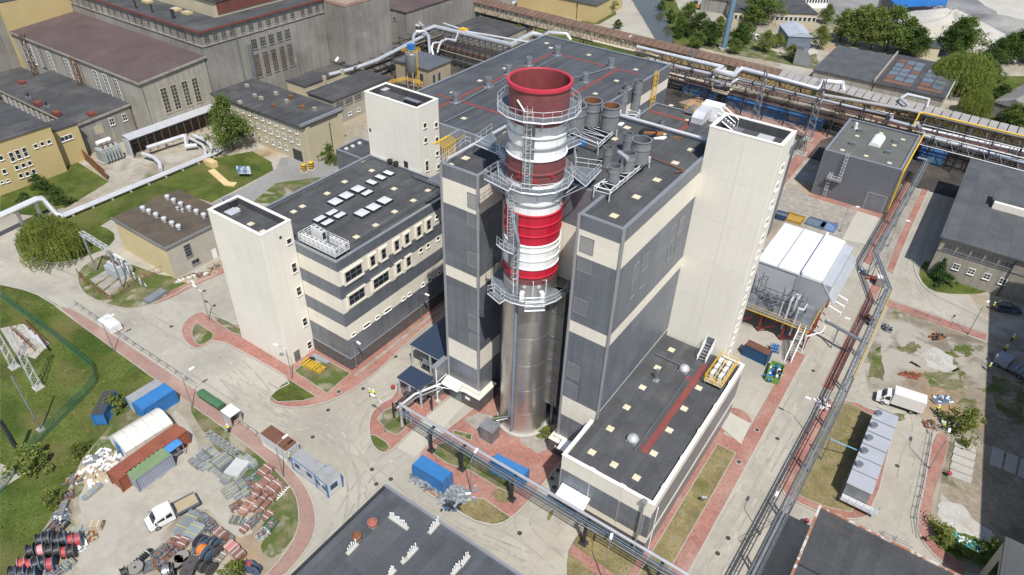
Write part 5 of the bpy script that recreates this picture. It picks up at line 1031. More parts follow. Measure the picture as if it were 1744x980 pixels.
# --- sheds between
s1, s1x, s1y = bld('old_store', 'cream store with dark boarded roof nearest the old boiler house', -163.5, -155.9, 124, 147.2, 6, CREAMR, ROOFO, .2, slope=0)
for k in range(4): window(s1, s1x, 126.5+k*5.5, 129+k*5.5, 3.0, 4.2, 4, 1, .1, WHITE, SMOKYG)
for y in (131, 138): BOX('buttress', s1x.b(y-.4, y+.4, 0, 7.0, 0, .8), CREAMR, s1)
s2, s2x, s2y = bld('old_store', 'cream two storey store with a long dark roof beside the middle stair tower', -149.4, -139.9, 119.5, 141.5, 7.2, BEIGE, ROOFO, .3)
for k in range(6): window(s2, s2x, 120.5+k*3.4, 123.3+k*3.4, 4.6, 6.2, 5, 2, .08, DGRAY, SMOKYG); window(s2, s2x, 121+k*3.4, 122.2+k*3.4, 1.3, 2.2, 2, 1, .1, WHITE, GLASS)
s3, s3x, s3y = bld('brick_pump_house', 'tan brick pump house with a grey metal roof behind the silo', -149.3, -136.2, 154, 164.5, 7, BRICKO, mat('grey_metal_roof', (.19, .195, .2), .4, .5, .1), .4)
for y in (156.5, 159): window(s3, s3x, y-.5, y+.5, 1.8, 4.6, 1, 5, .08, GALVD, DKST)
window(s3, s3y, -139.5, -138.2, 2, 5, 1, 5, .08, GALVD, DKST)
# silo
sp = A(704, 150); sil = thing('storage_silo', 'grey steel silo on legs with a blue box on top', 'silo', (sp.x, sp.y, 0))
MB().lathe([(.3, 3.6), (1.9, 5.6), (1.9, 10.6), (1.7, 10.8), (0, 10.9)], (sp.x, sp.y, 0), 24).build('vessel', GALV, sil, True)
for a in range(4):
    x, y = sp.x+1.6*math.cos(a*1.571+.78), sp.y+1.6*math.sin(a*1.571+.78); MB().tube((x, y, 0), (x, y, 5.6), .12, 6).build('leg', STEELW, sil)
BOX('filter_box', (sp.x-.8, sp.x+.8, sp.y-.8, sp.y+.8, 11.4, 13.3), mat('bright_blue_box', (.03, .17, .48), .5), sil); q = MB(); rail(q, [(sp.x-1.9, sp.y-1.9, 10.9), (sp.x+1.9, sp.y-1.9, 10.9), (sp.x+1.9, sp.y+1.9, 10.9), (sp.x-1.9, sp.y+1.9, 10.9)], 1.1, .06, 1.3, True); ladder(q, (sp.x+2.2, sp.y, 0), (sp.x+2.2, sp.y, 12), .6, (0, 1, 0), .06); q.build('hand_rail', YEL, sil)
BOX('filter_stand', (sp.x-.5, sp.x+.5, sp.y-.5, sp.y+.5, 10.85, 11.4), GALV, sil)
w2 = A(600, 75, 10); si2 = thing('storage_silo', 'small cream silo hung by struts on the grey bunker block', 'silo', (w2.x, w2.y, 0)); MB().lathe([(.3, 8), (1.8, 9.5), (1.8, 12.5), (0, 13.1)], (w2.x, w2.y, 0), 20).build('vessel', BEIGE, si2, True); q = MB()
for dx in (-1.5, 1.5): q.tube((w2.x+dx, w2.y-1, 0), (w2.x+dx, w2.y-1, 9.5), .15, 6); q.tube((w2.x+dx, w2.y+1, 0), (w2.x+dx, w2.y+1, 9.5), .15, 6); q.tube((w2.x+dx*.3, w2.y, 12.9), (w2.x-7+dx, w2.y+2, 19), .2, 6)
q.build('support_frame', BRASSY, si2)
# --- transformer building
tr, trx, try_ = bld('transformer_house', 'yellow and grey transformer house with a brown roof of white vents', -129, -112.1, 52.1, 66.2, 7.4, mat('pale_yellow_render', (.62, .51, .29), .85, 0, .05, .2, .04), BROOF, .25, trim=TRIM)
BOX('brick_face', trx.b(52.1, 66.2, 0, 7.0, 0, .06), mat('pale_brick', (.42, .39, .33), .9, 0, .08, .4, .1, stripe=[(2, .4, .05, .15)]), tr)
window(tr, trx, 55.3, 56.7, 3.2, 5.9, 1, 4, .1, GALV, GLASS, deep=.06); window(tr, trx, 56.0, 57.6, 1.1, 2.1, 2, 1, .1, GALV, GLASS, deep=.06); BOX('door', trx.b(60.5, 61.5, .1, 2.2, .062, .1), WHITE, tr)
r5 = lambda x, y: (x*.33665, 325+y*.33665)
for i, (x, y) in enumerate([(850, 45), (882, 62), (918, 80), (960, 100), (997, 118), (1034, 137), (727, 102), (757, 117), (793, 135), (834, 157), (874, 178), (907, 195), (900, 98), (925, 108)]):
    p = A(*r5(x, y), 7.4); s_ = 1 if i < 12 else .6; MB().lathe([(.35*s_, 0), (.35*s_, .4), (.5*s_, .45), (.5*s_, .95*s_), (.3, 1.1*s_), (0, 1.12*s_)], (p.x, p.y, 7.4), 12).build('roof_vent', STEELW, tr, True)
# --- grey metal building, right
gx0, gx1, gy0, gy1, gz = -24.2, -7.75, 162.4, 184.9, 11.3
gb_ = thing('grey_metal_hall', 'dark grey clad hall with a ridge skylight beside the pipe bridge', 'building', (-16, 173, 0)); GP = rect(gx0, gx1, gy0, gy1)
MB().prism(GP, 0, 10.6).build('wall', GREYP, gb_); roof_flat(gb_, GP, gz, .4, .45, mat('green_grey_roof', (.115, .12, .11), .9, 0, .12, .3, .08, stain=((.07, .07, .068), .2, .55, .75, .5)), TRIM, GREYP)
gfx, gfy = Face('x', gx1), Face('y', gy0); GB2 = mat('blue_grey_cladding', (.17, .18, .205), .45, .3, .06, .2, .03)
courses(gb_, gfy, gx0, gx1, [(0, gz-.1, GB2)], 5.5, 1.15); courses(gb_, gfx, gy0, gy1, [(0, gz-.1, GB2)], 5.6, 2.2)
for x in (gx0, gx1): MB().tube((x, gy0-.05, 0), (x, gy0-.05, gz-.2), .14, 6).build('downpipe', GREYP, gb_)
BOX('roller_door', gfy.b(-12.4, -8.6, 0, 4.2, .052, .09), GREYP, gb_); q = MB(); q.box(*gfy.b(-12.6, -12.4, 0, 4.4, .05, .15)); q.box(*gfy.b(-8.6, -8.4, 0, 4.4, .05, .15)); q.box(*gfy.b(-12.4, -8.6, 4.2, 4.4, .05, .18)); q.build('door_frame', TRIM, gb_)
GZ = gz-.45
p = A(1493, 243, GZ); MB().lathe([(1.35, 0), (1.25, .5), (.8, .95), (0, 1.1)], (0, 0, 0), 8, 0, math.pi); q = MB(); n = 8
prof = [(1.3*math.cos(math.pi*i/n), .15+.9*math.sin(math.pi*i/n)) for i in range(n+1)]; ya, yb_ = p.y-3.2, p.y+3.2
vs = [(p.x+a, ya, GZ+b) for a, b in prof]+[(p.x+a, yb_, GZ+b) for a, b in prof]; q.add(vs, [(i, i+1, n+2+i, n+1+i) for i in range(n)]+[tuple(range(n, -1, -1)), tuple(range(n+1, 2*n+2))]); q.build('skylight', WHITE, gb_)
pads(gb_, [(1435, 256), (1475, 266), (1515, 278), (1460, 232), (1461, 219), (1501, 227), (1538, 238), (1523, 248)], GZ)
for i, (x, y) in enumerate([(1451, 247), (1465, 225), (1525, 243), (1512, 262)]): p = A(x, y, GZ); BOX('roof_vent', (p.x-.7, p.x+.7, p.y-.5, p.y+.5, GZ+.002, GZ+.7), GALVD, gb_)
p = A(1456, 220, GZ); MB().tube((p.x, p.y, GZ), (p.x, p.y, GZ+1.6), .35, 10).build('roof_flue', WHITE, gb_)
g1 = lambda x, y: (1360+x*.18363, 180+y*.18363)
o = thing('wall_ladder', 'two stage caged ladder on the front of the grey hall', 'ladder', (-21, 162, 0)); q = MB()
ua, za = gfy.px(*g1(455, 410)); ub, zb_ = gfy.px(*g1(370, 690)); uc, zc_ = gfy.px(*g1(290, 620))
for u, z0, z1 in ((ub+.2, 5.2, gz+1), (ub-1.9, .2, 6.6)):
    ladder(q, (u, gy0-.35, z0), (u, gy0-.35, z1), .6, (1, 0, 0), .05); zz_ = z0+2.2 if z0 < 1 else z0+1.5
    while zz_ < z1: q.path([(u-.35, gy0-.35, zz_), (u-.4, gy0-.8, zz_), (u, gy0-1.1, zz_), (u+.4, gy0-.8, zz_), (u+.35, gy0-.35, zz_)], .045, 4); zz_ += .8
q.build('ladder_cage', STEELW, o); BOX('landing', (ub-2.4, ub+.7, gy0-1.3, gy0-.12, 5.0, 5.12), GALV, o); q = MB(); rail(q, [(ub-2.4, gy0-1.3, 5.12), (ub+.7, gy0-1.3, 5.12)], 1.1, .04, .8); q.build('hand_rail', STEELW, o)
MB().tube((gx1+.3, gy0+.4, .4), (gx1+.3, gy1, .4+10.3), .2, 8).build('gas_pipe', YEL, gb_) if 0 else None
q = MB(); q.tube((gx1+.35, gy0+1, 10.6), (gx1+.35, gy1+3, 10.6), .2, 8); q.tube((gx1+.35, gy0+1, 10.6), (gx1+.35, gy0+1, .1), .2, 8); o = q.build('gas_pipe', YEL, gb_, True)
# --- brown flat roofed building on the right
db, dbx, dby = bld('grey_workshop', 'grey rendered workshop with a broad grey roof by the spruce trees', 4.4, 26, 143.2, 184.5, 8.8, BEIGE, ROOFD, .5)
for k in range(5): u = 5.2+k*2.4; window(db, dby, u, u+2.1, 6.3, 7.5, 3, 1, .08, GALVD, SMOKYG)
for k in range(4): u = 8.0+k*2.7; window(db, dby, u, u+1.2, 2.6, 3.9, 2, 2, .1, WHITE, GLASS)
BOX('sill_band', dby.b(4.4, 26, 5.6, 5.75, 0, .12), GALVD, db)
p = A(1690, 350, 8.8); BOX('roof_dormer', (p.x, p.x+9, p.y-1.5, p.y+2.4, 8.802, 10.2), CREAMW, db); BOX('dormer_roof', (p.x-.5, p.x+9, p.y-.6, p.y+3.5, 10.202, 10.4), ROOFD, db)
for x in (4.2, 17): MB().tube((x, 143.0, 0), (x, 143.0, 8.4), .1, 6).build('downpipe', DKST, db)
# --- white roofed shed with hoods
sj = thing('white_condenser_shed', 'white sheet roofed shed with a sloped hood on red steel legs', 'shed', (-15, 118, 0))
sx0, sx1, sy0, sy1, sz_ = -21.6, -8.7, 111.0, 126.5, 10.0
MB().box(sx0, sx1, sy0+.1, sy1, 4.2, sz_-.3).build('casing', CORR, sj)
WSH = mat('white_sheet_roof', (.82, .83, .84), .45, 0, .03, .3, .02)
for a, b, dz in ((sx0-.2, -18.2, 0), (-18.0, -14.1, .05)): BOX('roof_panel', (a, b, sy0-.1, sy1+.2, sz_-.3, sz_+dz), mat('pale_grey_roof_panel', (.66, .68, .73), .45, 0, .03), sj)
q = MB(); q.add([(-13.9, sy0-.1, sz_+.35), (-10.4, sy0-.1, sz_+.2), (-10.4, sy1+.3, sz_+.2), (-13.9, sy1+.3, sz_+.35), (-13.9, sy0-.1, sz_-.28), (-10.4, sy0-.1, sz_-.28), (-10.4, sy1+.3, sz_-.28), (-13.9, sy1+.3, sz_-.28)], [(0, 1, 2, 3), (7, 6, 5, 4), (4, 5, 1, 0), (5, 6, 2, 1), (6, 7, 3, 2), (7, 4, 0, 3)]); q.build('roof_panel', WSH, sj)
q = MB(); n = 26
for i in range(n):
    y0_, y1_ = sy0-.1+(sy1-sy0+.4)*i/n, sy0-.1+(sy1-sy0+.4)*(i+.86)/n; q.add([(-10.38, y0_, sz_+.19), (-10.38, y1_, sz_+.19), (-7.4, y1_, sz_-3.4), (-7.4, y0_, sz_-3.4), (-10.5, y0_, sz_+.05), (-10.5, y1_, sz_+.05), (-7.6, y1_, sz_-3.5), (-7.6, y0_, sz_-3.5)], [(3, 2, 1, 0), (4, 5, 6, 7), (0, 1, 5, 4), (1, 2, 6, 5), (2, 3, 7, 6), (3, 0, 4, 7)])
q.build('hood_slope', CORR, sj)
q = MB(); n = 40
for i in range(n): a = -14.5+(5.9)*i/n; q.box(a, a+.1, sy0-.02, sy0+.1, 4.0, sz_-.32)
q.build('corrugations', CORR, sj); BOX('grey_skirt', (sx0, sx1, sy0-.02+.1, sy0+.12, 1.5, 4.18), CORR, sj) if 0 else None
q = MB(); q.box(-14.0, -13.7, sy0-.2, sy1+.4, sz_+.36, sz_+.8); q.build('ridge_duct', WHITE, sj)
RSTEEL = mat('oxide_red_steel', (.22, .03, .03), .55, .1, .1, .8, .08)
for x in (-21, -17, -13, -9):
    for y in (104.5, 111.5, 119, 126): BOX('leg', (x-.18, x+.18, y-.18, y+.18, 0, 4.1), RSTEEL, sj)
q = MB()
for x in (-21, -17, -13): q.tube((x, 104.5, .3), (x+4, 104.5, 3.9), .13, 4); q.tube((x, 104.5, 3.9), (x+4, 104.5, 3.9), .15, 4); q.tube((x+4, 104.5, .3), (x+4, 111.5, 3.9), .13, 4); q.tube((x, 111.5, 3.9), (x+4, 111.5, .3), .13, 4)
q.build('bracing', RSTEEL, sj); BOX('deck', (-21.6, -9, 103.8, 111.0, 4.1, 4.3), GALVD, sj)
q = MB(); rail(q, [(-21.6, 103.8, 4.3), (-9, 103.8, 4.3), (-9, 110.9, 4.3)], 1.1, .03, 1.4); q.box(-21.6, -9, 103.7, 103.79, 4.15, 4.32); q.build('hand_rail', YEL, sj)
q = MB()
for (x, y, h) in ((-18.6, 107, 3.4), (-16.2, 106.5, 2.4), (-14.2, 107.5, 4.6), (-12.2, 106.4, 4.8), (-19.8, 108.8, 4.4)): q.lattice((x, y, 4.3), (x, y, 4.3+h), 1.5, 5, .07)
for (x0_, x1_, z) in ((-20, -13, 6.2), (-19, -11.5, 7.4), (-19.5, -12, 5.4)): q.tube((x0_, 107.5, z), (x1_, 107.2, z), .14, 6)
q.build('pipe_frame', GALVD, sj)
q = MB(); q.path([(-13.4, 105.0, 2.0), (-13.4, 105.0, 8.2), (-13.4, 107.4, 8.2), (-12.6, 107.4, 8.2), (-12.6, 105.4, 8.2), (-12.6, 105.4, 6)], .16, 8); q.path([(-11.8, 104.6, 1.6), (-11.8, 104.6, 7.6), (-11.0, 104.6, 7.6), (-11.0, 106.6, 7.6)], .16, 8); q.path([(-14.6, 105.3, 3), (-14.6, 105.3, 7.2)], .14, 8); q.build('steam_pipe', SILVM, sj, True)
for (x, y, z, s_) in ((-17, 108.5, 4.3, 1.6), (-19.7, 106.2, 4.3, 1.3), (-15.3, 105.8, 4.3, 1.0), (-10.4, 109, 4.3, 1.2)): MB().obox((x, y, z), (s_, s_*.8, s_*1.1), .1).build('instrument_box', GALV, sj)
for k in range(3): y = 104.8+k*2.2; MB().path([(-8.0, y+5.5, 6.4), (-5.8, y+5.0, 6.2), (-5.8, y+5.0, 5.4)], .12, 6).build('vent_pipe', WHITE, sj)
MB().path([(-9, 103.5, 0), (-9, 103.5, 3.6), (-7.2, 106, 3.8), (-7.2, 110, 3.8)], .1, 6).build('vent_pipe', WHITE, sj)
o = thing('steel_stair', 'straight white steel stair down from the condenser deck', 'steps', (-10, 101, 0)); q = MB()
for k in range(14): q.box(-10.6, -9.7, 99.6+k*.31, 99.85+k*.31, .15+k*.3, .2+k*.3)
q.build('treads', GALV, o); q = MB()
for x in (-10.65, -9.65): q.tube((x, 99.4, .02), (x, 103.9, 4.3), .09, 4); rail(q, [(x, 99.4, .1), (x, 103.9, 4.35)], 1.0, .045, 1.2)
q.build('hand_rail', WHITE, o)
# --- switchgear block, right
sg = thing('switchgear_block', 'long pale grey switchgear container with five roof coolers', 'container', (6, 85, 0)); kx0, kx1, ky0, ky1, kz_ = 4.5, 7.6, 76.3, 93.6, 3.3
MB().box(kx0, kx1, ky0, ky1, .25, kz_-.15).build('wall', GREYL, sg); GRF = mat('pale_grey_sheet', (.44, .455, .50), .5, .2, .05, .4, .03)
for k in range(6): BOX('roof_panel', (kx0-.1, kx1+.1, ky0-.1+(ky1-ky0+.2)*k/6+.02, ky0-.1+(ky1-ky0+.2)*(k+1)/6-.02, kz_-.148, kz_), GRF, sg); BOX('roof_rib', (kx0-.1, kx1+.1, ky0+(ky1-ky0)*(k+1)/6-.18, ky0+(ky1-ky0)*(k+1)/6-.10, kz_+.002, kz_+.10), GALVD, sg)
for k in range(5):
    y = 79.4+k*2.95; MB().tube((kx0+.5, y+.7, kz_+.01), (kx0+.5, y+.7, kz_+.55), .42, 14).build('roof_cooler', GALV, sg, True); MB().tube((kx0+.5, y+.7, kz_+.552), (kx0+.5, y+.7, kz_+.62), .5, 14).build('cooler_rim', GALVD, sg, True)
for k in range(3): BOX('plinth', (kx0+.2, kx1-.2, ky0+.3+k*7.8, ky0+1.0+k*7.8, .1, .25), CONC, sg)
BOX('door', (5.0, 6.0, ky0-.05, ky0-.002, .5, 2.7), GALVD, sg)
q = MB(); q.box(kx0, kx1+1.6, ky0-1.3, ky0-.1, 1.0, 1.1); rail(q, [(kx0, ky0-1.3, 1.1), (kx1+1.6, ky0-1.3, 1.1), (kx1+1.6, ky0-.1, 1.1)], 1.1, .04, 1.0, False, 2); q.build('landing', STEELW, sg)
# --- foreground dark roofs
fr, frx, fry = bld('foreground_hall', 'broad dark felt roof with rows of white vent pipes in the foreground', -42.9, -12, 8, 37.0, 7, BEIGE, ROOFB, .3)
q = MB(); q.box(-43.3, -11.7, 36.95, 37.32, 7.002, 7.25); q.build('eaves_flashing', TRIM, fr); q = MB(); q.box(-43.3, -42.95, 8, 36.94, 7.002, 7.2); q.build('eaves_flashing', DKST, fr)
rv = lambda x, y: (435+x*.33665, 650+y*.33665)
for i, ((xa, ya_), (xb, yb2), n, lab) in enumerate([((685, 690), (765, 745), 10, 'long row of ten white vent pipes near the far eaves'), ((885, 765), (925, 720), 6, 'row of white vent pipes against the flashing'), ((472, 870), (510, 830), 5, 'row of white vent pipes beside the rusty cowl'), ((775, 890), (812, 850), 5, 'row of white vent pipes in the middle of the dark roof'), ((680, 985), (700, 962), 4, 'row of white vent pipes at the bottom edge of the roof'), ((1000, 975), (1032, 940), 5, 'row of white vent pipes lower right on the dark roof'), ((1045, 930), (1075, 890), 4, 'row of vent pipes with a dark cap near the right flashing'), ((748, 915), (760, 905), 1, 'single white vent pipe alone on the dark roof')]):
    a, b = A(*rv(xa, ya_), 7), A(*rv(xb, yb2), 7); o = thing('vent_row', lab, 'vent pipes', ((a.x+b.x)/2, (a.y+b.y)/2, 7), 0, 'vent pipes on the foreground roof'); d = (b-a).normalized(); e = MB(); c = (a+b)/2; L = (b-a).length+.5
    e.obox((c.x, c.y, 7.005), (L, .5, .18), math.atan2(d.y, d.x)); e.build('kerb', CONC, o)
    for k in range(n): p = a+(b-a)*(k/max(1, n-1)); q = MB(); q.tube((p.x, p.y, 7.18), (p.x, p.y, 8.0+.2*(k % 3)), .085, 8); q.build('pipe', WHITE, o, True)
for i, (x, y) in enumerate([(595, 735), (515, 805)]): p = A(*rv(x, y), 7); o = thing('rusty_cowl', ['faded red roof cowl at the top of the dark roof', 'rusty brown open drum cowl on the dark roof'][i], 'roof cowl', (p.x, p.y, 7)); MB().lathe([(.3, 0), (.3, .5), (.6, .7), (.6, 1.0), (.45, 1.05), (.4, .8), (0, .8)], (p.x, p.y, 7.003), 14).build('cowl', BRASSY if i else mat('faded_red', (.34, .12, .09), .8), o, True); BOX('base', (p.x-.4, p.x+.4, p.y-.4, p.y+.4, 7.002, 7.1), GALVD, o)
f2_, f2x, f2y = bld('rusty_eaved_hall', 'dark felt roof with rust stained eaves at the lower right', 2.7, 30, 35, 65.2, 8.2, BEIGE, ROOFO, .2)
RG = mat('rusty_peeling_gutter', (.30, .15, .09), .8, 0, .2, .8, .2, stain=((.55, .52, .48), .9, .5, .55, .9)); q = MB(); q.box(2.2, 30.3, 65.42, 65.72, 7.9, 8.35); q.box(2.2, 2.49, 35, 65.41, 7.9, 8.35); q.build('gutter', RG, f2_); BOX('roof_ridge', (2.6, 30, 56.2, 56.35, 8.205, 8.3), DKST, f2_)
f3, f3x, f3y = bld('corner_shed', 'cream walled shed with dark boards cut off by the lower right corner', 21.8, 36, 50, 74.6, 8.0, CREAMR, ROOFD, .15)
for k in range(3): BOX('window', (21.74, 21.798, 57+k*6, 60+k*6, 2.5, 6.6), GLASS, f3)
# --- neighbours far behind
wh, whx, why = bld('skylit_warehouse', 'wide dark warehouse roof with rows of glazed panels', -27, -8, 232.5, 265, 6, BEIGE, ROOFO, .5)
wl, wlx, wly = bld('flat_warehouse', 'plain dark flat roof left of the skylit warehouse', -45, -27.3, 232.5, 262, 6, BEIGE, ROOFD, .4)
SKYG = glassy('dusty_skylight', (.13, .15, .17)); RUSTR = mat('rusty_sheet', (.16, .085, .065), .8, 0, .25, .3, .2)
w6 = lambda x, y: (1464+x*.18373, y*.18373)
for (cx_, cy_) in ((220, 600), (250, 660), (200, 720)): pass
for gx_, gw in ((-25.4, 8.0), (-15.8, 6.6)):
    BOX('rusty_panel', (gx_, gx_+gw, 234.6, 237.2, 6.005, 6.25), RUSTR, wh)
    for r_ in range(5):
        for c_ in range(3 if gw > 7 else 2):
            w_ = gw/(3 if gw > 7 else 2); BOX('roof_light', (gx_+c_*w_+.15, gx_+(c_+1)*w_-.15, 237.6+r_*4.6, 241.6+r_*4.6, 6.005, 6.3), SKYG if (r_+c_) % 4 else RUSTR, wh)
BOX('fire_wall', (-27.35, -26.95, 232, 265.5, 5.6, 7.0), BEIGE, wh); BOX('eaves_flashing', (-7.5, -7.2, 232, 265.5, 5.5, 6.2), STEELW, wh)
ofb, ofx, ofy = None, None, None
def turned(name, label, px0, px1, depth, z, wm, rm, gable=0, wins=0, cat='building', zwin=(1.6, 3.4), over=.3):
    """box building whose front bottom edge runs from one ground point to another"""
    a, b = A(*px0), A(*px1); d = b-a; L = d.length; ang = math.atan2(d.y, d.x); o = thing(name, label, cat, (a.x, a.y, 0), ang)
    MB().box(0, L, 0, depth, 0, z).build('wall', wm, o, local=True)
    if gable: 
        e = over; MB().add([(-e, -e, z), (L+e, -e, z), (L+e, depth+e, z), (-e, depth+e, z), (L/2, -e, z+gable), (L/2, depth+e, z+gable), (-e, -e, z+.15), (-e, depth+e, z+.15), (L+e, -e, z+.15), (L+e, depth+e, z+.15)], [(6, 4, 5, 7), (4, 8, 9, 5), (0, 1, 8, 4, 6), (2, 3, 7, 5, 9), (3, 0, 6, 7), (1, 2, 9, 8)]).build('roof', rm, o, local=True)
    else: MB().box(-over, L+over, -over, depth+over, z, z+.3).build('roof', rm, o, local=True)
    for k in range(wins):
        u = L*(k+.5)/wins; q = MB(); q.box(u-L/wins*.36, u+L/wins*.36, -.08, -.002, zwin[0], zwin[1]); w_ = q.build('window', WHITE, o, local=True); q = MB(); q.box(u-L/wins*.30, u+L/wins*.30, -.1, -.082, zwin[0]+.15, zwin[1]-.15); q.build('pane', GLASS, w_, local=True)
    return o
turned('far_office', 'long beige single storey office with a grey roof near the image top', (1247, 40), (1387, 45), 22, 4.5, CREAMR, ROOFO, 0, 18)
turned('far_office_wing', 'grey flat roofed wing behind the long beige office', (1255, 10), (1390, 12), 30, 5, DGRAY, ROOFO)
turned('far_grid_block', 'white gridded office block cut by the image top', (1365, 14), (1408, 14), 12, 14, WHITE, ROOFO, 0, 9, zwin=(2, 10))
turned('far_grey_hall', 'dark grey low hall left of the long beige office', (1192, 18), (1243, 26), 26, 5, DGRAY, ROOFO)
turned('blue_grey_cabin', 'blue grey gabled shed standing alone among the far trees', (1338, 84), (1378, 86), 14, 4.6, mat('blue_grey_boards', (.13, .17, .21), .7), mat('pale_blue_roof', (.42, .46, .52), .5, .1), 1.6)
turned('yellow_depot', 'yellow depot with a dark roof behind the conveyor', (982, 34), (1013, 40), 26, 6.5, YREND, ROOFO)
turned('yellow_depot', 'long yellow depot wall left of the gable behind the conveyor', (880, 13), (981, 33), 20, 6.5, YREND, ROOFO)
turned('white_graphic_shed', 'white and blue shed above the conveyor at the image top', (790, -2), (893, 8), 10, 6, mat('white_blue_graphics', (.70, .72, .75), .5, 0, .05, .3, .03, stain=((.05, .18, .45), .35, .57, .6, .9)), ROOFO)
turned('ruined_barn', 'old barn with a stained metal ridge roof at the right edge', (1683, 196), (1745, 215), 34, 4, DGRAY, mat('stained_tin_roof', (.24, .225, .215), .7, .2, .15, .1, .1, stain=[((.16, .09, .07), .06, .5, .65, .7), ((.36, .36, .36), .1, .55, .7, .6)], stripe=[(0, 1.1, .08, .3)]), 2.4)
turned('low_grey_store', 'low dark roofed store between the trees below the pale heap', (1560, 100), (1594, 102), 14, 4, CREAMR, ROOFO)
turned('pale_roof_store', 'pale roofed grey store beside the blue canopy', (1492, 18), (1537, 38), 9, 6, DGRAY, mat('pale_flat_roof', (.45, .48, .48), .6), 0)
turned('flat_pump_house', 'dark flat roofed pump house beside the silver pipes', (768, 68), (850, 88), 22, 4, BEIGE, ROOFO)
o = thing('blue_canopy', 'large bright blue sheet canopy over the aggregate yard', 'canopy', (-35, 345, 0)); q = MB()
c = [A(1505, -12, 9), A(1530, 12, 7), A(1612, 8, 9), A(1620, -20, 9)]; BLUC = mat('bright_blue_canopy', (.02, .14, .42), .5, 0, .1, .2, .05)
q.add([v for v in c]+[v+Vector((0, 0, -.3)) for v in c], [(0, 1, 2, 3), (7, 6, 5, 4), (0, 4, 5, 1), (1, 5, 6, 2), (2, 6, 7, 3), (3, 7, 4, 0)]); q.build('roof_sheet', BLUC, o)
for v in c: MB().tube((v.x, v.y, 0), (v.x, v.y, v.z-.3), .35, 6).build('post', GALV, o)
hx = thing('timber_duct', 'grey sloped metal hopper beside the conveyor', 'hopper', tuple(A(1362, 108))); p = A(1362, 110); MB().add([(p.x-2, p.y-1.5, 0), (p.x+3.5, p.y-1.5, 0), (p.x+3.5, p.y+1.5, 0), (p.x-2, p.y+1.5, 0), (p.x-2, p.y-1.5, 6), (p.x+.2, p.y-1.5, 6), (p.x+.2, p.y+1.5, 6), (p.x-2, p.y+1.5, 6), (p.x+3.5, p.y-1.5, .8), (p.x+3.5, p.y+1.5, .8)], [(0, 1, 8, 5, 4), (4, 5, 6, 7), (5, 8, 9, 6), (1, 2, 9, 8), (2, 3, 7, 6, 9), (3, 0, 4, 7)]).build('chute', GALV, hx); BOX('cap', (p.x-2.3, p.x+.5, p.y-1.8, p.y+1.8, 6.002, 6.4), GALVD, hx)
# aggregate heap
q = MB(); a = A(1605, 62); n = 40; rings = 14; vs = [(a.x, a.y, 9.5)]
random.seed(3)
ph = [random.uniform(0, 6) for _ in range(5)]
for r_ in range(1, rings+1):
    for i in range(n):
        t = 2*math.pi*i/n; R_ = (24+5*math.sin(t*2+ph[0])+3*math.sin(t*3+ph[1]))*r_/rings; z = 9.5*(1-r_/rings)**.85*(1+.15*math.sin(t*5+ph[2]+r_*.5))+.3*math.sin(t*9+r_); vs.append((a.x+R_*1.15*math.cos(t)*.9, a.y+R_*math.sin(t)*1.2, max(-.1 if r_ == rings else .05, z)))
fs = [(0, 1+i, 1+(i+1) % n) for i in range(n)]
for r_ in range(rings-1):
    for i in range(n): b = 1+r_*n; fs.append((b+i, b+n+i, b+n+(i+1) % n, b+(i+1) % n))
q.add(vs, fs); struct(q.build('aggregate_heap', SAND, smooth='all'), 'stuff')
q = MB()
for (px, s_) in (((1700, 45), 20), ((1725, 60), 16), ((1640, 15), 14)):
    a = A(*px); q.lathe([(0, s_*.2), (s_*.4, s_*.13), (s_*.8, s_*.03), (s_, -.1)], (a.x, a.y, 0), 20)
struct(q.build('aggregate_heap', SLATE, smooth='all'), 'stuff')
# ================================================================== PIPE BRIDGES AND CONVEYOR
BROWNS = mat('rust_brown_sheet', (.165, .105, .075), .8, 0, .2, .2, .12, stain=((.13, .07, .05), .3, .5, .7, .6)); GREYS = mat('faded_grey_sheet', (.31, .295, .28), .75, 0, .12, .3, .08)
OCHRE = mat('ochre_panel', (.47, .36, .16), .8, 0, .15, .25, .1, stain=((.24, .14, .07), .3, .55, .72, .6)); BUFF = mat('buff_panel', (.52, .46, .34), .8, 0, .12, .25, .1)
cv = thing('conveyor_gallery', 'long enclosed conveyor gallery with a ribbed brown and grey roof', 'conveyor', (-215, 219.3, 0), rad(-2.6)); CL = 290; n = int(CL/2.2)
for k in range(n):
    x = k*2.2; m_ = BROWNS if x < 165 else GREYS
    MB().add([(x+.12, -2.2, 8.8), (x+2.08, -2.2, 8.8), (x+2.08, 2.2, 9.7), (x+.12, 2.2, 9.7), (x+.12, -2.2, 8.6), (x+2.08, -2.2, 8.6), (x+2.08, 2.2, 9.5), (x+.12, 2.2, 9.5)], [(0, 1, 2, 3), (7, 6, 5, 4), (0, 4, 5, 1), (1, 5, 6, 2), (2, 6, 7, 3), (3, 7, 4, 0)]).build('roof_sheet', m_, cv, local=True)
for k in range(int(CL/6)):
    x = k*6; MB().box(x+.1, x+5.9, -1.6, -1.5, 5.4, 8.6).build('side_panel', BUFF if x < 120 else OCHRE, cv, local=True)
    q = MB(); q.tube((x, -1.68, 5.3), (x, -1.68, 8.6), .1, 4); q.tube((x, -1.68, 5.3), (x+3, -1.68, 8.6), .08, 4); q.tube((x+3, -1.68, 8.6), (x+6, -1.68, 5.1), .08, 4); q.tube((x+3, -1.68, 5.1), (x+3, -1.68, 8.6), .07, 4); q.build('truss_panel', BRASSY, cv, local=True)
MB().box(0, CL, -1.49, 1.7, 4.9, 5.15).build('floor', DKST, cv, local=True); MB().box(0, CL, 1.5, 1.6, 5.4, 9.2).build('back_panel', BUFF, cv, local=True)
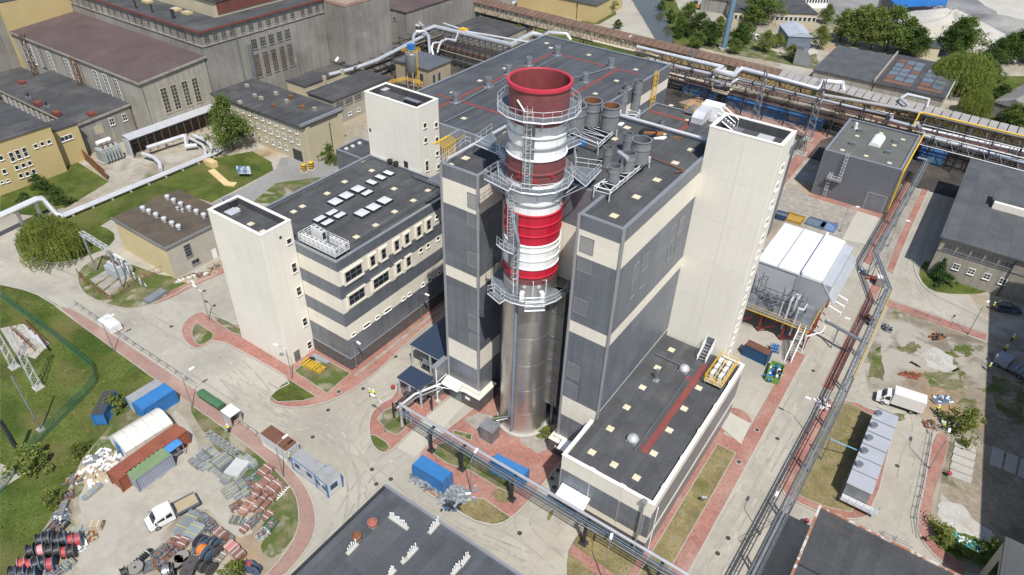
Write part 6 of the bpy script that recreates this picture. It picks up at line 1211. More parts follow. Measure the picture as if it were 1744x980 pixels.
for k in range(13):
    q = MB(); x = 8+k*22
    for y in (-1.4, 1.4): q.tube((x, y, 0), (x, y*.6, 4.9), .16, 4); q.tube((x+1.6, y, 0), (x+1.6, y*.6, 4.9), .16, 4)
    q.tube((x, -1.4, .3), (x+1.6, -1, 4.6), .08, 4); q.tube((x+1.6, -1.4, .3), (x, -1, 4.6), .08, 4); q.build('trestle', BRASSY, cv, local=True)
# main pipe bridge in front of the conveyor
def pxpath(L): return [A(x, y, z) for x, y, z in L]
pb = thing('pipe_bridge', 'wide steel pipe bridge with silver insulated pipes along the conveyor', 'pipe bridge', (-30, 204, 0))
for k in range(20):
    x = -92+k*6.2; q = MB(); y0, y1 = (197.5, 208.5) if k < 12 else (195.5, 207.5)
    for y in (y0, (y0+y1)/2, y1): q.tube((x, y, 0), (x, y, 8.4), .16, 4)
    for z in (3.2, 5.2, 6.6, 8.3): q.tube((x, y0-.4, z), (x, y1+.4, z), .13, 4)
    q.tube((x, y0, .4), (x, (y0+y1)/2, 5), .08, 4); q.tube((x, y1, .4), (x, (y0+y1)/2, 5), .08, 4); q.build('trestle', DKST, pb)
q = MB()
for y in (197.5, 202.8, 208.4):
    for z in (5.3, 8.4): q.tube((-96, y, z), (40, y-1, z), .14, 4)
for k in range(40): x = -94+k*3.2; q.tube((x, 197.4, 5.3 if k % 2 else 8.3), (x+3.2, 197.4, 8.3 if k % 2 else 5.3), .08, 4); q.tube((x, 208.5, 5.3 if k % 2 else 8.3), (x+3.2, 208.5, 8.3 if k % 2 else 5.3), .08, 4)
q.build('truss', mat('brown_dark_steel', (.05, .04, .036), .75, .1, .3, .5, .2), pb)
for L, r, m_ in ([[(1085, 80, 9), (1135, 92, 9), (1230, 115, 9), (1219, 121.5, 9), (1250, 129, 9), (1262, 117.5, 9), (1392, 151.5, 9), (1396, 148, 9.5), (1401, 138, 10), (1435, 142, 10), (1436, 150, 9.5), (1437, 155, 8.8)], .52, SILVM], [[(1112, 104, 7), (1120, 106, 7), (1217, 128, 7), (1213, 136.5, 7), (1243, 144.5, 7), (1256, 134.5, 7), (1440, 180, 7), (1520, 197, 7), (1517, 206, 7), (1556, 217, 7), (1562, 211, 7), (1575, 232, 7), (1744, 277, 7), (1800, 290, 7)], .44, SILVER], [[(1140, 125, 5), (1212, 143, 5), (1214, 154, 5), (1238, 160, 5), (1249, 150, 5), (1390, 187, 5)], .36, BUFF], [[(1236, 117, 9.2), (1230, 121, 9.2), (1250, 125, 9.2), (1256, 116, 9.2)], .3, SILVM],
             [[(1556, 214, 7.5), (1566, 193, 9.6), (1572, 192, 9.6), (1760, 236, 9.6)], .2, YEL], [[(1400, 162, 8.2), (1550, 188, 9), (1760, 238, 9)], .5, mat('grey_lagging', (.36, .35, .335), .7)], [[(1564, 218, 5.5), (1760, 262, 5.5)], .42, SILVM], [[(1548, 160+20, 10), (1533, 168, 10.4), (1545, 161, 10.4), (1582, 170, 10.4), (1578, 184, 9.6)], .34, SILVM], [[(1060, 70, 8), (1075, 63, 9), (1090, 72, 8)], .5, SILVM],
             [[(925, 62, 8), (935, 55, 9.5), (965, 58, 9.5), (972, 68, 8)], .55, SILVER], [[(1150, 118, 6), (1210, 133, 6)], .3, GALVD], [[(1010, 70, 7), (1100, 92, 7), (1130, 98, 7)], .4, BUFF]):
    MB().path(pxpath(L), r, 10).build('insulated_pipe', m_, pb, True)
rng = random.Random(5)
PIPEC = [mat('sooty_pipe', (.05, .043, .04), .7, .1, .3, .6, .2), mat('dark_brown_pipe', (.085, .055, .042), .7), GALVD, mat('dark_red_pipe', (.12, .045, .04), .7), mat('dull_beige_pipe', (.28, .24, .18), .8)]
for k in range(26):
    y = rng.uniform(197, 208.5); z = rng.choice([3.4, 3.6, 5.4, 5.5, 6.8]); x0 = -94+rng.uniform(0, 70); x1 = x0+rng.uniform(25, 90); r = rng.uniform(.08, .22)
    MB().path([(x0, y, z), (min(40, x1), y-.3, z), (min(40, x1), y-.3, z-rng.uniform(.5, 2.5))], r, 6).build('service_pipe', PIPEC[k % 5], pb)
for k in range(34):
    x = -92+rng.uniform(0, 120); y = rng.uniform(198, 208); z = rng.choice([5.4, 6.8, 3.3]); q = MB(); s_ = rng.uniform(.4, 1.1); q.tube((x, y, z), (x, y, z+s_), s_*.35, 8); q.tube((x-s_*.5, y, z+s_*.5), (x+s_*.5, y, z+s_*.5), s_*.25, 6); q.build('valve', PIPEC[k % 4], pb)
q = MB()
for k in range(9):
    x = -9+k*3.6; q.tube((x, 195.2, 8.2), (x, 207, 8.2), .12, 4); q.tube((x, 195.2, 8.2), (x+1.8, 195.2, 5.2), .07, 4); q.tube((x+1.8, 195.2, 5.2), (x+3.6, 195.2, 8.2), .07, 4)
for y, z in ((195.2, 8.2), (195.2, 5.2), (201, 8.2)): q.tube((-9, y, z), (30, y-.6, z), .13, 4)
q.build('open_truss', GALV, pb)
# pipes behind the silo
pl_ = thing('pipe_bridge', 'older pipe bridge with big silver loops behind the silo', 'pipe bridge', (-150, 175, 0))
for L, r in ([[(560, 128, 6), (600, 118, 6), (640, 104, 7), (722, 62, 7), (722, 52, 7.5), (740, 46, 7.5), (870, 77, 7.5), (907, 57, 7.5), (925, 61, 7.5)], .62], [[(704, 88, 6), (704, 62, 8.5), (709, 54, 9), (724, 54, 9), (730, 62, 8.5), (732, 92, 5)], .46], [[(745, 90, 5), (748, 78, 7), (752, 70, 7.5), (760, 68, 7.5)], .32], [[(755, 72, 6.5), (738, 74, 7), (735, 82, 6), (738, 95, 4)], .35], [[(758, 66, 7.2), (776, 70, 7.2), (780, 56, 8)], .3], [[(572, 105, 6), (577, 98, 7), (624, 80, 7), (630, 84, 6.5), (630, 100, 5)], .55], [[(630, 32, 9), (690, 14, 9), (725, 32, 8)], .3], [[(650, 33, 8), (684, 26, 8), (698, 24, 8), (676, 36, 8), (715, 45, 7.5)], .4], [[(700, 42, 7.5), (712, 38, 8), (722, 46, 7.5)], .5], [[(715, 40, 7.5), (770, 20, 7.5), (810, 8, 7.5)], .45], [[(718, 44, 6.5), (775, 24, 6.5), (812, 12, 6.5)], .4], [[(466, 126, 5), (530, 108, 5), (533, 97, 6.5), (548, 96, 6.5), (550, 108, 5)], .4], [[(755, 40, 8.6), (800, 55, 8.4), (900, 72, 8.2)], .3]):
    MB().path(pxpath([(x, y, z) for x, y, z in L]), r, 10).build('insulated_pipe', SILVER if r > .4 else SILVM, pl_, True)
for k in range(16):
    x = -158+k*2.4; q = MB()
    for y in (176, 186): q.tube((x, y, 0), (x, y, 6.8), .15, 4)
    for z in (2.6, 4.6, 6.7): q.tube((x, 175.5, z), (x, 187, z), .12, 4)
    q.tube((x, 176, 2.6), (x, 186, 6.7), .08, 4); q.build('trestle', DKST, pl_)
for k in range(9):
    y = 142+k*5; q = MB()
    for x in (-164, -154): q.tube((x, y, 0), (x, y, 6.4), .15, 4)
    for z in (2.8, 4.6, 6.3): q.tube((-165, y, z), (-153, y, z), .12, 4)
    q.tube((-164, y, 2.8), (-154, y, 6.3), .08, 4); q.build('trestle', DKST, pl_)
for k in range(22):
    if k % 2: y = rng.uniform(175, 187); z = rng.choice([2.8, 4.8, 6.8]); MB().path([(-160, y, z), (-121, y, z)], rng.uniform(.08, .2), 6).build('service_pipe', PIPEC[k % 5], pl_)
    else: x = rng.uniform(-165, -153); z = rng.choice([2.9, 4.8, 6.5]); MB().path([(x, 142, z), (x, 184, z)], rng.uniform(.08, .22), 6).build('service_pipe', PIPEC[k % 5], pl_)
BOX('valve_hut', (-150, -147.5, 186, 188, 6.9, 8.9), YEL, pl_)
q = MB(); rail(q, [A(640, 150, 2), A(690, 138, 2), A(720, 146, 2)], 1.2, .08, 1.2, False, 2); q.build('hand_rail', YEL, pl_)
hb = A(648, 55, 6); o = thing('coal_hopper', 'pale hopper box on a rusty frame by the bunker block', 'hopper', (hb.x, hb.y, 0)); MB().obox((hb.x, hb.y, 6), (3.4, 6, 2.6), 0).build('hopper_box', STEELW, o); q = MB()
for dx in (-1.5, 1.5):
    for dy in (-2.7, 2.7): q.tube((hb.x+dx, hb.y+dy, 0), (hb.x+dx, hb.y+dy, 6), .18, 4)
for z in (2, 4): q.path([(hb.x-1.5, hb.y-2.7, z), (hb.x+1.5, hb.y-2.7, z), (hb.x+1.5, hb.y+2.7, z), (hb.x-1.5, hb.y+2.7, z)], .12, 4, True)
q.tube((hb.x+1.5, hb.y-2.7, 0), (hb.x+1.5, hb.y+2.7, 4), .1, 4); q.build('support_frame', BRASSY, o)
# foreground pipe bridge, left of and in front of the low annex
fp = thing('pipe_bridge', 'slim pipe bridge on dark posts crossing in front of the chimney', 'pipe bridge', (-25, 50, 0)); py_ = 49.7
MB().path([(-52.4, py_+.1, .6), (-52.4, py_+.1, 5.0), (-51.9, py_+.1, 5.3), (-2, py_-.2, 5.3)], .21, 12).build('insulated_pipe', SILVER, fp, True)
MB().path([(-51.6, py_-.65, 4.9), (-2, py_-.95, 4.9)], .06, 8).build('service_pipe', GALV, fp); MB().path([(-51.6, py_-.4, 5.0), (-2, py_-.7, 5.0)], .045, 8).build('service_pipe', mat('blue_pipe', (.10, .22, .36), .5), fp); MB().path([(-51.8, py_-.8, 4.8), (-2, py_-1.1, 4.8)], .04, 8).build('service_pipe', GALVD, fp)
q = MB(); L0 = -52; 
for dy in (-.15, -.95): q.tube((L0, py_+dy, 4.55), (-2, py_+dy-.3, 4.55), .09, 4)
for k in range(50): x = L0+k; q.tube((x, py_-.15, 4.55), (x, py_-.95, 4.55), .03, 4)
q.build('cable_ladder', GALVD, fp)
for x in (-46.2, -40.6, -32.0, -20.7, -10.6):
    q = MB(); q.box(x-.18, x+.18, py_-.75, py_-.4, .1, 4.45); q.box(x-.2, x+.2, py_-1.15, py_+.4, 4.3, 4.5); q.box(x-.5, x+.5, py_-1.0, py_-.1, .05, .35); q.build('post', DKST, fp)
pm = thing('pipe_manifold', 'cluster of dark pipe loops and valves by the small blue canopy', 'pipes', (-52, 53, 0))
for dy, z, r, m_ in ((0, 3.6, .16, GALVD), (.6, 3.9, .14, DKST), (1.2, 3.2, .2, SILVM), (1.7, 2.6, .16, GALVD), (-.5, 2.8, .12, DKST)): MB().path([(-54.2+dy*.4, 50.4, z), (-54.0+dy*.4, 54, z), (-52.0+dy*.5, 57.6, z+.6)], r, 8).build('pipe', m_, pm, True)
for dx in (-.2, .6, 1.5): MB().path([(-54.4+dx, 51.2, .1), (-54.4+dx, 51.2, 3.2), (-53.6+dx, 51.4, 3.2), (-53.6+dx, 51.4, .1)], .12, 8).build('pipe_loop', SILVM, pm, True)
for x, y in ((-54.8, 50.6), (-52.6, 50.7), (-51.2, 55.2)): BOX('post', (x-.1, x+.1, y-.1, y+.1, .1, 3.4), DKST, pm)
# right hand pipe bridge
rp = thing('pipe_bridge', 'straight silver pipe bridge running up the right side of the plant', 'pipe bridge', (0, 100, 0))
RL = [(-1.35, 44, 5), (-1.3, 54, 5), (-.5, 87, 5), (-.55, 124.6, 5), (-5.4, 135.6, 5), (-4.6, 181, 5), (-4.6, 187, 5), (-6.6, 187, 5)]
def off(L, dx, dz): return [(x+dx, y, z+dz) for x, y, z in L]
MB().path(RL, .19, 10).build('insulated_pipe', GALV, rp, True); MB().path(off(RL, .42, 0), .08, 8).build('service_pipe', GALVD, rp); MB().path([(.05, 96, 4.9), (.05, 124.4, 4.9)], .07, 8).build('service_pipe', YEL, rp); MB().path(off(RL, -.42, .05), .07, 8).build('service_pipe', GALVD, rp)
q = MB()
for a, b in zip(RL[:-2], RL[1:-1]):
    a, b = Vector(a), Vector(b)
    for dx in (-.6, .6): q.tube(a+Vector((dx, 0, -.45)), b+Vector((dx, 0, -.45)), .08, 4)
    n = int((b-a).length/1.2)
    for k in range(n): p = a+(b-a)*(k/n); q.tube(p+Vector((-.6, 0, -.45)), p+Vector((.6, 0, -.45)), .05, 4)
q.build('cable_ladder', GALVD, rp)
for x, y in ((-1.2, 58), (-1, 68), (-.8, 78), (-.5, 88), (-.5, 98), (-.5, 108), (-.6, 118), (-1.2, 125.5), (-4.8, 134), (-5.3, 146), (-5.1, 158), (-4.9, 170), (-4.7, 182)):
    q = MB(); q.box(x-.55, x-.38, y-.12, y+.12, .05, 4.4); q.box(x+.38, x+.55, y-.12, y+.12, .05, 4.4); q.tube((x-.45, y, .6), (x+.45, y, 4.2), .06, 4); q.build('post', GALVD, rp)
o = thing('pipe_link', 'grey pipe gantry linking the white shed to the right pipe bridge', 'pipe', (-4, 107, 0)); MB().path([(-7.6, 108.5, 4.4), (-1, 106.5, 4.6)], .28, 8).build('pipe', GALVD, o); BOX('post', (-5.2, -5.0, 107.6, 107.8, 0, 4.2), GALVD, o)
o = thing('pipe_link', 'thin blue pipe from the right pipe bridge to the switchgear block', 'pipe', (2, 88, 0)); a, b = A(1414, 748, 4.6), A(1460, 767, 3.0); MB().path([a, b], .09, 6).build('pipe', mat('light_blue_pipe', (.18, .36, .50), .5), o); BOX('post', (a.x-.08, a.x+.08, a.y-.08, a.y+.08, .12, 4.6), GALVD, o)
# heating main on the lawn
hm = thing('heating_main', 'silver twin heating main crossing the lawn beside the transformer house', 'pipe', (-155, 65, 0))
for d in (0, .95): 
    MB().path([(-150.2+d, 50.6, .75), (-150.4+d, 88.5, .75), (-151.2+d, 91.0, .75)], .34, 10).build('insulated_pipe', SILVM, hm, True)
    MB().path([(-151.0+d*.8, 30, 4.6), (-153.6+d*.8, 48.6, 4.6), (-153.4+d*.8, 49.6, 4.4), (-151.8+d, 50.4, 1.0), (-150.2+d, 50.9, .75)], .45 if d else .5, 10).build('insulated_pipe', SILVM, hm, True)
for x, y in ((-151.6, 36), (-152.6, 44), (-153.2, 48.0)): BOX('support', (x-.2, x+1.2, y-.15, y+.15, 0, 4.1), GALV, hm)
for k in range(9): BOX('support', (-150.8, -148.8, 52.5+k*4.4, 52.8+k*4.4, 0, .4), CONC, hm)
o = thing('steam_pipework', 'silver bent steam pipes in front of the canopy', 'pipe', (-160, 85, 0))
for L, r in ([[(250, 252, 2.2), (312, 232, 2.2), (316, 232, 2.2), (318, 250, 1.2), (335, 248, 1.2)], .5], [[(243, 262, 1.6), (262, 268, 1.6), (272, 278, 1.2), (274, 290, .5)], .5], [[(330, 231, 1.6), (352, 240, 1.6), (360, 250, 1.2), (360, 262, .8), (352, 268, .6)], .5], [[(318, 233, 1.4), (345, 247, 1.4), (350, 256, 1), (350, 266, .6)], .35]): MB().path(pxpath(L), r, 10).build('pipe', SILVM, o, True)
BOX('support', (-163.4, -163, 84, 84.4, 0, 1.6), CONC, o)
# blue container-like sheds under the bridge
BLUO = mat('weathered_blue_sheet', (.06, .16, .30), .7, 0, .15, .2, .1, stain=[((.40, .36, .28), .35, .52, .66, .8)]); BLUT = mat('blue_tarp_roof', (.045, .15, .36), .6, 0, .1, .2, .06)
for i, (a, b, lab) in enumerate((((1163, 155), (1212, 172), 'short weathered blue shed beside the hall end wall'), ((1231, 182), (1396, 222), 'long weathered blue shed below the pipe bridge'), ((1560, 275), (1602, 284), 'small blue shed under the bridge beside the grey hall'))):
    p, r_ = A(*a, 0), A(*b, 0); o = thing('blue_shed', lab, 'shed', ((p.x+r_.x)/2, p.y+3, 0), 0, 'blue sheds under the pipe bridge'); x0, x1, y0 = p.x, r_.x, (p.y+r_.y)/2; n = int((x1-x0)/1.5)
    for k in range(n): BOX('wall_panel', (x0+(x1-x0)*k/n+.02, x0+(x1-x0)*(k+1)/n-.02, y0, y0+.15, .02, 2.6), BLUO, o)
    MB().box(x0, x1, y0+.16, y0+6, .02, 2.58).build('body', BLUO, o); BOX('roof', (x0-.2, x1+.2, y0-.2, y0+6.2, 2.602, 2.8), BLUT, o)
# lattice masts
for i, (px, h, w_) in enumerate((((1282, 215), 16, 1.2), ((1375, 238), 17, 1.3), ((1168, 148), 12, 1.0), ((1362, 262), 5, 1.6))):
    p = A(*px); q = MB(); q.lattice((p.x, p.y, 0), (p.x, p.y, h), (w_*1.5, w_*.5), int(h/1.1), .09, (1, 0, 0)); o = thing('lattice_mast', ['lattice steel mast behind the tallest stair tower', 'lattice steel mast left of the grey hall', 'thin lattice mast beside the hall end wall', 'short lattice stub on the gravel by the grey hall'][i], 'mast', (p.x, p.y, 0), 0, 'lattice masts'); q.build('lattice', GALVD, o); BOX('footing', (p.x-w_, p.x+w_, p.y-w_, p.y+w_, .01, .3), CONC, o)
p = A(1232, 85); o = thing('blue_mast', 'thick blue tubular mast rising out of the top of the picture', 'mast', (p.x, p.y, 0)); MB().tube((p.x, p.y, 0), (p.x, p.y, 40), 1.0, 16, .8).build('tube', mat('blue_mast_paint', (.16, .26, .36), .5, .2), o, True); MB().tube((p.x, p.y, 0), (p.x, p.y, .8), 1.8, 12).build('footing', CONC, o)
# ================================================================== CONTAINERS
def cor_outline(L, W, d=.045, p=.30):
    pts = []
    def edge(a, b, nrm):
        a, b = Vector(a), Vector(b); n = max(2, int((b-a).length/p)); out = []
        for i in range(n):
            for f, o in ((0, 0), (.35, 0), (.5, -1), (.85, -1)): out.append(tuple(a+(b-a)*((i+f)/n)+Vector(nrm)*(d*o)))
        return out
    x, y = L/2, W/2
    return edge((-x, -y), (x, -y), (0, -1))+edge((x, -y), (x, y), (1, 0))+edge((x, y), (-x, y), (0, 1))+edge((-x, y), (-x, -y), (-1, 0))
def pmat(name, col, **k): return mat(name, col, k.pop('rough', .55), 0, k.pop('var', .1), k.pop('scale', .5), k.pop('fine', .06), **k)
BLUEC = pmat('container_blue', (.035, .17, .42), stain=((.05, .10, .20), .5, .58, .75, .5)); BLUED = pmat('container_dark_blue', (.02, .075, .17)); RUSTC = pmat('container_oxide', (.26, .085, .05), stain=[((.16, .06, .04), .35, .5, .7, .6)]); GREYC = pmat('container_grey', (.27, .29, .35)); GREENC = pmat('container_green_top', (.17, .26, .12), stain=((.24, .25, .2), .5, .55, .7, .6)); BROWNC = pmat('rusty_container_top', (.16, .072, .045), stain=((.10, .05, .035), .5, .5, .7, .6)); PALEC = pmat('container_pale', (.52, .53, .52)); GREYT = pmat('weathered_grey_top', (.30, .31, .32), stain=((.2, .2, .2), .5, .5, .7, .6)); DARKT = pmat('dark_felt_top', (.06, .06, .065))
def quadframe(top, H):
    """centre, size and turn of a box whose four top corners show at these pixels"""
    P = [A(x, y, H) for x, y in top]; c = sum(P, Vector())/4; e1 = (P[1]-P[0]+P[2]-P[3])/2; e2 = (P[2]-P[1]+P[3]-P[0])/2
    if e1.length < e2.length: e1, e2 = e2, e1
    return c, e1.length, e2.length, math.atan2(e1.y, e1.x)
def container(label, top, H, side, roof, name='shipping_container', doors=True, size=None, cabin=False, trim=None, group=None, z0=0.02, cat='container'):
    c, L, W, a = quadframe(top, H)
    if size: L, W = size
    o = thing(name, label, cat, (c.x, c.y, z0), a, group); H -= z0
    if cabin:
        MB().box(-L/2, L/2, -W/2, W/2, .12, H-.12).build('wall', side, o, local=True)
    else: MB().prism(cor_outline(L-.1, W-.1), .12, H-.1).build('shell', side, o, local=True)
    n = int(L/.6); q = MB(); q.box(-L/2, L/2, -W/2, W/2, H-.1, H-.02)
    if not cabin:
        for k in range(n): x = -L/2+L*(k+.25)/n; q.box(x, x+L/n*.5, -W/2+.08, W/2-.08, H-.02, H+.01)
    q.build('roof', roof, o, local=True)
    for sx in (-1, 1):
        for sy in (-1, 1): MB().box(sx*L/2-.09, sx*L/2+.09, sy*W/2-.09, sy*W/2+.09, 0, H-.11).build('corner_post', trim or side, o, local=True)
    q = MB(); q.box(-L/2, L/2, -W/2-.03, -W/2+.1, 0, .12); q.box(-L/2, L/2, W/2-.1, W/2+.03, 0, .12); q.box(-L/2, L/2, -W/2-.03, -W/2+.06, H-.24, H-.1); q.box(-L/2, L/2, W/2-.06, W/2+.03, H-.24, H-.1); q.build('rail', trim or side, o, local=True)
    if doors and not cabin:
        for s_ in (-1, 1):
            d = MB().box(L/2-.02, L/2+.03, .03 if s_ > 0 else -W/2+.1, W/2-.1 if s_ > 0 else -.03, .15, H-.25).build('door', side, o, local=True)
            q = MB(); q.tube((L/2+.06, s_*.35, .2), (L/2+.06, s_*.35, H-.3), .025, 5); q.tube((L/2+.06, s_*.75, .2), (L/2+.06, s_*.75, H-.3), .025, 5); q.build('lock_rod', GALV, d, local=True)
    if cabin:
        for sx in (-.28, .22):
            for s_ in (-1, 1):
                w_ = MB().box(L*sx-.5, L*sx+.5, s_*W/2-.04, s_*W/2+.04, 1.1, 2.0).build('window', trim or WHITE, o, local=True); MB().box(L*sx-.42, L*sx+.42, s_*W/2-.06, s_*W/2+.06, 1.18, 1.92).build('pane', GLASS, w_, local=True)
        w_ = MB().box(L/2-.04, L/2+.04, -.7, .5, 1.0, 2.0).build('window', trim or WHITE, o, local=True); MB().box(L/2-.06, L/2+.06, -.6, .4, 1.1, 1.9).build('pane', GLASS, w_, local=True)
        MB().box(L*.02-.45, L*.02+.45, -W/2-.05, -W/2-.002, .15, 2.1).build('door', side, o, local=True)
    return o
container('bright blue shipping container on the kerb beside scrap metal', [(719.2, 774.3), (769.5, 804.5), (753.5, 821.6), (702.9, 790.6)], 2.75, BLUEC, BLUEC, z0=.11)
container('bright blue shipping container under the pipe bridge', [(848.2, 772.7), (902.9, 801.2), (889, 809.4), (834.3, 783.3)], 2.75, BLUEC, BLUEC, z0=.13)
container('pale cabin with a grey roof beside the blue container at the lawn edge', [(212, 677), (265, 646), (279, 652), (227, 685)], 2.7, PALEC, GREYT, 'site_cabin', cabin=True, trim=BLUEC)
container('vivid blue container beside the grey roofed cabin and sidewalk', [(227, 685), (279, 652), (297, 664), (240, 699)], 2.7, BLUEC, BLUEC)
container('small blue container with a dark roof by the bushes', [(155, 705), (178, 664), (194, 667), (174, 707)], 2.4, BLUEC, DARKT)
container('long rust red container behind the green topped one', [(182, 805), (296, 721), (320, 733), (200, 816)], 2.6, RUSTC, RUSTC)
container('grey container with a mossy green roof', [(212.8, 805), (274.4, 762), (291, 773), (229, 817.7)], 2.6, GREYC, GREENC)
container('pale container with a rusty brown roof on the sidewalk edge', [(442.7, 737.9), (462.2, 723.7), (505.5, 753), (486, 767.8)], 2.6, PALEC, BROWNC)
container('white site cabin with blue trim, the larger of the joined pair', [(494, 778), (536, 806.6), (554.5, 793), (514.8, 762.8)], 2.8, PALEC, GREYT, 'site_cabin', cabin=True, trim=BLUEC)
container('white site cabin with blue trim, the smaller end of the joined pair', [(537, 807.3), (559.6, 791.9), (580.5, 805), (554.5, 827.5)], 2.8, PALEC, GREYT, 'site_cabin', cabin=True, trim=BLUEC)
container('dark blue container with a rusty top behind the tallest tower', [(1267.8, 585.7), (1277.8, 578.9), (1316.8, 597.3), (1307.6, 604.2)], 2.5, BLUED, BROWNC)
for i, (px, sz, m_, lab) in enumerate([((1330, 362), (4, 3.5, .6), mat('ochre_tray', (.40, .25, .05), .7), 'ochre steel tray lying behind the white shed'), ((1368, 370), (4, 3.5, .5), pmat('slate_blue_tray', (.13, .17, .22)), 'slate blue steel tray behind the white shed'), ((1388, 376), (3.4, 3.5, .5), pmat('pale_blue_tray', (.16, .24, .40)), 'pale blue steel tray behind the white shed'), ((1318+10, 358+5), (.1, .1, .1), GALVD, '')][:3]):
    p = A(px[0]+22, px[1]+12); o = thing('steel_tray', lab, 'tray', (p.x, p.y, .03)); MB().box(-sz[0]/2, sz[0]/2, -sz[1]/2, sz[1]/2, 0, .15).build('floor', m_, o, local=True); MB().ring(rect(-sz[0]/2, sz[0]/2, -sz[1]/2, sz[1]/2), .12, .152, sz[2]).build('side', m_, o, local=True)
p = A(1330, 373); o = thing('blue_skip', 'small dark blue skip beside the ochre tray', 'skip', (p.x, p.y, .03), .1); MB().add([(-.9, -.8, 0), (.9, -.8, 0), (.9, .8, 0), (-.9, .8, 0), (-1.3, -1, 1.4), (1.3, -1, 1.4), (1.3, 1, 1.4), (-1.3, 1, 1.4)], [(3, 2, 1, 0), (0, 1, 5, 4), (1, 2, 6, 5), (2, 3, 7, 6), (3, 0, 4, 7)]).build('tub', BLUED, o, local=True); MB().box(-1.2, 1.2, -.9, .9, 1.0, 1.05).build('contents', GALVD, o, local=True)
c, L, W, a = quadframe([(1315, 619), (1335, 621), (1329, 645), (1306, 638)], 1.2); o = thing('skip', 'open green skip full of blue and dark waste', 'skip', (c.x, c.y, .02), a); GS = pmat('skip_green', (.13, .27, .06)); MB().ring(rect(-2.1, 2.1, -1.1, 1.1), .1, 0, 1.2).build('side', GS, o, local=True); MB().box(-2, 2, -1, 1, .05, .5).build('floor', GS, o, local=True)
rng = random.Random(9)
def heap(o, n, lx, ly, h, mats, s0=.15, s1=.5, z=0, name='scrap_piece', flat=.5):
    qs_ = [MB() for _ in mats]
    for k in range(n):
        x, y = rng.gauss(0, lx/4), rng.gauss(0, ly/4); x = max(-lx/2, min(lx/2, x)); y = max(-ly/2, min(ly/2, y)); s = rng.uniform(s0, s1); zz = z+h*max(0, 1-abs(2*x/lx))*max(0, 1-abs(2*y/ly))*rng.random()
        qs_[k % len(mats)].obox((x, y, zz), (s*rng.uniform(.7, 2.4), s*.6, s*flat), rng.uniform(0, 3.1), rng.uniform(-.4, .4))
    for q, m_ in zip(qs_, mats):
        if q.v: struct(q.build(name, m_, o, local=True), 'stuff')
heap(o, 60, 4, 2, .9, [pmat('bin_blue', (.03, .2, .5)), BLACK, DKST, WHITE], .2, .6, .5)
p = A(1318, 600); o = thing('gas_cylinder_rack', 'rack of blue gas cylinders beside the dark blue container', 'cylinders', (p.x, p.y, .02), .3)
for k in range(6): MB().lathe([(0, 0), (.16, 0), (.16, 1.3), (.06, 1.5), (.06, 1.6), (0, 1.6)], ((k % 3)*.4-.4, (k//3)*.45, .06), 8).build('cylinder', pmat('bin_blue', (.03, .2, .5)), o, True, True)
MB().box(-.8, .8, -.3, .8, 0, .06).build('base', GALVD, o, local=True); q = MB(); rail(q, [(-.8, -.3, .06), (.8, -.3, .06), (.8, .8, .06), (-.8, .8, .06)], 1.2, .03, 1.6, True); q.build('frame', GALVD, o, local=True)
# tent shelter
c, L, W, a = quadframe([(184.5, 739), (264, 694), (293, 716), (212, 769.5)], 2.3); o = thing('tent_shelter', 'long white canvas storage tent beside the rust red container', 'tent', (c.x, c.y, .02), a); TEN = mat('white_canvas', (.66, .63, .56), .8, 0, .06, .4, .05); n = 8; q = MB()
prof = [(-W/2, .1), (-W/2, 1.9)]+[(-W/2+W*(i/6), 1.9+1.1*math.sin(math.pi*i/6)) for i in range(1, 6)]+[(W/2, 1.9), (W/2, .1)]; k = len(prof)
vs = [(-L/2, y, z) for y, z in prof]+[(L/2, y, z) for y, z in prof]; q.add(vs, [(i+1, i, k+i, k+i+1) for i in range(k-1)]+[tuple(range(k)), tuple(range(2*k-1, k-1, -1))]); q.build('canvas', TEN, o, local=True)
for i in range(6):
    x = -L/2+L*i/5; q = MB(); q.path([(x, y*1.004, z*1.004+.01) for y, z in prof], .05, 4); q.build('hoop', STEELW, o, local=True)
MB().box(-L/2-.04, -L/2-.002, -.9, .9, .1, 2.2).build('door_flap', BLUEC, o, local=True)
# tarp frame
c, L, W, a = quadframe([(272, 759), (296, 744), (311, 752.7), (288, 772)], 2.4); o = thing('tarp_stand', 'blue tarpaulin roof over an open metal stand', 'canopy', (c.x, c.y, .02), a); MB().add([(-L/2, -W/2, 2.3), (L/2, -W/2, 2.3), (L/2, W/2, 2.35), (-L/2, W/2, 2.35), (0, 0, 2.5), (-L/2, -W/2, 2.2), (L/2, -W/2, 2.2), (L/2, W/2, 2.25), (-L/2, W/2, 2.25)], [(0, 1, 4), (1, 2, 4), (2, 3, 4), (3, 0, 4), (0, 5, 6, 1), (1, 6, 7, 2), (2, 7, 8, 3), (3, 8, 5, 0)]).build('tarpaulin', pmat('tarp_blue', (.06, .24, .55)), o, local=True)
for sx in (-1, 1):
    for sy in (-1, 1): MB().tube((sx*(L/2-.1), sy*(W/2-.1), 0), (sx*(L/2-.1), sy*(W/2-.1), 2.25), .06, 6).build('post', GALV, o, local=True)
MB().box(-L/2+.3, L/2-.3, -W/2+.3, W/2-.3, .5, .6).build('shelf', GALVD, o, local=True); heap(o, 25, L-.6, W-.6, .8, [WHITE, GALVD, BRASSY], .15, .4, .6)
def iang(px, a):
    u, v = A(px[0]-8*math.cos(rad(a)), px[1]+8*math.sin(rad(a))), A(px[0]+8*math.cos(rad(a)), px[1]-8*math.sin(rad(a))); return math.degrees(math.atan2(v.y-u.y, v.x-u.x))
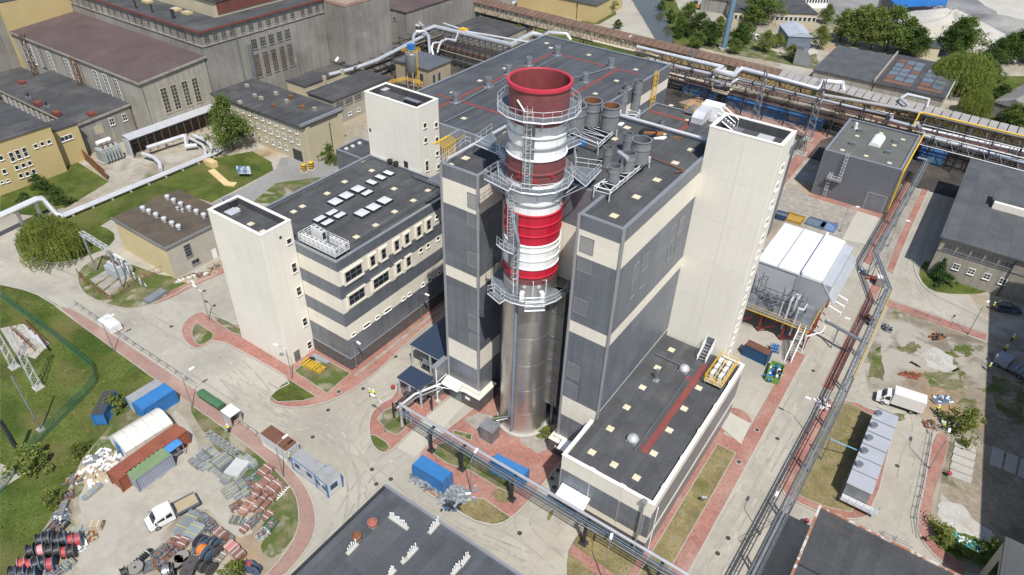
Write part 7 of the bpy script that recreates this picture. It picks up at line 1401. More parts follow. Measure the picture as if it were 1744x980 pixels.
# green waste bins and white cabin on the sidewalk edge
GRB = pmat('bin_green', (.06, .15, .075))
for i, (x, y) in enumerate([(349, 679), (362, 688), (373, 695)]):
    p = A(x, y); o = thing('waste_bin', ['first dark green wheeled bin in the row by the sidewalk fence', 'second dark green wheeled bin in the row by the sidewalk fence', 'third dark green wheeled bin beside the white booth'][i], 'bin', (p.x, p.y, .02), rad(iang((x, y), -35)), 'bins by the sidewalk fence')
    MB().add([(-.8, -.5, .2), (.8, -.5, .2), (.8, .5, .2), (-.8, .5, .2), (-.9, -.6, 1.1), (.9, -.6, 1.1), (.9, .6, 1.1), (-.9, .6, 1.1)], [(3, 2, 1, 0), (0, 1, 5, 4), (1, 2, 6, 5), (2, 3, 7, 6), (3, 0, 4, 7), (4, 5, 6, 7)]).build('tub', GRB, o, local=True); MB().add([(-.95, -.65, 1.1), (.95, -.65, 1.1), (.95, .65, 1.1), (-.95, .65, 1.1), (-.9, 0, 1.3), (.9, 0, 1.3)], [(0, 1, 5, 4), (2, 3, 4, 5), (1, 2, 5), (3, 0, 4)]).build('lid', GRB, o, local=True)
    for sx in (-.55, .55):
        for sy in (-.35, .35): MB().tube((sx-.05, sy, .1), (sx+.05, sy, .1), .1, 8).build('wheel', BLACK, o, local=True)
p = A(398, 718); o = thing('smoking_booth', 'small glazed booth with a white roof beside the green bins', 'booth', (p.x, p.y, .02), rad(iang((398, 718), -35))); MB().box(-1.1, 1.1, -.9, .9, 2.2, 2.4).build('roof', WHITE, o, local=True); MB().add([(-1.1, -.9, 2.4), (1.1, -.9, 2.4), (1.1, .9, 2.4), (-1.1, .9, 2.4), (0, 0, 2.65)], [(0, 1, 4), (1, 2, 4), (2, 3, 4), (3, 0, 4)]).build('roof_cap', WHITE, o, local=True)
for (x0, x1, y0, y1) in ((-1.05, 1.05, -.88, -.84), (-1.05, 1.05, .84, .88), (-1.05, -1.01, -.84, .84)): MB().box(x0, x1, y0, y1, .1, 2.18).build('side_panel', mat('frosted_panel', (.48, .50, .50), .3, 0, .05), o, local=True)
for sx in (-1, 1):
    for sy in (-1, 1): MB().tube((sx*1.05, sy*.87, 0), (sx*1.05, sy*.87, 2.2), .05, 6).build('post', GALV, o, local=True)
c, L, W, a = quadframe([(163, 541), (185, 533), (206, 548), (184, 560)], 1.6); o = thing('wrapped_load', 'load wrapped in white plastic sheeting on the left road', 'wrapped load', (c.x, c.y, .02), a); PLAS = mat('white_plastic_wrap', (.66, .66, .64), .35, 0, .08, 1.2, .06, .5, 3); MB().add([(-L/2, -W/2, 0), (L/2, -W/2, 0), (L/2, W/2, 0), (-L/2, W/2, 0), (-L/2+.1, -W/2+.1, 1.25), (L/2-.1, -W/2+.15, 1.3), (L/2-.15, W/2-.1, 1.45), (-L/2+.12, W/2-.15, 1.5), (0, 0, 1.7)], [(3, 2, 1, 0), (0, 1, 5, 4), (1, 2, 6, 5), (2, 3, 7, 6), (3, 0, 4, 7), (4, 5, 8), (5, 6, 8), (6, 7, 8), (7, 4, 8)]).build('sheeting', PLAS, o, local=True); MB().box(-L/2-.1, L/2+.1, -W/2-.05, W/2+.05, .0, .1).build('pallet', BRASSY, o, local=True)

# ================================================================== YARD GOODS
def reel(label, px, R, wd, ang, flange, cable, flat=False, grp='cable drums in the storage yard', full=.78):
    p = A(px[0], px[1], R if not flat else wd/2); o = thing('cable_drum', label, 'cable drum', (p.x, p.y, .03), rad(iang(px, ang)), grp)
    M_ = lambda q: q
    def disc(x0, x1, r, m_, nm, n=22):
        q = MB()
        if flat: q.tube((0, 0, x0+wd/2+.01), (0, 0, x1+wd/2+.01), r, n)
        else: q.tube((x0, 0, R), (x1, 0, R), r, n)
        return q.build(nm, m_, o, local=True)
    for s_ in (-1, 1):
        f = disc(s_*wd/2-.05, s_*wd/2+.05, R, flange, 'flange'); disc(s_*wd/2-.07*(1 if s_ < 0 else -1)-.03, s_*wd/2+.03+.07*(1 if s_ > 0 else -1)*0+(.03 if s_ > 0 else 0), R*.18, DKST, 'hub', 10)
    disc(-wd/2+.05, wd/2-.05, R*full, cable, 'cable_winding')
    return o
WOODG = pmat('grey_timber', (.25, .23, .205), rough=.85); WOODD = pmat('dark_timber', (.075, .07, .068), rough=.85); BLUF = pmat('blue_flange', (.075, .12, .20)); CBK = mat('black_cable', (.022, .022, .024), .5, 0, .2, 3, .2); CRED = pmat('red_cable', (.40, .055, .06)); CPINK = pmat('pink_cable', (.62, .30, .33)); CORA = pmat('orange_cable', (.62, .20, .03))
zz1 = lambda x, y: (x*.16327, 820+y*.16327); zz2_ = lambda x, y: (200+x*.16327, 820+y*.16327)
rows = [(425, 610, WOODD, CBK, 'black drum with dark flanges'), (495, 600, BLUF, CBK, 'blue flanged drum'), (530, 610, WOODD, CBK, 'thin black drum'), (600, 615, WOODD, CBK, 'black drum'), (660, 605, BLUF, CBK, 'blue faced drum'), (745, 610, WOODD, CRED, 'red cable drum'), (815, 605, BLUF, CRED, 'blue faced end drum'),
        (325, 725, WOODD, CBK, 'black drum'), (430, 715, WOODD, CPINK, 'pink cable drum'), (525, 720, WOODD, CBK, 'black cable drum'), (600, 720, WOODD, CBK, 'second black cable drum'), (685, 735, WOODD, CRED, 'bright red cable drum'), (745, 730, WOODD, CBK, 'dark end drum'),
        (240, 860, WOODG, CRED, 'red drum with grey flanges'), (318, 865, WOODG, CRED, 'second red drum with grey flanges'), (385, 865, BLUF, CBK, 'blue striped drum'), (450, 845, WOODD, CBK, 'black drum'), (530, 860, BLUF, CRED, 'blue faced drum'),
        (140, 955, WOODD, CBK, 'black drum'), (230, 960, BLUF, CBK, 'blue drum'), (285, 970, WOODD, CBK, 'dark drum'), (350, 975, BLUF, CBK, 'blue end drum')]
rn = ['back row', 'second row', 'third row', 'front row']
for i, (x, y, fl, cb, nm) in enumerate(rows):
    r_ = 0 if i < 7 else 1 if i < 13 else 2 if i < 18 else 3; k = i-[0, 7, 13, 18][r_]
    px = zz1(x, y); reel('%s, %s from left, %s at the yard edge' % (nm, names[k], rn[r_]), px, .90+(.08 if fl == BLUF else 0)-(.06 if i % 3 == 2 else 0), .75, 18+rng.uniform(-4, 4), fl, cb, full=.80)
for i, (x, y, R, wd, ang, fl, cb, flat, lab) in enumerate([(865, 640, 1.0, .8, -35, WOODD, CBK, False, 'black drum next to the stacked grey beams'), (915, 650, 1.0, .6, -35, BLUF, CBK, False, 'blue drum beside the orange one'), (900, 720, 1.05, 1.1, -35, BLUF, CORA, False, 'drum of bright orange cable'), (960, 770, 1.05, .6, -35, BLUF, CBK, False, 'blue drum against the orange one'), (980, 640, .8, .6, -30, WOODG, CBK, False, 'grey drum above the orange one'), (1030, 650, .8, .6, -30, BLUF, CBK, False, 'small blue drum near the pallet boxes'), (1030, 730, .9, .6, -30, WOODD, CBK, False, 'dark drum behind the blue one'), (680, 810, .95, .9, 0, WOODG, WOODG, True, 'upright pale timber drum lying on its flange'), (620, 860, .95, .9, 0, WOODG, CBK, True, 'grey drum lying flat left of the pale one'), (770, 870, 1.05, .9, 0, WOODD, CBK, True, 'dark drum lying flat with a steel hub'), (855, 805, .7, .7, 0, WOODG, WOODG, True, 'small pale drum lying flat'), (950, 905, 1.0, 1.0, -30, WOODD, CBK, False, 'large black drum at the right of the drum pile'), (870, 880, .8, .7, -30, WOODD, CBK, False, 'black drum beside the large black one'), (510, 935, 1.0, .9, 20, WOODD, GALV, False, 'dark drum with a bare steel core'), (560, 930, .9, .6, 20, WOODD, CBK, False, 'dark drum behind the bare cored one'), (195, 920, 1.0, .8, 0, WOODG, WOODG, True, 'weathered grey drum lying flat at the yard edge'), (70, 950, .8, .6, 30, WOODD, CBK, False, 'small black drum at the bottom edge'), (730, 965, .9, .8, 10, WOODD, CBK, True, 'black drum lying flat at the bottom edge'), (1375, 890, .8, .8, 60, BLUF, CRED, False, 'red drum with blue flange in the grass'), (1430, 920, .9, .5, 60, BLUF, CBK, False, 'blue drum beside the red one in the grass')]):
    reel(lab, zz2_(x, y), R*.92, wd, ang, fl, cb, flat)
# bundles of scaffold parts and formwork
SCAF = pmat('scaffold_zinc', (.28, .31, .33)); FORM = pmat('red_formwork', (.25, .125, .095), stain=((.44, .33, .28), 1.2, .55, .65, .6)); STRAP = pmat('strap_yellow', (.46, .41, .12)); PLY = pmat('ply_board', (.42, .34, .22)); SCAFD = pmat('scaffold_dull', (.20, .22, .24))
def bundle(label, px, L, W, H, ang, m_, kind='beams', cat='bundle', strap=True, grp=None, name='bundle'):
    p = A(*px, H/2); o = thing(name, label, cat, (p.x, p.y, .03), rad(iang(px, ang)), grp); q = MB()
    if kind == 'beams':
        nx, nz = max(2, round(W/.22)), max(1, round(H/.2))
        for i in range(nx):
            for j in range(nz):
                d = rng.uniform(-.06, .06)*L; q.box(-L/2+d*.5, L/2+d*.5, -W/2+W*i/nx+.012, -W/2+W*(i+1)/nx-.012, H*j/nz+.01, H*(j+1)/nz-.008)
        q.build('stacked_beams', m_, o, local=True)
    elif kind == 'tubes':
        nx, nz = max(2, round(W/.16)), max(1, round(H/.15))
        for i in range(nx):
            for j in range(nz): d = rng.uniform(-.08, .08)*L; q.tube((-L/2+d, -W/2+W*(i+.5)/nx, H*(j+.5)/nz), (L/2+d, -W/2+W*(i+.5)/nx, H*(j+.5)/nz), .065, 5)
        q.build('stacked_tubes', m_, o, local=True)
    elif kind == 'frames':
        for i in range(max(3, round(L/.28))):
            x = -L/2+L*i/max(3, round(L/.28)); t = rng.uniform(-.1, .1); q.path([(x, -W/2, 0.02), (x+t, -W/2, H), (x+t, W/2, H), (x, W/2, 0.02)], .055, 4); q.tube((x, -W/2, H*.5), (x, W/2, H*.5), .04, 4)
        for y in (-W/2, W/2): q.tube((-L/2, y, .05), (L/2, y, .05), .05, 4)
        if strap: q.box(-L/2, L/2, -W/2+.05, W/2-.05, .02, H*.45)
        q.build('stacked_frames', m_, o, local=True)
    elif kind == 'crate':
        q.ring(rect(-L/2, L/2, -W/2, W/2), .05, .12, .22); q.ring(rect(-L/2, L/2, -W/2, W/2), .05, H-.1, H)
        for sx in (-1, 0, 1):
            for sy in (-1, 1): q.box(sx*(L/2-.04)-.04, sx*(L/2-.04)+.04, sy*(W/2-.04)-.04, sy*(W/2-.04)+.04, 0, H)
        q.box(-L/2, L/2, -W/2, W/2, .1, .13); q.build('cage', m_, o, local=True); heap(o, 30, L*.9, W*.9, H*.6, [GALVD, GALV, BRASSY], .12, .35, .15)
    if strap and kind in ('beams', 'tubes', 'frames'):
        for x in (-L*.25, L*.25): MB().ring(rect(x-.05, x+.05, -W/2-.02, W/2+.02), .01, 0, .01); b = MB(); b.box(x-.06, x+.06, -W/2-.03, W/2+.03, H-.005, H+.025); b.box(x-.06, x+.06, -W/2-.03, -W/2-.005, 0, H); b.box(x-.06, x+.06, W/2+.005, W/2+.03, 0, H); b.build('strap', STRAP if m_ in (SCAF, SCAFD) else PALEC, o, local=True)
    return o
z3_ = lambda x, y: (290+x*.16327, 700+y*.16327)
B = [(430, 430, 2.6, 1.0, .9, -38, SCAF, 'frames', 'scaffold frame bundle nearest the fallen lattice truss'), (480, 460, 2.4, .9, .9, -38, SCAF, 'tubes', 'zinc tube bundle right behind the plank topped stack'), (550, 540, 2.2, 2.2, 1.3, -38, SCAFD, 'beams', 'tall square stack of grey beams with plank top'), (480, 640, 2.6, .8, .3, -38, SCAF, 'tubes', 'low pile of grey boards below the tall square stack'), (350, 490, 2.2, .9, .8, -38, SCAF, 'frames', 'scaffold frame bundle second from the lattice truss'), (310, 560, 2.2, .9, .8, -38, SCAF, 'frames', 'scaffold frame bundle in the middle of the yard stack'), (260, 550, 2.0, .9, .7, -38, SCAFD, 'tubes', 'dull tube bundle left of the middle scaffold frames'), (390, 580, 1.6, .9, .7, -38, SCAF, 'tubes', 'short tube bundle beside the tall square stack'),
     (700, 610, 2.8, 2.2, 1.0, 50, PALEC, 'beams', 'wide stack of pale planks in the middle of the yard'), (620, 680, 2.4, 1.4, .8, 50, SCAF, 'tubes', 'low grey plank stack left of the pale planks'), (770, 540, 2.6, 1.0, .9, -38, SCAF, 'tubes', 'zinc tube bundle by the grass, left of two'), (840, 525, 2.4, .9, .9, -38, SCAF, 'tubes', 'zinc tube bundle by the grass, right of two'), (730, 750, 2.8, .9, .9, -50, SCAF, 'frames', 'long scaffold bundle below the pale planks'), (785, 860, 1.2, .9, .8, -50, SCAF, 'tubes', 'short tube bundle at the end of the long scaffold bundle'), (640, 810, 1.4, .9, .7, -50, SCAF, 'tubes', 'small tube bundle left of the long scaffold bundle'), (690, 870, 1.6, 1.0, .8, -50, SCAF, 'frames', 'small scaffold frame bundle near the truck'), (595, 860, 1.5, .9, .7, -50, SCAF, 'frames', 'small scaffold frame bundle farthest left'), (840, 740, 2.2, 1.2, .6, -50, SCAFD, 'crate', 'wire crate of couplers beside the red formwork'), (910, 690, 2.2, 1.2, .4, -50, GRB, 'frames', 'low green ladder frames beside the red formwork'),
     (990, 630, 2.0, 1.4, .8, 40, FORM, 'beams', 'red formwork stack closest to the sidewalk'), (975, 770, 2.8, 1.3, 1.0, 40, FORM, 'beams', 'large red formwork stack with an open top'), (1085, 810, 2.2, 1.6, 1.1, 40, FORM, 'beams', 'rounded red formwork stack beside the white ladder')]
z5b = lambda x, y: (380+x*.14286, 800+y*.14286)
for x, y, L, W, H, an_, m_, kd, lab in B: bundle(lab, z3_(x, y), L, W, H, an_, m_, kd, grp='stacked scaffold and formwork in the yard')
for x, y, L, W, H, an_, m_, kd, lab in [(350, 360, 2.6, .9, .8, 48, FORM, 'beams', 'red formwork beams behind the pinkish stack'), (290, 450, 2.4, 1.2, .7, 48, pmat('pinkish_formwork', (.40, .22, .17)), 'beams', 'pinkish formwork stack in front of the red beams'), (430, 400, 3.0, .7, .5, 48, FORM, 'beams', 'long thin red formwork stack in the middle'), (520, 420, 3.2, .6, .5, 48, FORM, 'beams', 'long thin red formwork stack beside the white ladder'), (160, 440, 1.6, 1.2, .5, 30, FORM, 'crate', 'jumbled red formwork pieces at the left of the pile'), (535, 545, 1.6, 1.0, .3, 45, FORM, 'beams', 'low striped red boards on the grass'), (370, 610, 2.0, 1.0, .7, 45, SCAFD, 'crate', 'grey wire crate below the formwork'), (170, 610, 1.8, 1.0, .6, -10, SCAFD, 'frames', 'tangled grey frames below the formwork'), (265, 700, 1.3, .9, .5, 45, FORM, 'beams', 'small red pallet of boards in the weeds'), (570, 650, 1.5, 1.4, .5, 50, GRB, 'crate', 'dark green wire crate on the grass'), (470, 775, 1.6, 1.2, .6, 40, PALEC, 'crate', 'pale crate of parts on the grass')]:
    bundle(lab, z5b(x, y), L, W, H, an_, m_, kd, grp='stacked scaffold and formwork in the yard')
for x, y, L, W, H, an_, m_, kd, lab in [(735, 440, 3.4, 1.8, .9, 50, SCAF, 'tubes', 'stack of long grey beams beside the truck'), (810, 530, 2.2, 1.8, 1.0, 50, SCAF, 'beams', 'grey beam stack with green label in front of the long beams'), (900, 430, 2.6, 1.6, .9, -38, SCAFD, 'crate', 'dark crate of fittings behind the grey beams'), (960, 470, 1.6, 1.2, .9, -38, SCAFD, 'crate', 'dark lattice crate at the corner of the beams'), (650, 580, 1.2, .8, .6, 50, FORM, 'beams', 'small brown timber stack left of the beams'), (695, 640, 1.6, 1.1, .8, 50, FORM, 'beams', 'red brick pallet beside the long board'), (560, 670, 1.5, 1.2, .9, 50, FORM, 'crate', 'red crate left of the brick pallet'), (600, 750, 1.6, 1.2, .6, 40, BLUF, 'crate', 'blue crate below the red crate'), (1070, 550, 1.8, 1.2, .8, -38, FORM, 'beams', 'red and white pallet box by the track'), (1130, 600, 1.8, 1.3, .9, -38, SCAFD, 'crate', 'dark steel pallet box by the track'), (1190, 690, 1.8, 1.3, .8, -38, pmat('red_white_boxes', (.50, .22, .18)), 'beams', 'red and white boxes in the weeds'), (1260, 760, 1.6, 1.2, .9, -38, FORM, 'beams', 'brown board stack in the weeds'), (440, 740, 1.9, 1.0, .7, 40, SCAFD, 'crate', 'open wire crate near the pallet frames'), (270, 790, 2.6, .7, .5, 40, DKST, 'frames', 'dark steel frame lying near the flat drum'), (480, 850, 2.0, 1.2, .5, 40, BRASSY, 'crate', 'brown timber crate of scrap'), (350, 880, 1.8, 1.5, .4, 20, GALVD, 'crate', 'grey crate of small fittings'), (1070, 790, 1.8, 1.1, .4, 50, WOODG, 'frames', 'grey timber frame lying in the weeds'), (1090, 670, 1.2, .8, .9, 50, DKST, 'crate', 'black wire crate beside the blue drum'), (790, 745, 1.4, 1.0, .5, 50, STRAP, 'crate', 'yellow green crate below the orange drum')]:
    bundle(lab, zz2_(x, y), L, W, H, an_, m_, kd, grp='pallets and crates around the drum pile')
for x, y, L, W, H, an_, m_, kd, lab in [(960, 110, 2.6, .8, .6, 40, SCAF, 'tubes', 'lone grey tube bundle in the open yard'), (700, 150, 1.4, 1.2, .8, 20, FORM, 'crate', 'red crate by the bush at the yard edge'), (560, 480, 1.2, 1.8, .4, -20, DKST, 'crate', 'left dark trough of scrap behind the drums'), (635, 480, 1.2, 1.8, .4, -20, DKST, 'crate', 'right dark trough of scrap behind the drums'), (905, 520, 1.6, .8, .5, 60, SCAF, 'beams', 'grey boards beside the brown box'), (1000, 465, 1.6, 1.0, 1.0, 5, PLY, 'beams', 'brown and grey box stack near the drums'), (795, 505, 1.4, .9, .2, 10, SCAF, 'beams', 'flat grey panel behind the drums'), (665, 270, 2.2, .7, .6, 70, SCAFD, 'frames', 'jumbled frames above the scrap sheeting'), (720, 870, 1.6, .8, .6, 40, SCAF, 'frames', 'zinc frames at the right of the drum rows'), (640, 920, 1.6, 1.2, .7, 30, SCAF, 'crate', 'crate of zinc fittings right of the drum rows'), (540, 945, 1.4, 1.2, .7, 30, SCAF, 'crate', 'crate of zinc fittings at the bottom edge')]:
    bundle(lab, zz1(x, y), L, W, H, an_, m_, kd, grp='goods along the yard edge')
p, r_ = A(355, 742), A(407, 778); o = thing('lattice_truss', 'long zinc lattice truss lying on the grass by the sidewalk', 'truss', (p.x, p.y, .03)); q = MB(); q.lattice((p.x, p.y, .5), (r_.x, r_.y, .5), .8, 14, .06); q.build('lattice', SCAF, o)
p, r_ = A(467, 851), A(489, 827); o = thing('white_ladder', 'white ladder lying on the grass beside the red formwork', 'ladder', (p.x, p.y, .03)); q = MB(); d = (r_-p).normalized(); ladder(q, p+Vector((0, 0, .12)), r_+Vector((0, 0, .12)), .9, (-d.y, d.x, 0), .07, .35); q.build('ladder_frame', WHITE, o)
def pile(label, px, lx, ly, h, mats, n=60, s0=.15, s1=.5, name='scrap_heap', cat='scrap heap', ang=0):
    p = A(*px); o = thing(name, label, cat, (p.x, p.y, .04), rad(iang(px, ang))); q = MB(); k = 14; q.lathe([(0, h*.45), (.45, h*.3), (.8, h*.1), (1, 0)], (0, 0, 0), k); q.v = [(x*lx/2*(1+.15*math.sin(i*2.3)), y*ly/2, z) for i, (x, y, z) in enumerate(q.v)]; q.build('core', mats[-1], o, local=True); heap(o, n, lx, ly, h, mats, s0, s1, .02); return o
pile('heap of white plastic sheeting and foil beside the tent', (168, 797), 4.5, 6, 1.2, [WHITE, PLAS, GALV, WHITE, PLY], 130, .2, .7)
pile('crumpled grey sheeting on scrap behind the drums', (104, 880), 2.2, 2.4, .7, [PLAS, GALV, GALVD], 50)
pile('white metal offcuts at the right of the drum rows', (137, 930), 1.6, 2.4, .7, [WHITE, GALV], 50)
pile('light scrap wood in front of the grey boards', (157, 915), 1.4, 1.6, .3, [PLY, BRASSY], 25)
pile('scrap pile at the end of the crate row by the lawn', (130, 818), 2.4, 1.6, .6, [BRASSY, PLY, GALVD], 40)
pile('heap of zinc scaffold parts beside the blue container', (780, 845), 4.6, 3.2, .7, [SCAF, GALV, SCAFD], 130, .15, .6)
pile('narrow pile of grey angle steel along the kerb by the blue container', (722, 826), 4.4, 1.2, .5, [SCAF, GALVD], 60, .15, .6, ang=-32)
pile('tangled dark hoses and wheels below the blue container', (768, 862), 2.4, 1.6, .5, [BLACK, DKST, BLUF], 40)
pile('stacked timber and tools on the red paving by the transformer house', (342, 470), 4, 1.6, .5, [PLAS, GALV, BRASSY], 50)
pile('rubble and bags on the red paving near the transformer house', (318, 478), 3.6, 2, .4, [CONC, WHITE, PLY], 50)
pile('heap of pipes and rags near the right pipe bridge', (1402, 690), 2.0, 2.6, .8, [GALVD, BRASSY, WHITE], 50)
pile('scrap and drums under the right pipe bridge bend', (1478, 545), 2.0, 3.0, .8, [GALV, BRASSY, DKST], 60)
pile('white sacks beside the hood of the white shed', (1469, 463), 1.4, 3.0, .8, [WHITE, GALV], 30)
pile('rusty pipe scrap beside the red strip near the shed', (1490, 475), 4, 1.6, .5, [BRASSY, RUSTC], 40)
pile('brown scrap pallets near the small tree', (1585, 726), 2.2, 2.4, .8, [BRASSY, PLY, GALV], 60)
pile('dark scrap by the feet of the small tree', (1612, 722), 2.2, 1.4, .6, [RUSTC, DKST, WHITE], 40)
pile('rusty girders lying on the dirt yard', (1552, 640), 3.4, 1.4, .5, [BRASSY, RUSTC], 30)
pile('old grey machine parts on the dirt yard', (1508, 560), 1.6, 2.0, .7, [GALVD, DKST], 30)
pile('steel frame wreck on the dirt in front of the road', (1595, 575), 3, 1.6, .4, [DKST, BRASSY], 25)
pile('blue hose and offcuts at the foot of the corner bushes', (1655, 928), 6, 1.6, .3, [pmat('cyan_hose', (.05, .35, .48)), PLAS, GRB], 60, .1, .4, ang=-25)
pile('rubbish and blue sacks on the dirt by the box truck', (1605, 682), 3.5, 2, .5, [WHITE, BLUEC, GALVD], 40)
bundle('yellow steel frames stacked on the weeds by the office block', (535, 625), 4.4, 1.6, .5, -25, pmat('rack_yellow', (.55, .36, .03)), 'frames', 'frames', False)
bundle('grey steel beams lying beside the yellow frames', (546, 612), 3.4, .8, .3, -25, SCAF, 'beams', 'beams', False)
bundle('stack of dark grey boards on the kerb by the transformer plot', (265, 505), 3.8, 1.6, .7, 33, SCAFD, 'beams', 'boards', False)
bundle('timber pallets stacked beside the transformer house wall', (367, 453), 3.0, 1.2, .9, 28, PLY, 'crate', 'pallets', False)
for i, (x, y) in enumerate([(531, 613), (551, 627)]):
    p = A(x, y, .15); o = thing('tyre', ['loose tyre beside the yellow frames', 'loose tyre with white rim near the grey beams'][i], 'tyre', (p.x, p.y, .14)); q = MB(); q.lathe([(.3, .02), (.5, .0), (.58, .12), (.5, .25), (.3, .23)], (0, 0, 0), 18); q.build('rubber', BLACK, o, True, True); MB().tube((0, 0, .05), (0, 0, .18), .3, 12).build('rim', WHITE if i else DKST, o, local=True)
# ================================================================== TREES
BARK = mat('bark', (.11, .085, .06), .9, 0, .2, 1, .2)
def leafm(name, c):
    M = mat(name, c, .75, 0, .4, .5, .25, spec=.15); n = M.node_tree.nodes; l = M.node_tree.links; b = n['Principled BSDF']; t = n.new('ShaderNodeBsdfTranslucent'); t.inputs[0].default_value = (c[0]*1.9, c[1]*1.9, c[2]*1.2, 1); x = n.new('ShaderNodeMixShader'); x.inputs[0].default_value = .38
    l.new(b.outputs[0], x.inputs[1]); l.new(t.outputs[0], x.inputs[2]); l.new(x.outputs[0], n['Material Output'].inputs[0]); return M
LEAF = [leafm('leaf_green', (.14, .19, .055)), leafm('leaf_dark', (.075, .12, .034)), leafm('leaf_yellow_green', (.19, .225, .065)), leafm('willow_leaf', (.21, .25, .065)), leafm('spruce_needle', (.06, .12, .04))]
TREES = {}
def leafquad(q, p, s, r):
    n = Vector((r.gauss(0, 1), r.gauss(0, 1), r.gauss(.6, .8))).normalized(); a = n.orthogonal().normalized(); b = n.cross(a); t = r.uniform(0, 6.28); u = (a*math.cos(t)+b*math.sin(t))*s; v = (b*math.cos(t)-a*math.sin(t))*s*.6
    q.quad(p-u, p+v*.8, p+u, p-v)
def proto(kind, seed):
    key = (kind, seed)
    if key in TREES: return TREES[key]
    r = random.Random(seed*7+len(kind)); q = MB(); t = MB()
    if kind in ('broad', 'bush'):
        H, R = (10, 4.2) if kind == 'broad' else (3, 1.7); z0 = H*.22 if kind == 'broad' else .1; n = 90 if kind == 'broad' else 26
        t.tube((0, 0, 0), (.15, .1, H*.55), .26 if kind == 'broad' else .07, 7, .12 if kind == 'broad' else .04)
        for k in range(n):
            a = r.uniform(0, 6.28); h = r.random(); rr = R*math.sin(math.pi*min(1, .12+.88*h)**.75)*r.uniform(.35, 1.08)*(1+.3*math.sin(a*3+seed*2)+.15*math.sin(a*5+h*9+seed)); c = Vector((rr*math.cos(a), rr*math.sin(a), z0+(H-z0)*h))
            if k % 5 == 0: t.tube((.1, .07, H*.3+H*.2*h), c*.9, .09 if kind == 'broad' else .03, 5, .03)
            cr = r.uniform(.5, 1.5)*(1 if kind == 'broad' else .5)
            for i in range(58 if kind == 'broad' else 40): p = c+Vector((r.gauss(0, .5), r.gauss(0, .5), r.gauss(0, .38)))*cr; leafquad(q, p, r.uniform(.16, .34)*(1 if kind == 'broad' else .7), r)
    elif kind == 'willow':
        H, R = 9, 5.2; t.tube((0, 0, 0), (0, 0, 5.5), .4, 8, .2)
        for k in range(620):
            a = r.uniform(0, 6.28); rr = R*.92*math.sqrt(r.random()); top = H*(1-.45*(rr/R)**2)*r.uniform(.9, 1.02); x, y = rr*math.cos(a), rr*math.sin(a); L = r.uniform(1.5, min(top-.3, 5.5))
            if k % 40 == 0: t.tube((0, 0, 4.5), (x*.8, y*.8, top-.4), .12, 5, .04)
            m_ = int(L/.17)
            for i in range(m_): s = i/m_; p = Vector((x*(1+.10*s)+r.gauss(0, .10), y*(1+.10*s)+r.gauss(0, .10), top-L*s)); w_ = Vector((r.uniform(-.09, .09), r.uniform(-.09, .09), 0)); d_ = Vector((r.gauss(0, .04), r.gauss(0, .04), -r.uniform(.25, .5))); q.quad(p-w_, p+w_, p+w_*.6+d_, p-w_*.6+d_)
    elif kind == 'spruce':
        H, R = 8, 2.4; t.tube((0, 0, 0), (0, 0, H*.95), .2, 7, .03)
        for k in range(26):
            z = .5+(H-.7)*(k/26); rr = R*(1-z/H)**.9+.12; nb = max(5, int(14*(1-z/H)+4))
            for b in range(nb):
                a = 6.28*b/nb+k*.7; L = rr*r.uniform(.75, 1.1)
                if k % 3 == 0: t.tube((0, 0, z), (L*.9*math.cos(a), L*.9*math.sin(a), z-.3*L), .035, 4, .01)
                for i in range(int(5+L*7)): s = (i+1)/(5+L*7); p = Vector((L*s*math.cos(a)+r.gauss(0, .10), L*s*math.sin(a)+r.gauss(0, .10), z-.32*L*s+r.gauss(0, .06))); leafquad(q, p, r.uniform(.12, .24), r)
    me = []
    for b in (q, t):
        m_ = bpy.data.meshes.new('tree_'+kind); m_.from_pydata([tuple(v) for v in b.v], [], b.f); me.append(m_)
    TREES[key] = me; return me
LM = {}
def tree(label, px, h, kind='broad', seed=1, leaf=0, wide=1., grp=None, name=None, world=None):
    me = proto(kind, seed); base = {'broad': 10, 'bush': 3, 'willow': 9, 'spruce': 8}[kind]; p = world or A(*px); s = h/base
    o = thing(name or {'bush': 'bush', 'willow': 'willow_tree', 'spruce': 'spruce_tree'}.get(kind, 'broadleaf_tree'), label, 'bush' if kind == 'bush' else 'tree', (p[0], p[1], .02), (seed*1.7+px[0]) % 6.28, grp); o.scale = (s*wide, s*wide, s)
    k = (kind, seed, leaf)
    if k not in LM: c = me[0].copy(); c.materials.append(LEAF[leaf]); LM[k] = c
    if not me[1].materials: me[1].materials.append(BARK)
    for nm, m_ in (('crown', LM[k]), ('trunk', me[1])): c = bpy.data.objects.new(nm, m_); COL.objects.link(c); c.parent = o
    return o
tree('large leafy tree in front of the cream office building', (398, 256), 13.5, 'broad', 2, 0, .9)
tree('round drooping willow on the left road island', (98, 440), 9.6, 'willow', 1, 3, 1.05)
tree('shrub at the corner of the cream office building', (563, 277), 4.6, 'bush', 1, 0)
tree('tallest dark spruce in front of the grey workshop', (1626, 470), 8.5, 'spruce', 1, 4); tree('smaller spruce left of the tallest one', (1595, 474), 5, 'spruce', 2, 4, 1.2); tree('low juniper bush at the road bend', (1607, 484), 2.4, 'bush', 2, 4, 1.5); tree('low spruce right of the tallest one', (1645, 474), 4.0, 'spruce', 2, 4, 1.2)
tree('small bright tree beside the scrap pallets', (1633, 736), 4.6, 'bush', 2, 2); tree('yellow green bush by the dark post on the lawn', (55, 800), 4.0, 'bush', 1, 2, 1.2); tree('bush between the small blue container and the pale cabin', (200, 700), 3.2, 'bush', 2, 2); tree('bush at the end of the crates by the lawn', (92, 858), 2.6, 'bush', 1, 2); tree('bush above the white sheeting heap', (135, 776), 2.4, 'bush', 2, 2); tree('bush in the weeds at the bottom of the yard', (402, 985), 3, 'bush', 1, 2)
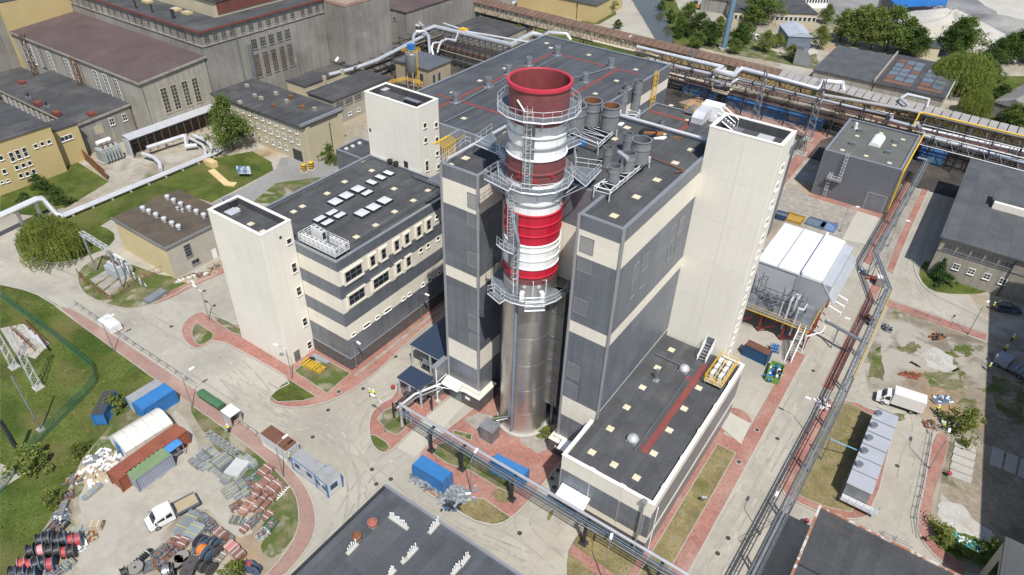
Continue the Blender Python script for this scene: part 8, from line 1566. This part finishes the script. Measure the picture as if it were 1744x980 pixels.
for i, (x, y, h) in enumerate([(66, 318, 3.0), (80, 328, 3.2), (97, 342, 3.0), (112, 350, 2.6), (45, 345, 2.4)]): tree(names[i]+' hedge bush in front of the yellow workshop', (x, y), h, 'bush', 1+i % 2, 1, 1.2, 'hedge by the yellow workshop')
tree('bush growing beside the silver pipe corner', (883, 66), 4.5, 'bush', 1, 2, 1.3); tree('bush in the gravel right of the chimney foot', (930, 742), 1.6, 'bush', 1, 2, 1.4); tree('small bush left of the chimney foot', (847, 718), 1.2, 'bush', 2, 2, 1.3); tree('bush at the corner of the rubble patch', (1605, 922), 2.4, 'bush', 2, 2, 1.6); tree('bush beside the corner shed wall', (1690, 945), 2.4, 'bush', 1, 0, 1.4)
far = [(1168, 58, 11, 1, 0), (1190, 66, 9, 2, 1), (1208, 78, 8, 1, 1), (1186, 84, 6, 2, 0), (1222, 62, 7, 1, 2), (1255, 80, 8, 2, 1), (1268, 74, 7, 1, 0), (1292, 44, 13, 2, 0), (1276, 45, 7, 1, 0), (1250, 92, 5, 1, 0), (1302, 88, 7, 2, 2), (1322, 82, 5, 1, 2), (1392, 84, 8, 1, 2), (1405, 40, 7, 2, 0), (1430, 70, 11, 1, 2), (1455, 78, 13, 2, 0), (1482, 84, 14, 1, 2), (1508, 88, 15, 2, 0), (1535, 92, 12, 1, 0), (1552, 98, 10, 2, 1), (1470, 50, 9, 1, 2), (1618, 96, 13, 1, 1), (1634, 90, 12, 2, 0), (1660, 140, 9, 1, 0), (1650, 168, 7, 2, 0), (1690, 112, 9, 1, 1), (1706, 108, 10, 2, 1), (1722, 104, 10, 1, 1), (1740, 104, 11, 2, 1), (1760, 110, 11, 1, 1), (1735, 220, 7, 2, 0), (1720, 212, 6, 1, 0), (1684, 150, 7, 1, 0), (1030, 22, 8, 1, 1), (1020, 8, 7, 2, 0), (1040, 6, 7, 1, 0), (1140, 2, 6, 2, 1), (1052, 50, 3.5, 1, 1), (1006, 30, 6, 2, 1), (1345, 12+90, 5, 1, 2), (1140, 40, 5, 2, 1), (1125, 20, 4, 1, 1), (1155, 66, 4, 2, 1), (1700, 178, 6, 1, 1), (1668, 186, 6, 2, 0), (805, 38, 5, 1, 1)]
ref = ['the blue mast', 'the pale heap', 'the skylit warehouse', 'the canal', 'the old barn']
cnt = {}; ORD = 'first second third fourth fifth sixth seventh eighth ninth tenth eleventh twelfth thirteenth fourteenth fifteenth sixteenth seventeenth'.split()
for i, (x, y, h, sd, lf) in enumerate(far):
    k = 3 if x < 1160 else 0 if x < 1330 else 2 if x < 1560 else 4; cnt[k] = cnt.get(k, 0)+1
    tree('%s %s tree, %s of those near %s' % ('tall' if h > 10 else 'mid height' if h > 6 else 'low', ['fresh green', 'dark green', 'yellow green'][lf], ORD[cnt[k]-1], ref[k]), (x, y), h, 'broad', 1+i % 4, lf, 1.05+.1*(i % 4), 'trees behind the conveyor')
tree('broad pale willow beside the skylit warehouse', (1628, 160), 13.5, 'willow', 1, 3, 1.25); tree('spreading willow behind the barn track', (1655, 195), 8, 'willow', 1, 3, 1.0)
# ================================================================== LAMPS, FENCES, SMALL THINGS
def lamp(label, px, dx, h=6.2):
    p = A(*px); o = thing('street_lamp', label, 'street lamp', (p.x, p.y, .02), 0, 'street lamps of the plant'); d = Vector((dx[0], dx[1], 0)).normalized()
    MB().tube((0, 0, 0), (0, 0, h), .085, 8, .05).build('pole', GALV, o, local=True); MB().path([(0, 0, h), tuple(d*.5+Vector((0, 0, h+.35))), tuple(d*1.4+Vector((0, 0, h+.45)))], .04, 6).build('arm', GALV, o, local=True)
    c = d*1.7+Vector((0, 0, h+.42)); q = MB(); q.obox((c.x, c.y, c.z), (.85, .32, .14), math.atan2(d.y, d.x)); q.build('lamp_head', WHITE, o, local=True); MB().tube((0, 0, 0), (0, 0, .5), .14, 8).build('base', GALVD, o, local=True)
for lab, px, dx in [('street lamp on the sidewalk beside the wrapped load', (195, 600), (0, 1)), ('street lamp in the small grass island left of the short tower', (357, 545), (-1, 0)), ('street lamp on the sidewalk above the green bins', (328, 693), (0, 1)), ('street lamp on the sidewalk beside the rusty roofed container', (483, 812), (0, 1)), ('street lamp in front of the short stair tower', (498, 645), (-1, -.3)), ('street lamp by the far end of the office block', (718, 547), (1, 0)), ('street lamp at the near corner of the office block', (608, 628), (1, -.2)), ('street lamp beside the dark right roof at the bottom', (1294, 911), (0, 1)), ('street lamp by the red strip and switchgear block', (1582, 799), (0, 1)), ('street lamp on the dry grass island by the right pipe bridge', (1375, 740), (-1, 0)), ('street lamp below the pipe bridge at the bottom edge', (1026, 988), (-.3, 1)), ('street lamp at the end of the short red strip on the right', (1648, 570), (.3, 1)), ('street lamp on the little grass island by the driveway', (656, 736), (-1, 0)), ('street lamp on the red path beside the blue container', (802, 838), (-.2, 1)), ('street lamp between the white shed and pipe bridge', (1440, 600), (-1, 0)), ('street lamp beside the gravel yard of the grey hall', (1430, 395), (1, .2)), ('street lamp near the right pipe bridge bend', (1512, 420), (1, .3))]: lamp(lab, px, dx)
def fence(label, px, h=1.1, step=2.4, m_=None, mesh=None, feet=True, world=None, name='barrier_fence', r=.03):
    P = [A(*p) for p in px]; c = P[0]; o = thing(name, label, 'fence', (c.x, c.y, .02)); q = MB(); n_ = 0
    for a, b in zip(P[:-1], P[1:]):
        k = max(1, round((b-a).length/step)); d = (b-a).normalized(); nn = Vector((-d.y, d.x, 0))
        for i in range(k):
            u, v = a+(b-a)*(i/k), a+(b-a)*((i+1)/k); q = MB(); z = Vector((0, 0, h)); q.tube(u, u+z, r, 4); q.tube(u+z, v+z, r, 4); q.tube(u+z*.15, v+z*.15, r, 4)
            if feet: q.tube(u+nn*.5, u+z*.5, r, 4); q.tube(u-nn*.5, u+z*.5, r, 4)
            s = q.build('panel', m_ or GALVD, o); 
            if mesh: q = MB(); q.quad(u+z*.05, v+z*.05, v+z*.98, u+z*.98); q.build('mesh_infill', mesh, s)
    return o
fence('low steel barrier along the left sidewalk', [(130, 520), (215, 580), (300, 637), (335, 660)]); fence('low steel barrier between the booth and the rusty roofed container', [(408, 722), (438, 742), (480, 775)]); fence('low steel barrier along the right red strip', [(1584, 742), (1568, 832), (1556, 884), (1561, 918)]); fence('low steel barrier across the bottom right road', [(1502, 912), (1524, 920), (1556, 935)]); fence('low steel barrier beside the lower right lamp', [(1262, 925), (1290, 908), (1335, 880)]); fence('low steel barrier by the short red strip', [(1560, 532), (1600, 548), (1640, 562)])
NET = bpy.data.materials.new('green_wire_net'); NET.use_nodes = True; nn_ = NET.node_tree.nodes; tn = nn_.new('ShaderNodeBsdfTransparent'); mx = nn_.new('ShaderNodeMixShader'); nn_['Principled BSDF'].inputs['Base Color'].default_value = (.03, .16, .11, 1); mx.inputs[0].default_value = .42
NET.node_tree.links.new(tn.outputs[0], mx.inputs[1]); NET.node_tree.links.new(nn_['Principled BSDF'].outputs[0], mx.inputs[2]); NET.node_tree.links.new(mx.outputs[0], nn_['Material Output'].inputs[0])
fence('green wire mesh fence winding across the left lawn', [(0, 507), (50, 543), (90, 572), (128, 603), (160, 630), (166, 652), (150, 672), (82, 740), (48, 776), (8, 834), (-20, 860)], 2.0, 2.6, pmat('fence_green', (.03, .15, .11)), NET, False, name='mesh_fence')
fence('brown board and wire fence round the transformer plot', [(133, 468), (150, 487), (180, 508), (193, 510), (232, 482), (280, 462)], 1.4, 1.8, BRASSY, None, False, name='wire_fence', r=.06)
GRN = mat('manhole_iron', (.075, .06, .05), .8, .2, .2, 1, .1)
MH = """532.6 745 middle of the road left of the site cabins|633.6 800 upper one of three near the foreground roof|665.6 816.7 right one of three near the foreground roof|641 825 lower one of three near the foreground roof|559 699 road below the grass triangle by the office block|577 668.5 red paving behind the grass triangle|618.5 662.5 road just left of the two workers|292 556.6 road left of the small round grass island|365 521 road above the small grass strip by the short tower|348 496 road nearest the transformer house|1222 943 road beside the red path, nearer of two|1240 917 road beside the red path, farther of two|1258 788 red path at the end of the dry grass strip|1289 733.5 red path below the concrete pad|885 908.6 pale concrete in front of the low annex|944 831 shaded pavement by the low annex, nearest the pipe bridge|950 802.5 shaded pavement by the low annex, farthest back|940 816 shaded pavement by the low annex, middle one|1324 747.6 road left of the dry grass island|1528 794 concrete right of the switchgear block|1385 632 road in front of the white shed|674 608 road beside the large blue canopy|1307 635 concrete beside the green skip|735 690 driveway to the green door"""
for i, t in enumerate(MH.split('|')):
    x, y, lab = t.split(' ', 2); p = A(float(x), float(y)); o = thing('manhole_cover', 'manhole cover: '+lab, 'manhole cover', (p.x, p.y, .016), 0, 'manhole covers'); z = .13 if i in (5, 12, 13, 15, 16, 17) else .02; MB().tube((0, 0, 0), (0, 0, z), .44, 16).build('frame', CONC, o, local=True); MB().tube((0, 0, z), (0, 0, z+.012), .34, 16).build('lid', GRN, o, local=True)
# lawn oddments, upper left
p = A(372, 292); o = thing('cable_trench_cover', 'cream box and plank ramp across the lawn', 'ramp', (p.x, p.y, .03)); CRB = mat('cream_boards', (.62, .47, .24), .8, 0, .08)
for a, b, w_, h in (((350, 273), (357, 281), 1.6, .3), ((356, 285), (366, 281), 3.0, 1.4), ((360, 291), (388, 316), 1.6, .25), ((388, 315), (402, 316), 1.6, .35)):
    u, v = A(*a), A(*b); d = v-u; c = (u+v)/2; MB().obox((c.x, c.y, .035), (d.length, w_, h), math.atan2(d.y, d.x)).build('board_box', CRB, o)
p = A(418, 303); o = thing('billboard', 'small billboard with a blue and white picture on the lawn', 'billboard', (p.x, p.y, .03), rad(35)); MB().box(-1.6, 1.6, -.05, .05, 1.0, 3.0).build('panel', mat('billboard_print', (.55, .62, .70), .5, 0, .1, .8, .1, stain=((.08, .16, .34), .8, .5, .6, .9)), o, local=True)
for s in (-1.4, 1.4): MB().box(s-.06, s+.06, .06, .16, 0, 2.9).build('post', GALV, o, local=True)
for i, (x, y) in enumerate([(519, 293), (531, 289)]): p = A(x, y); o = thing('striped_block', ['left', 'right'][i]+' one of two black and yellow striped blocks by the lane', 'barrier', (p.x, p.y, .03), .3); [MB().box(-.5, .5, -.5, .5, .3+k*.28, .56+k*.28).build('stripe', YEL if k % 2 else DKST, o, local=True) for k in range(6)]; MB().box(-.9, .9, -.7, .7, 0, .28).build('base', CONC, o, local=True)
# transformers and gantries
def transformer(label, px, s, ang, m_):
    p = A(*px); o = thing('power_transformer', label, 'transformer', (p.x, p.y, .12), rad(ang)); MB().box(-1.9*s, 1.9*s, -1.0*s, 1.0*s, .3, 2.6*s).build('tank', m_, o, local=True)
    for k in range(6):
        for sy in (-1, 1): MB().box((-1.6+k*.6)*s, (-1.35+k*.6)*s, sy*1.75*s-.7*s*(sy > 0), sy*1.75*s+.7*s*(sy < 0), .6, 2.3*s).build('radiator', m_, o, local=True)
    MB().tube((-1.4*s, .6*s, 3.5*s), (1.2*s, .6*s, 3.5*s), .42*s, 12).build('conservator', WHITE, o, True, True); MB().box(-1*s, -.8*s, .5*s, .7*s, 2.6*s, 3.2*s).build('bracket', m_, o, local=True)
    for k in range(3): MB().lathe([(.16*s, 0), (.2*s, .2), (.12*s, .3), (.18*s, .5), (.1*s, .6), (.15*s, .8), (.05*s, 1.2*s), (0, 1.25*s)], ((-1+k)*s, -.4*s, 2.6*s), 8).build('bushing', RUSTT, o, local=True)
    MB().box(-2.2*s, 2.2*s, -1.2*s, 1.2*s, 0, .3).build('plinth', CONC, o, local=True)
transformer('pale grey power transformer on the fenced transformer plot', (206, 468), 1.0, 0, pmat('transformer_grey', (.42, .47, .50))); transformer('old grey transformer behind the brown boards', (190, 272), 1.3, 90, pmat('transformer_old', (.33, .36, .35)))
p, r_ = A(136, 264), A(184, 308); o = thing('board_screen', 'brown board screen beside the old transformer', 'screen', (p.x, p.y, .03)); k = 7
for i in range(k): u, v = p+(r_-p)*(i/k), p+(r_-p)*((i+.95)/k); d = v-u; c = (u+v)/2; MB().obox((c.x, c.y, .03), (d.length, .15, 2.8), math.atan2(d.y, d.x)).build('board', BRASSY, o)
o = thing('line_gantry', 'steel portal gantry with a lattice beam over the transformer', 'gantry', tuple(A(188, 478))); a, b = A(165, 463), A(210, 492)
for u in (a, b): MB().tube((u.x, u.y, 0), (u.x, u.y, 8.6), .16, 6).build('post', GALV, o)
q = MB(); q.lattice((a.x, a.y, 8.8), (b.x, b.y, 8.8), .7, 10, .06); q.build('lattice_beam', STEELW, o); c = A(249, 490); q = MB(); q.lattice((b.x, b.y, 8.2), (c.x, c.y, .1), .45, 12, .05); q.build('stay', GALV, o)
q = MB(); [q.tube(a+(b-a)*t+Vector((0, 0, 8.5)), A(206, 468)+Vector((t*2-1, 0, 3.6)), .03, 4) for t in (.25, .5, .75)]; q.build('cable', DKST, o)
for i, (px, h, w_) in enumerate([((66, 661), 12, 1.0), ((25, 626), 11, .9)]):
    p = A(*px); o = thing('lattice_mast', ['pale lattice mast standing inside the green fence', 'pale lattice mast behind the first at the left edge'][i], 'mast', (p.x, p.y, 0)); q = MB(); q.lattice((p.x, p.y, 0), (p.x, p.y, h), (w_, w_*.6), 12, .055, (1, 0, 0)); q.build('lattice', STEELW, o); MB().box(p.x-.7, p.x+.7, p.y-.7, p.y+.7, .01, .25).build('footing', CONC, o)
for i, (px, h, r) in enumerate([((70.7, 733), 11, .13), ((35, 775), 7, .35)]): p = A(*px); o = thing('lawn_pole', ['tall slim grey pole beside the green fence', 'thick dark post at the left edge'][i], 'pole', (p.x, p.y, 0)); MB().tube((p.x, p.y, .3), (p.x, p.y, h), r, 8, r*.8).build('shaft', GALV if i == 0 else DKST, o); MB().box(p.x-.5, p.x+.5, p.y-.5, p.y+.5, .01, .3).build('footing', CONC, o)
o = thing('isolator_frame', 'white three pole isolator on a brown frame inside the fence', 'switchgear', tuple(A(50, 580)))
for k in range(3): p, r_ = A(42+10*k, 555+8*k, 1.5), A(58+10*k, 577+8*k, 1.5); MB().tube(p, r_, .16, 8).build('insulator', STEELW, o)
q = MB(); rail(q, [A(22, 565), A(60, 600)], 1.5, .06, 1.5); rail(q, [A(42, 552), A(82, 590)], 1.5, .06, 1.5); q.build('support_frame', BRASSY, o)
sheet('switch_pad', [(0, 560), (40, 552), (85, 585), (60, 612), (25, 600)], .05, ROADM)
# ================================================================== VEHICLES
VWH = mat('vehicle_white', (.78, .78, .77), .3, 0, .02, .5, .01); TYRE = BLACK
def side(q, prof, y0, y1, tp=0): n = len(prof); zs = [z for _, z in prof]; q.add([(x, y0+(tp if z > 1.3 else 0), z) for x, z in prof]+[(x, y1-(tp if z > 1.3 else 0), z) for x, z in prof], [(i, (i+1) % n, n+(i+1) % n, n+i) for i in range(n)]+[tuple(range(n-1, -1, -1)), tuple(range(n, 2*n))]); return q
def wheels(o, xs, w_, r=.37):
    for x in xs:
        for s in (-1, 1): t = MB().tube((x, s*w_-.13, r), (x, s*w_+.13, r), r, 18).build('wheel', TYRE, o, local=True); MB().tube((x, s*(w_+.12), r), (x, s*(w_+.15), r), r*.55, 12).build('rim', GALV, t, local=True)
def cabparts(o, m_, fx, prof, w_, sidew, wind):
    side(MB(), prof, -w_, w_, .12).build('cab', m_, o, local=True)
    (x0, z0), (x1, z1) = wind; MB().quad((x0+.03, -w_+.15, z0), (x0+.03, w_-.15, z0), (x1+.03, w_-.25, z1), (x1+.03, -w_+.25, z1)).build('windscreen', GLASS, o, local=True)
    for a, b in sidew:
        for s in (-1, 1): MB().add([(a, s*(w_+.012), 1.3), (b, s*(w_+.012), 1.3), (b-.1, s*(w_-.105), 2.0), (a+.05, s*(w_-.105), 2.0)], [(0, 1, 2, 3) if s < 0 else (3, 2, 1, 0)]).build('side_window', GLASS, o, local=True)
    for s in (-1, 1): MB().box(fx-.12, fx+.02, s*w_*.62-.2, s*w_*.62+.2, .72, .92).build('headlight', STEELW, o, local=True); MB().box(fx-.95, fx-.8, s*(w_+.18)-.1, s*(w_+.18)+.1, 1.3, 1.65).build('mirror', DKST, o, local=True)
    MB().box(fx-.1, fx+.08, -w_+.05, w_-.05, .35, .66).build('bumper', DKST, o, local=True)
def place(name, label, front, rear, cat):
    f_, r_ = A(*front), A(*rear); c = (f_+r_)/2; d = f_-r_; return thing(name, label, cat, (c.x, c.y, .03), math.atan2(d.y, d.x))
fl = place('flatbed_truck', 'white double cab flatbed truck with an empty timber bed', (259, 899), (331, 861), 'truck')
cabparts(fl, VWH, 3.1, [(3.05, .42), (3.12, .95), (2.5, 1.28), (1.85, 2.2), (1.5, 2.32), (0, 2.3), (-.15, 2.2), (-.15, .42)], .98, ((1.05, 2.0), (.1, .9)), ((2.46, 1.34), (1.9, 2.14)))
MB().box(-3.2, -.3, -1.0, 1.0, .78, .92).build('chassis', DKST, fl, local=True); MB().box(-3.25, -.3, -1.02, 1.02, .93, 1.0).build('load_bed', PLY, fl, local=True)
for b in ((-3.3, -.25, -1.07, -1.02, .9, 1.35), (-3.3, -.25, 1.02, 1.07, .9, 1.35), (-3.3, -3.25, -1.02, 1.02, .9, 1.35), (-.3, -.24, -1.02, 1.02, .9, 2.2)): MB().box(*b).build('dropside', GALVD, fl, local=True)
wheels(fl, (2.15, -2.2), .88)
bt = place('box_truck', 'white box truck with a cream cargo body on the right road', (1491, 679), (1566, 704), 'truck')
cabparts(bt, VWH, 3.3, [(3.25, .42), (3.32, .95), (2.7, 1.28), (2.1, 2.2), (1.8, 2.3), (1.3, 2.3), (1.3, .42)], .98, ((1.45, 2.2),), ((2.66, 1.34), (2.15, 2.14))); MB().box(-3.3, 1.25, -1.08, 1.08, .85, 3.0).build('cargo_box', mat('cargo_white', (.68, .67, .63), .5, 0, .05), bt, local=True); MB().box(-3.2, 1.3, -.9, .9, .55, .84).build('chassis', DKST, bt, local=True); MB().box(-3.34, -3.302, -1.0, 1.0, .95, 2.9).build('rear_door', STEELW, bt, local=True); wheels(bt, (2.3, -1.9), .88)
cr = place('estate_car', 'dark blue grey estate car with open doors in the shade', (1733, 533), (1697, 527), 'car'); CARM = mat('car_blue_grey', (.10, .13, .17), .25, .4, .04)
side(MB(), [(2.2, .3), (2.25, .7), (1.4, .95), (-2.2, 1.0), (-2.25, .3)], -.88, .88).build('body', CARM, cr, local=True); side(MB(), [(1.3, .95), (.6, 1.38), (.3, 1.45), (-1.7, 1.45), (-2.15, 1.0)], -.78, .78, .1).build('cabin', GLASS, cr, local=True); side(MB(), [(.45, 1.44), (.3, 1.49), (-1.75, 1.49), (-1.75, 1.44)], -.7, .7).build('roof', CARM, cr, local=True)
for s in (-1, 1): MB().obox((.5, s*1.25, .4), (1.0, .07, .95), s*.9).build('open_door', CARM, cr, local=True); MB().box(2.12, 2.26, s*.6-.2, s*.6+.2, .6, .78).build('headlight', STEELW, cr, local=True)
wheels(cr, (1.4, -1.35), .78, .32)
mv = place('mobile_crane_cab', 'grey flat platform vehicle with a ribbed load bed in the shade', (1700, 620), (1740, 642), 'truck'); MB().box(.4, 2.6, -1.1, 1.1, .5, 2.0).build('cab', GREYC, mv, local=True); MB().box(-2.8, .3, -1.1, 1.1, .7, .95).build('load_bed', GALVD, mv, local=True); [MB().box(-2.6+k*.9, -2.4+k*.9, -1.1, 1.1, .952, 1.25).build('bed_rib', GALV, mv, local=True) for k in range(3)]; wheels(mv, (1.8, -1.8), 1.0)
ld = place('wheel_loader', 'orange wheel loader parked by the canal yard', (1178, 10), (1188, 20), 'loader'); OR = pmat('loader_orange', (.55, .20, .04)); MB().box(-2.4, 1.0, -1.0, 1.0, .9, 1.9).build('body', OR, ld, local=True); MB().box(-.8, .7, -.8, .8, 1.9, 3.1).build('cabin', GLASS, ld, local=True); MB().box(2.2, 3.2, -1.4, 1.4, .2, 1.3).build('bucket', OR, ld, local=True); MB().box(1.0, 2.3, -.6, .6, .7, 1.0).build('arm', OR, ld, local=True); wheels(ld, (.8, -1.7), 1.05, .75)
vn = place('white_van', 'small white van parked among the far bushes', (1288, 70), (1278, 66), 'van'); side(MB(), [(2.3, .3), (2.35, 1.0), (1.7, 1.3), (1.3, 2.1), (-2.3, 2.1), (-2.35, .3)], -.95, .95, .08).build('body', VWH, vn, local=True); MB().quad((1.72, -.8, 1.35), (1.72, .8, 1.35), (1.36, .7, 2.02), (1.36, -.7, 2.02)).build('windscreen', GLASS, vn, local=True); wheels(vn, (1.5, -1.5), .85)
# ================================================================== PEOPLE
SKIN = mat('skin', (.45, .28, .20), .6); VEST = mat('hi_vis_vest', (.62, .80, .03), .6, 0, .04); NAVY = mat('navy_work_clothes', (.025, .035, .075), .8); HELM = mat('white_helmet', (.8, .8, .78), .35)
def skinm(name, vs, es, rs, m_, root, par, sub=1):
    me = bpy.data.meshes.new(name); me.from_pydata(vs, es, []); me.materials.append(m_); o = bpy.data.objects.new(name, me); COL.objects.link(o); bm_ = bmesh.new(); bm_.from_mesh(me); ly = bm_.verts.layers.skin.verify()
    for i, v in enumerate(bm_.verts): v[ly].radius = rs[i]; v[ly].use_root = (i == root)
    bm_.to_mesh(me); bm_.free(); o.modifiers.new('skin', 'SKIN').use_smooth_shade = True; o.modifiers.new('sub', 'SUBSURF').levels = sub; o.modifiers['sub'].render_levels = sub; o.parent = par; KIDS.setdefault(par.name, []).append(o); return o
PV = [(0, 0, .95), (0, 0, 1.2), (0, 0, 1.42), (.01, 0, 1.52), (.02, 0, 1.66), (.02, 0, 1.75), (0, .19, 1.42), (.04, .25, 1.14), (.16, .25, .92), (.2, .24, .84), (0, -.19, 1.42), (-.05, -.25, 1.14), (.06, -.27, .92), (.09, -.26, .83), (0, .1, .9), (.07, .11, .5), (0, .11, .1), (.14, .12, .05), (0, -.1, .9), (-.05, -.11, .5), (-.16, -.11, .1), (-.03, -.12, .05)]
PE = [(0, 1), (1, 2), (2, 3), (3, 4), (4, 5), (2, 6), (6, 7), (7, 8), (8, 9), (2, 10), (10, 11), (11, 12), (12, 13), (0, 14), (14, 15), (15, 16), (16, 17), (0, 18), (18, 19), (19, 20), (20, 21)]
PR = [(.15, .12)]+[(.14, .11), (.15, .1), (.06, .06), (.1, .09), (.07, .07), (.07, .07), (.05, .05), (.04, .04), (.045, .03), (.07, .07), (.05, .05), (.04, .04), (.045, .03), (.095, .095), (.065, .065), (.045, .045), (.05, .04), (.095, .095), (.065, .065), (.045, .045), (.05, .04)]
pp = thing('person', 'worker', 'person', (0, 0, 0)); skinm('body', PV, PE, PR, SKIN, 0, pp)
skinm('jacket', [PV[i] for i in (0, 1, 2, 6, 7, 10, 11)], [(0, 1), (1, 2), (2, 3), (3, 4), (2, 5), (5, 6)], [(.17, .15), (.19, .15), (.19, .14), (.09, .09), (.075, .075), (.09, .09), (.075, .075)], VEST, 0, pp)
skinm('trousers', [PV[i] for i in (0, 14, 15, 16, 18, 19, 20)], [(0, 1), (1, 2), (2, 3), (0, 4), (4, 5), (5, 6)], [(.16, .14), (.11, .11), (.085, .085), (.07, .07), (.11, .11), (.085, .085), (.07, .07)], NAVY, 0, pp)
MB().lathe([(.16, 0), (.135, .02), (.13, .08), (.08, .14), (0, .16)], (.02, 0, 1.72), 12).build('helmet', HELM, pp, True, True)
for i, (x, y, a, lab) in enumerate([(631, 676, 1.0, 'left of two workers in yellow vests standing on the central road'), (637, 678, 2.4, 'right of two workers in yellow vests standing on the central road'), (391, 738, 2.4, 'worker in a yellow vest walking on the left sidewalk'), (1688, 528, 0, 'worker in a yellow vest left of the estate car'), (1697, 525, 1.2, 'worker in a yellow vest leaning at the estate car'), (1721, 583, 4, 'worker in a yellow vest walking in the shade'), (1709, 601, 4.4, 'worker in a yellow vest nearest the shade edge'), (1593, 704, 2, 'worker in a yellow vest by the box truck rear'), (1602, 732, 5, 'worker in a yellow vest beside the scrap pallets'), (494, 786, 1, 'worker in a yellow vest between the container and the white cabin'), (1681, 632, 3, 'worker in a yellow vest bending by the platform vehicle')]):
    p = A(x, y); z = .12 if i == 2 else .03; o = pp if i == 0 else copy_tree(pp)
    o.location = (p.x, p.y, z); o.rotation_euler = (0, 0, a); o['label'] = lab; o['group'] = 'workers on the site'
# red parasols / barriers and bits
for i, (x, y, z) in enumerate([(669, 657, 1.0), (1374, 887, .8), (1617, 806, .8)]):
    p = A(x, y, z); o = thing('red_flag_marker', ['red covered valve post by the small blue canopy', 'red cloth marker on the right road', 'red cloth lying over a stand at the dirt yard'][i], 'marker', (p.x, p.y, .03)); MB().lathe([(.32, .6), (.38, .8), (.25, 1.0), (0, 1.08)], (0, 0, 0), 9).build('cloth', mat('faded_red_cloth', (.34, .04, .045), .7), o, local=True); MB().tube((0, 0, 0), (0, 0, .7), .07, 6).build('post', GALV, o, local=True)
p = A(1196, 856); o = thing('ground_sign', 'small grey box on a stand in the dry grass strip', 'control box', (p.x, p.y, .13)); MB().obox((0, 0, .7), (.7, .3, .6), .6, .3).build('box', GALV, o, local=True); MB().tube((0, 0, 0), (0, 0, .8), .05, 6).build('post', GALVD, o, local=True)
p = A(1497, 487); o = thing('site_cabinet', 'white cabinet beside the right pipe bridge bend', 'cabinet', (p.x, p.y, .03), .2); MB().box(-.8, .8, -.6, .6, .1, 2.0).build('casing', GALV, o, local=True); MB().box(-.9, .9, -.7, .7, 2.002, 2.15).build('roof', WHITE, o, local=True); MB().box(-.7, .7, -.5, .5, 0, .1).build('plinth', CONC, o, local=True)
# floor slabs of a ruin, right
o = thing('foundation_slabs', 'row of bare concrete foundation bays beside the small tree', 'foundation', tuple(A(1650, 755)))
for k in range(5):
    P = [A(1630-2+k*-2.5, 748+k*13), A(1668-4-k*2, 762+k*13), A(1664-4-k*2, 773+k*13), A(1626-2+k*-2.5, 759+k*13)]; MB().prism([(v.x, v.y) for v in P], .02, .18).build('slab', CONC, o); u, v = P[0], P[1]; MB().tube((u.x, u.y, .15), (v.x, v.y, .15), .16, 4).build('ground_beam', WOODG, o)
for k in range(3): P = [A(1690+k*24, 762+k*10), A(1710+k*24, 770+k*10), A(1704+k*24, 800+k*10), A(1684+k*24, 792+k*10)]; MB().prism([(v.x, v.y) for v in P], .02, .2).build('slab', CONC, o)
# tall neighbour outside the right edge: it throws the deep shade over the dirt yard
nb, nbx, nby = bld('neighbour_hall', 'tall grey hall beyond the right edge that shades the dirt yard', 29.8, 66, 60, 137, 22, DGRAY, ROOFO, .1); nb.rotation_euler = (0, 0, rad(5))
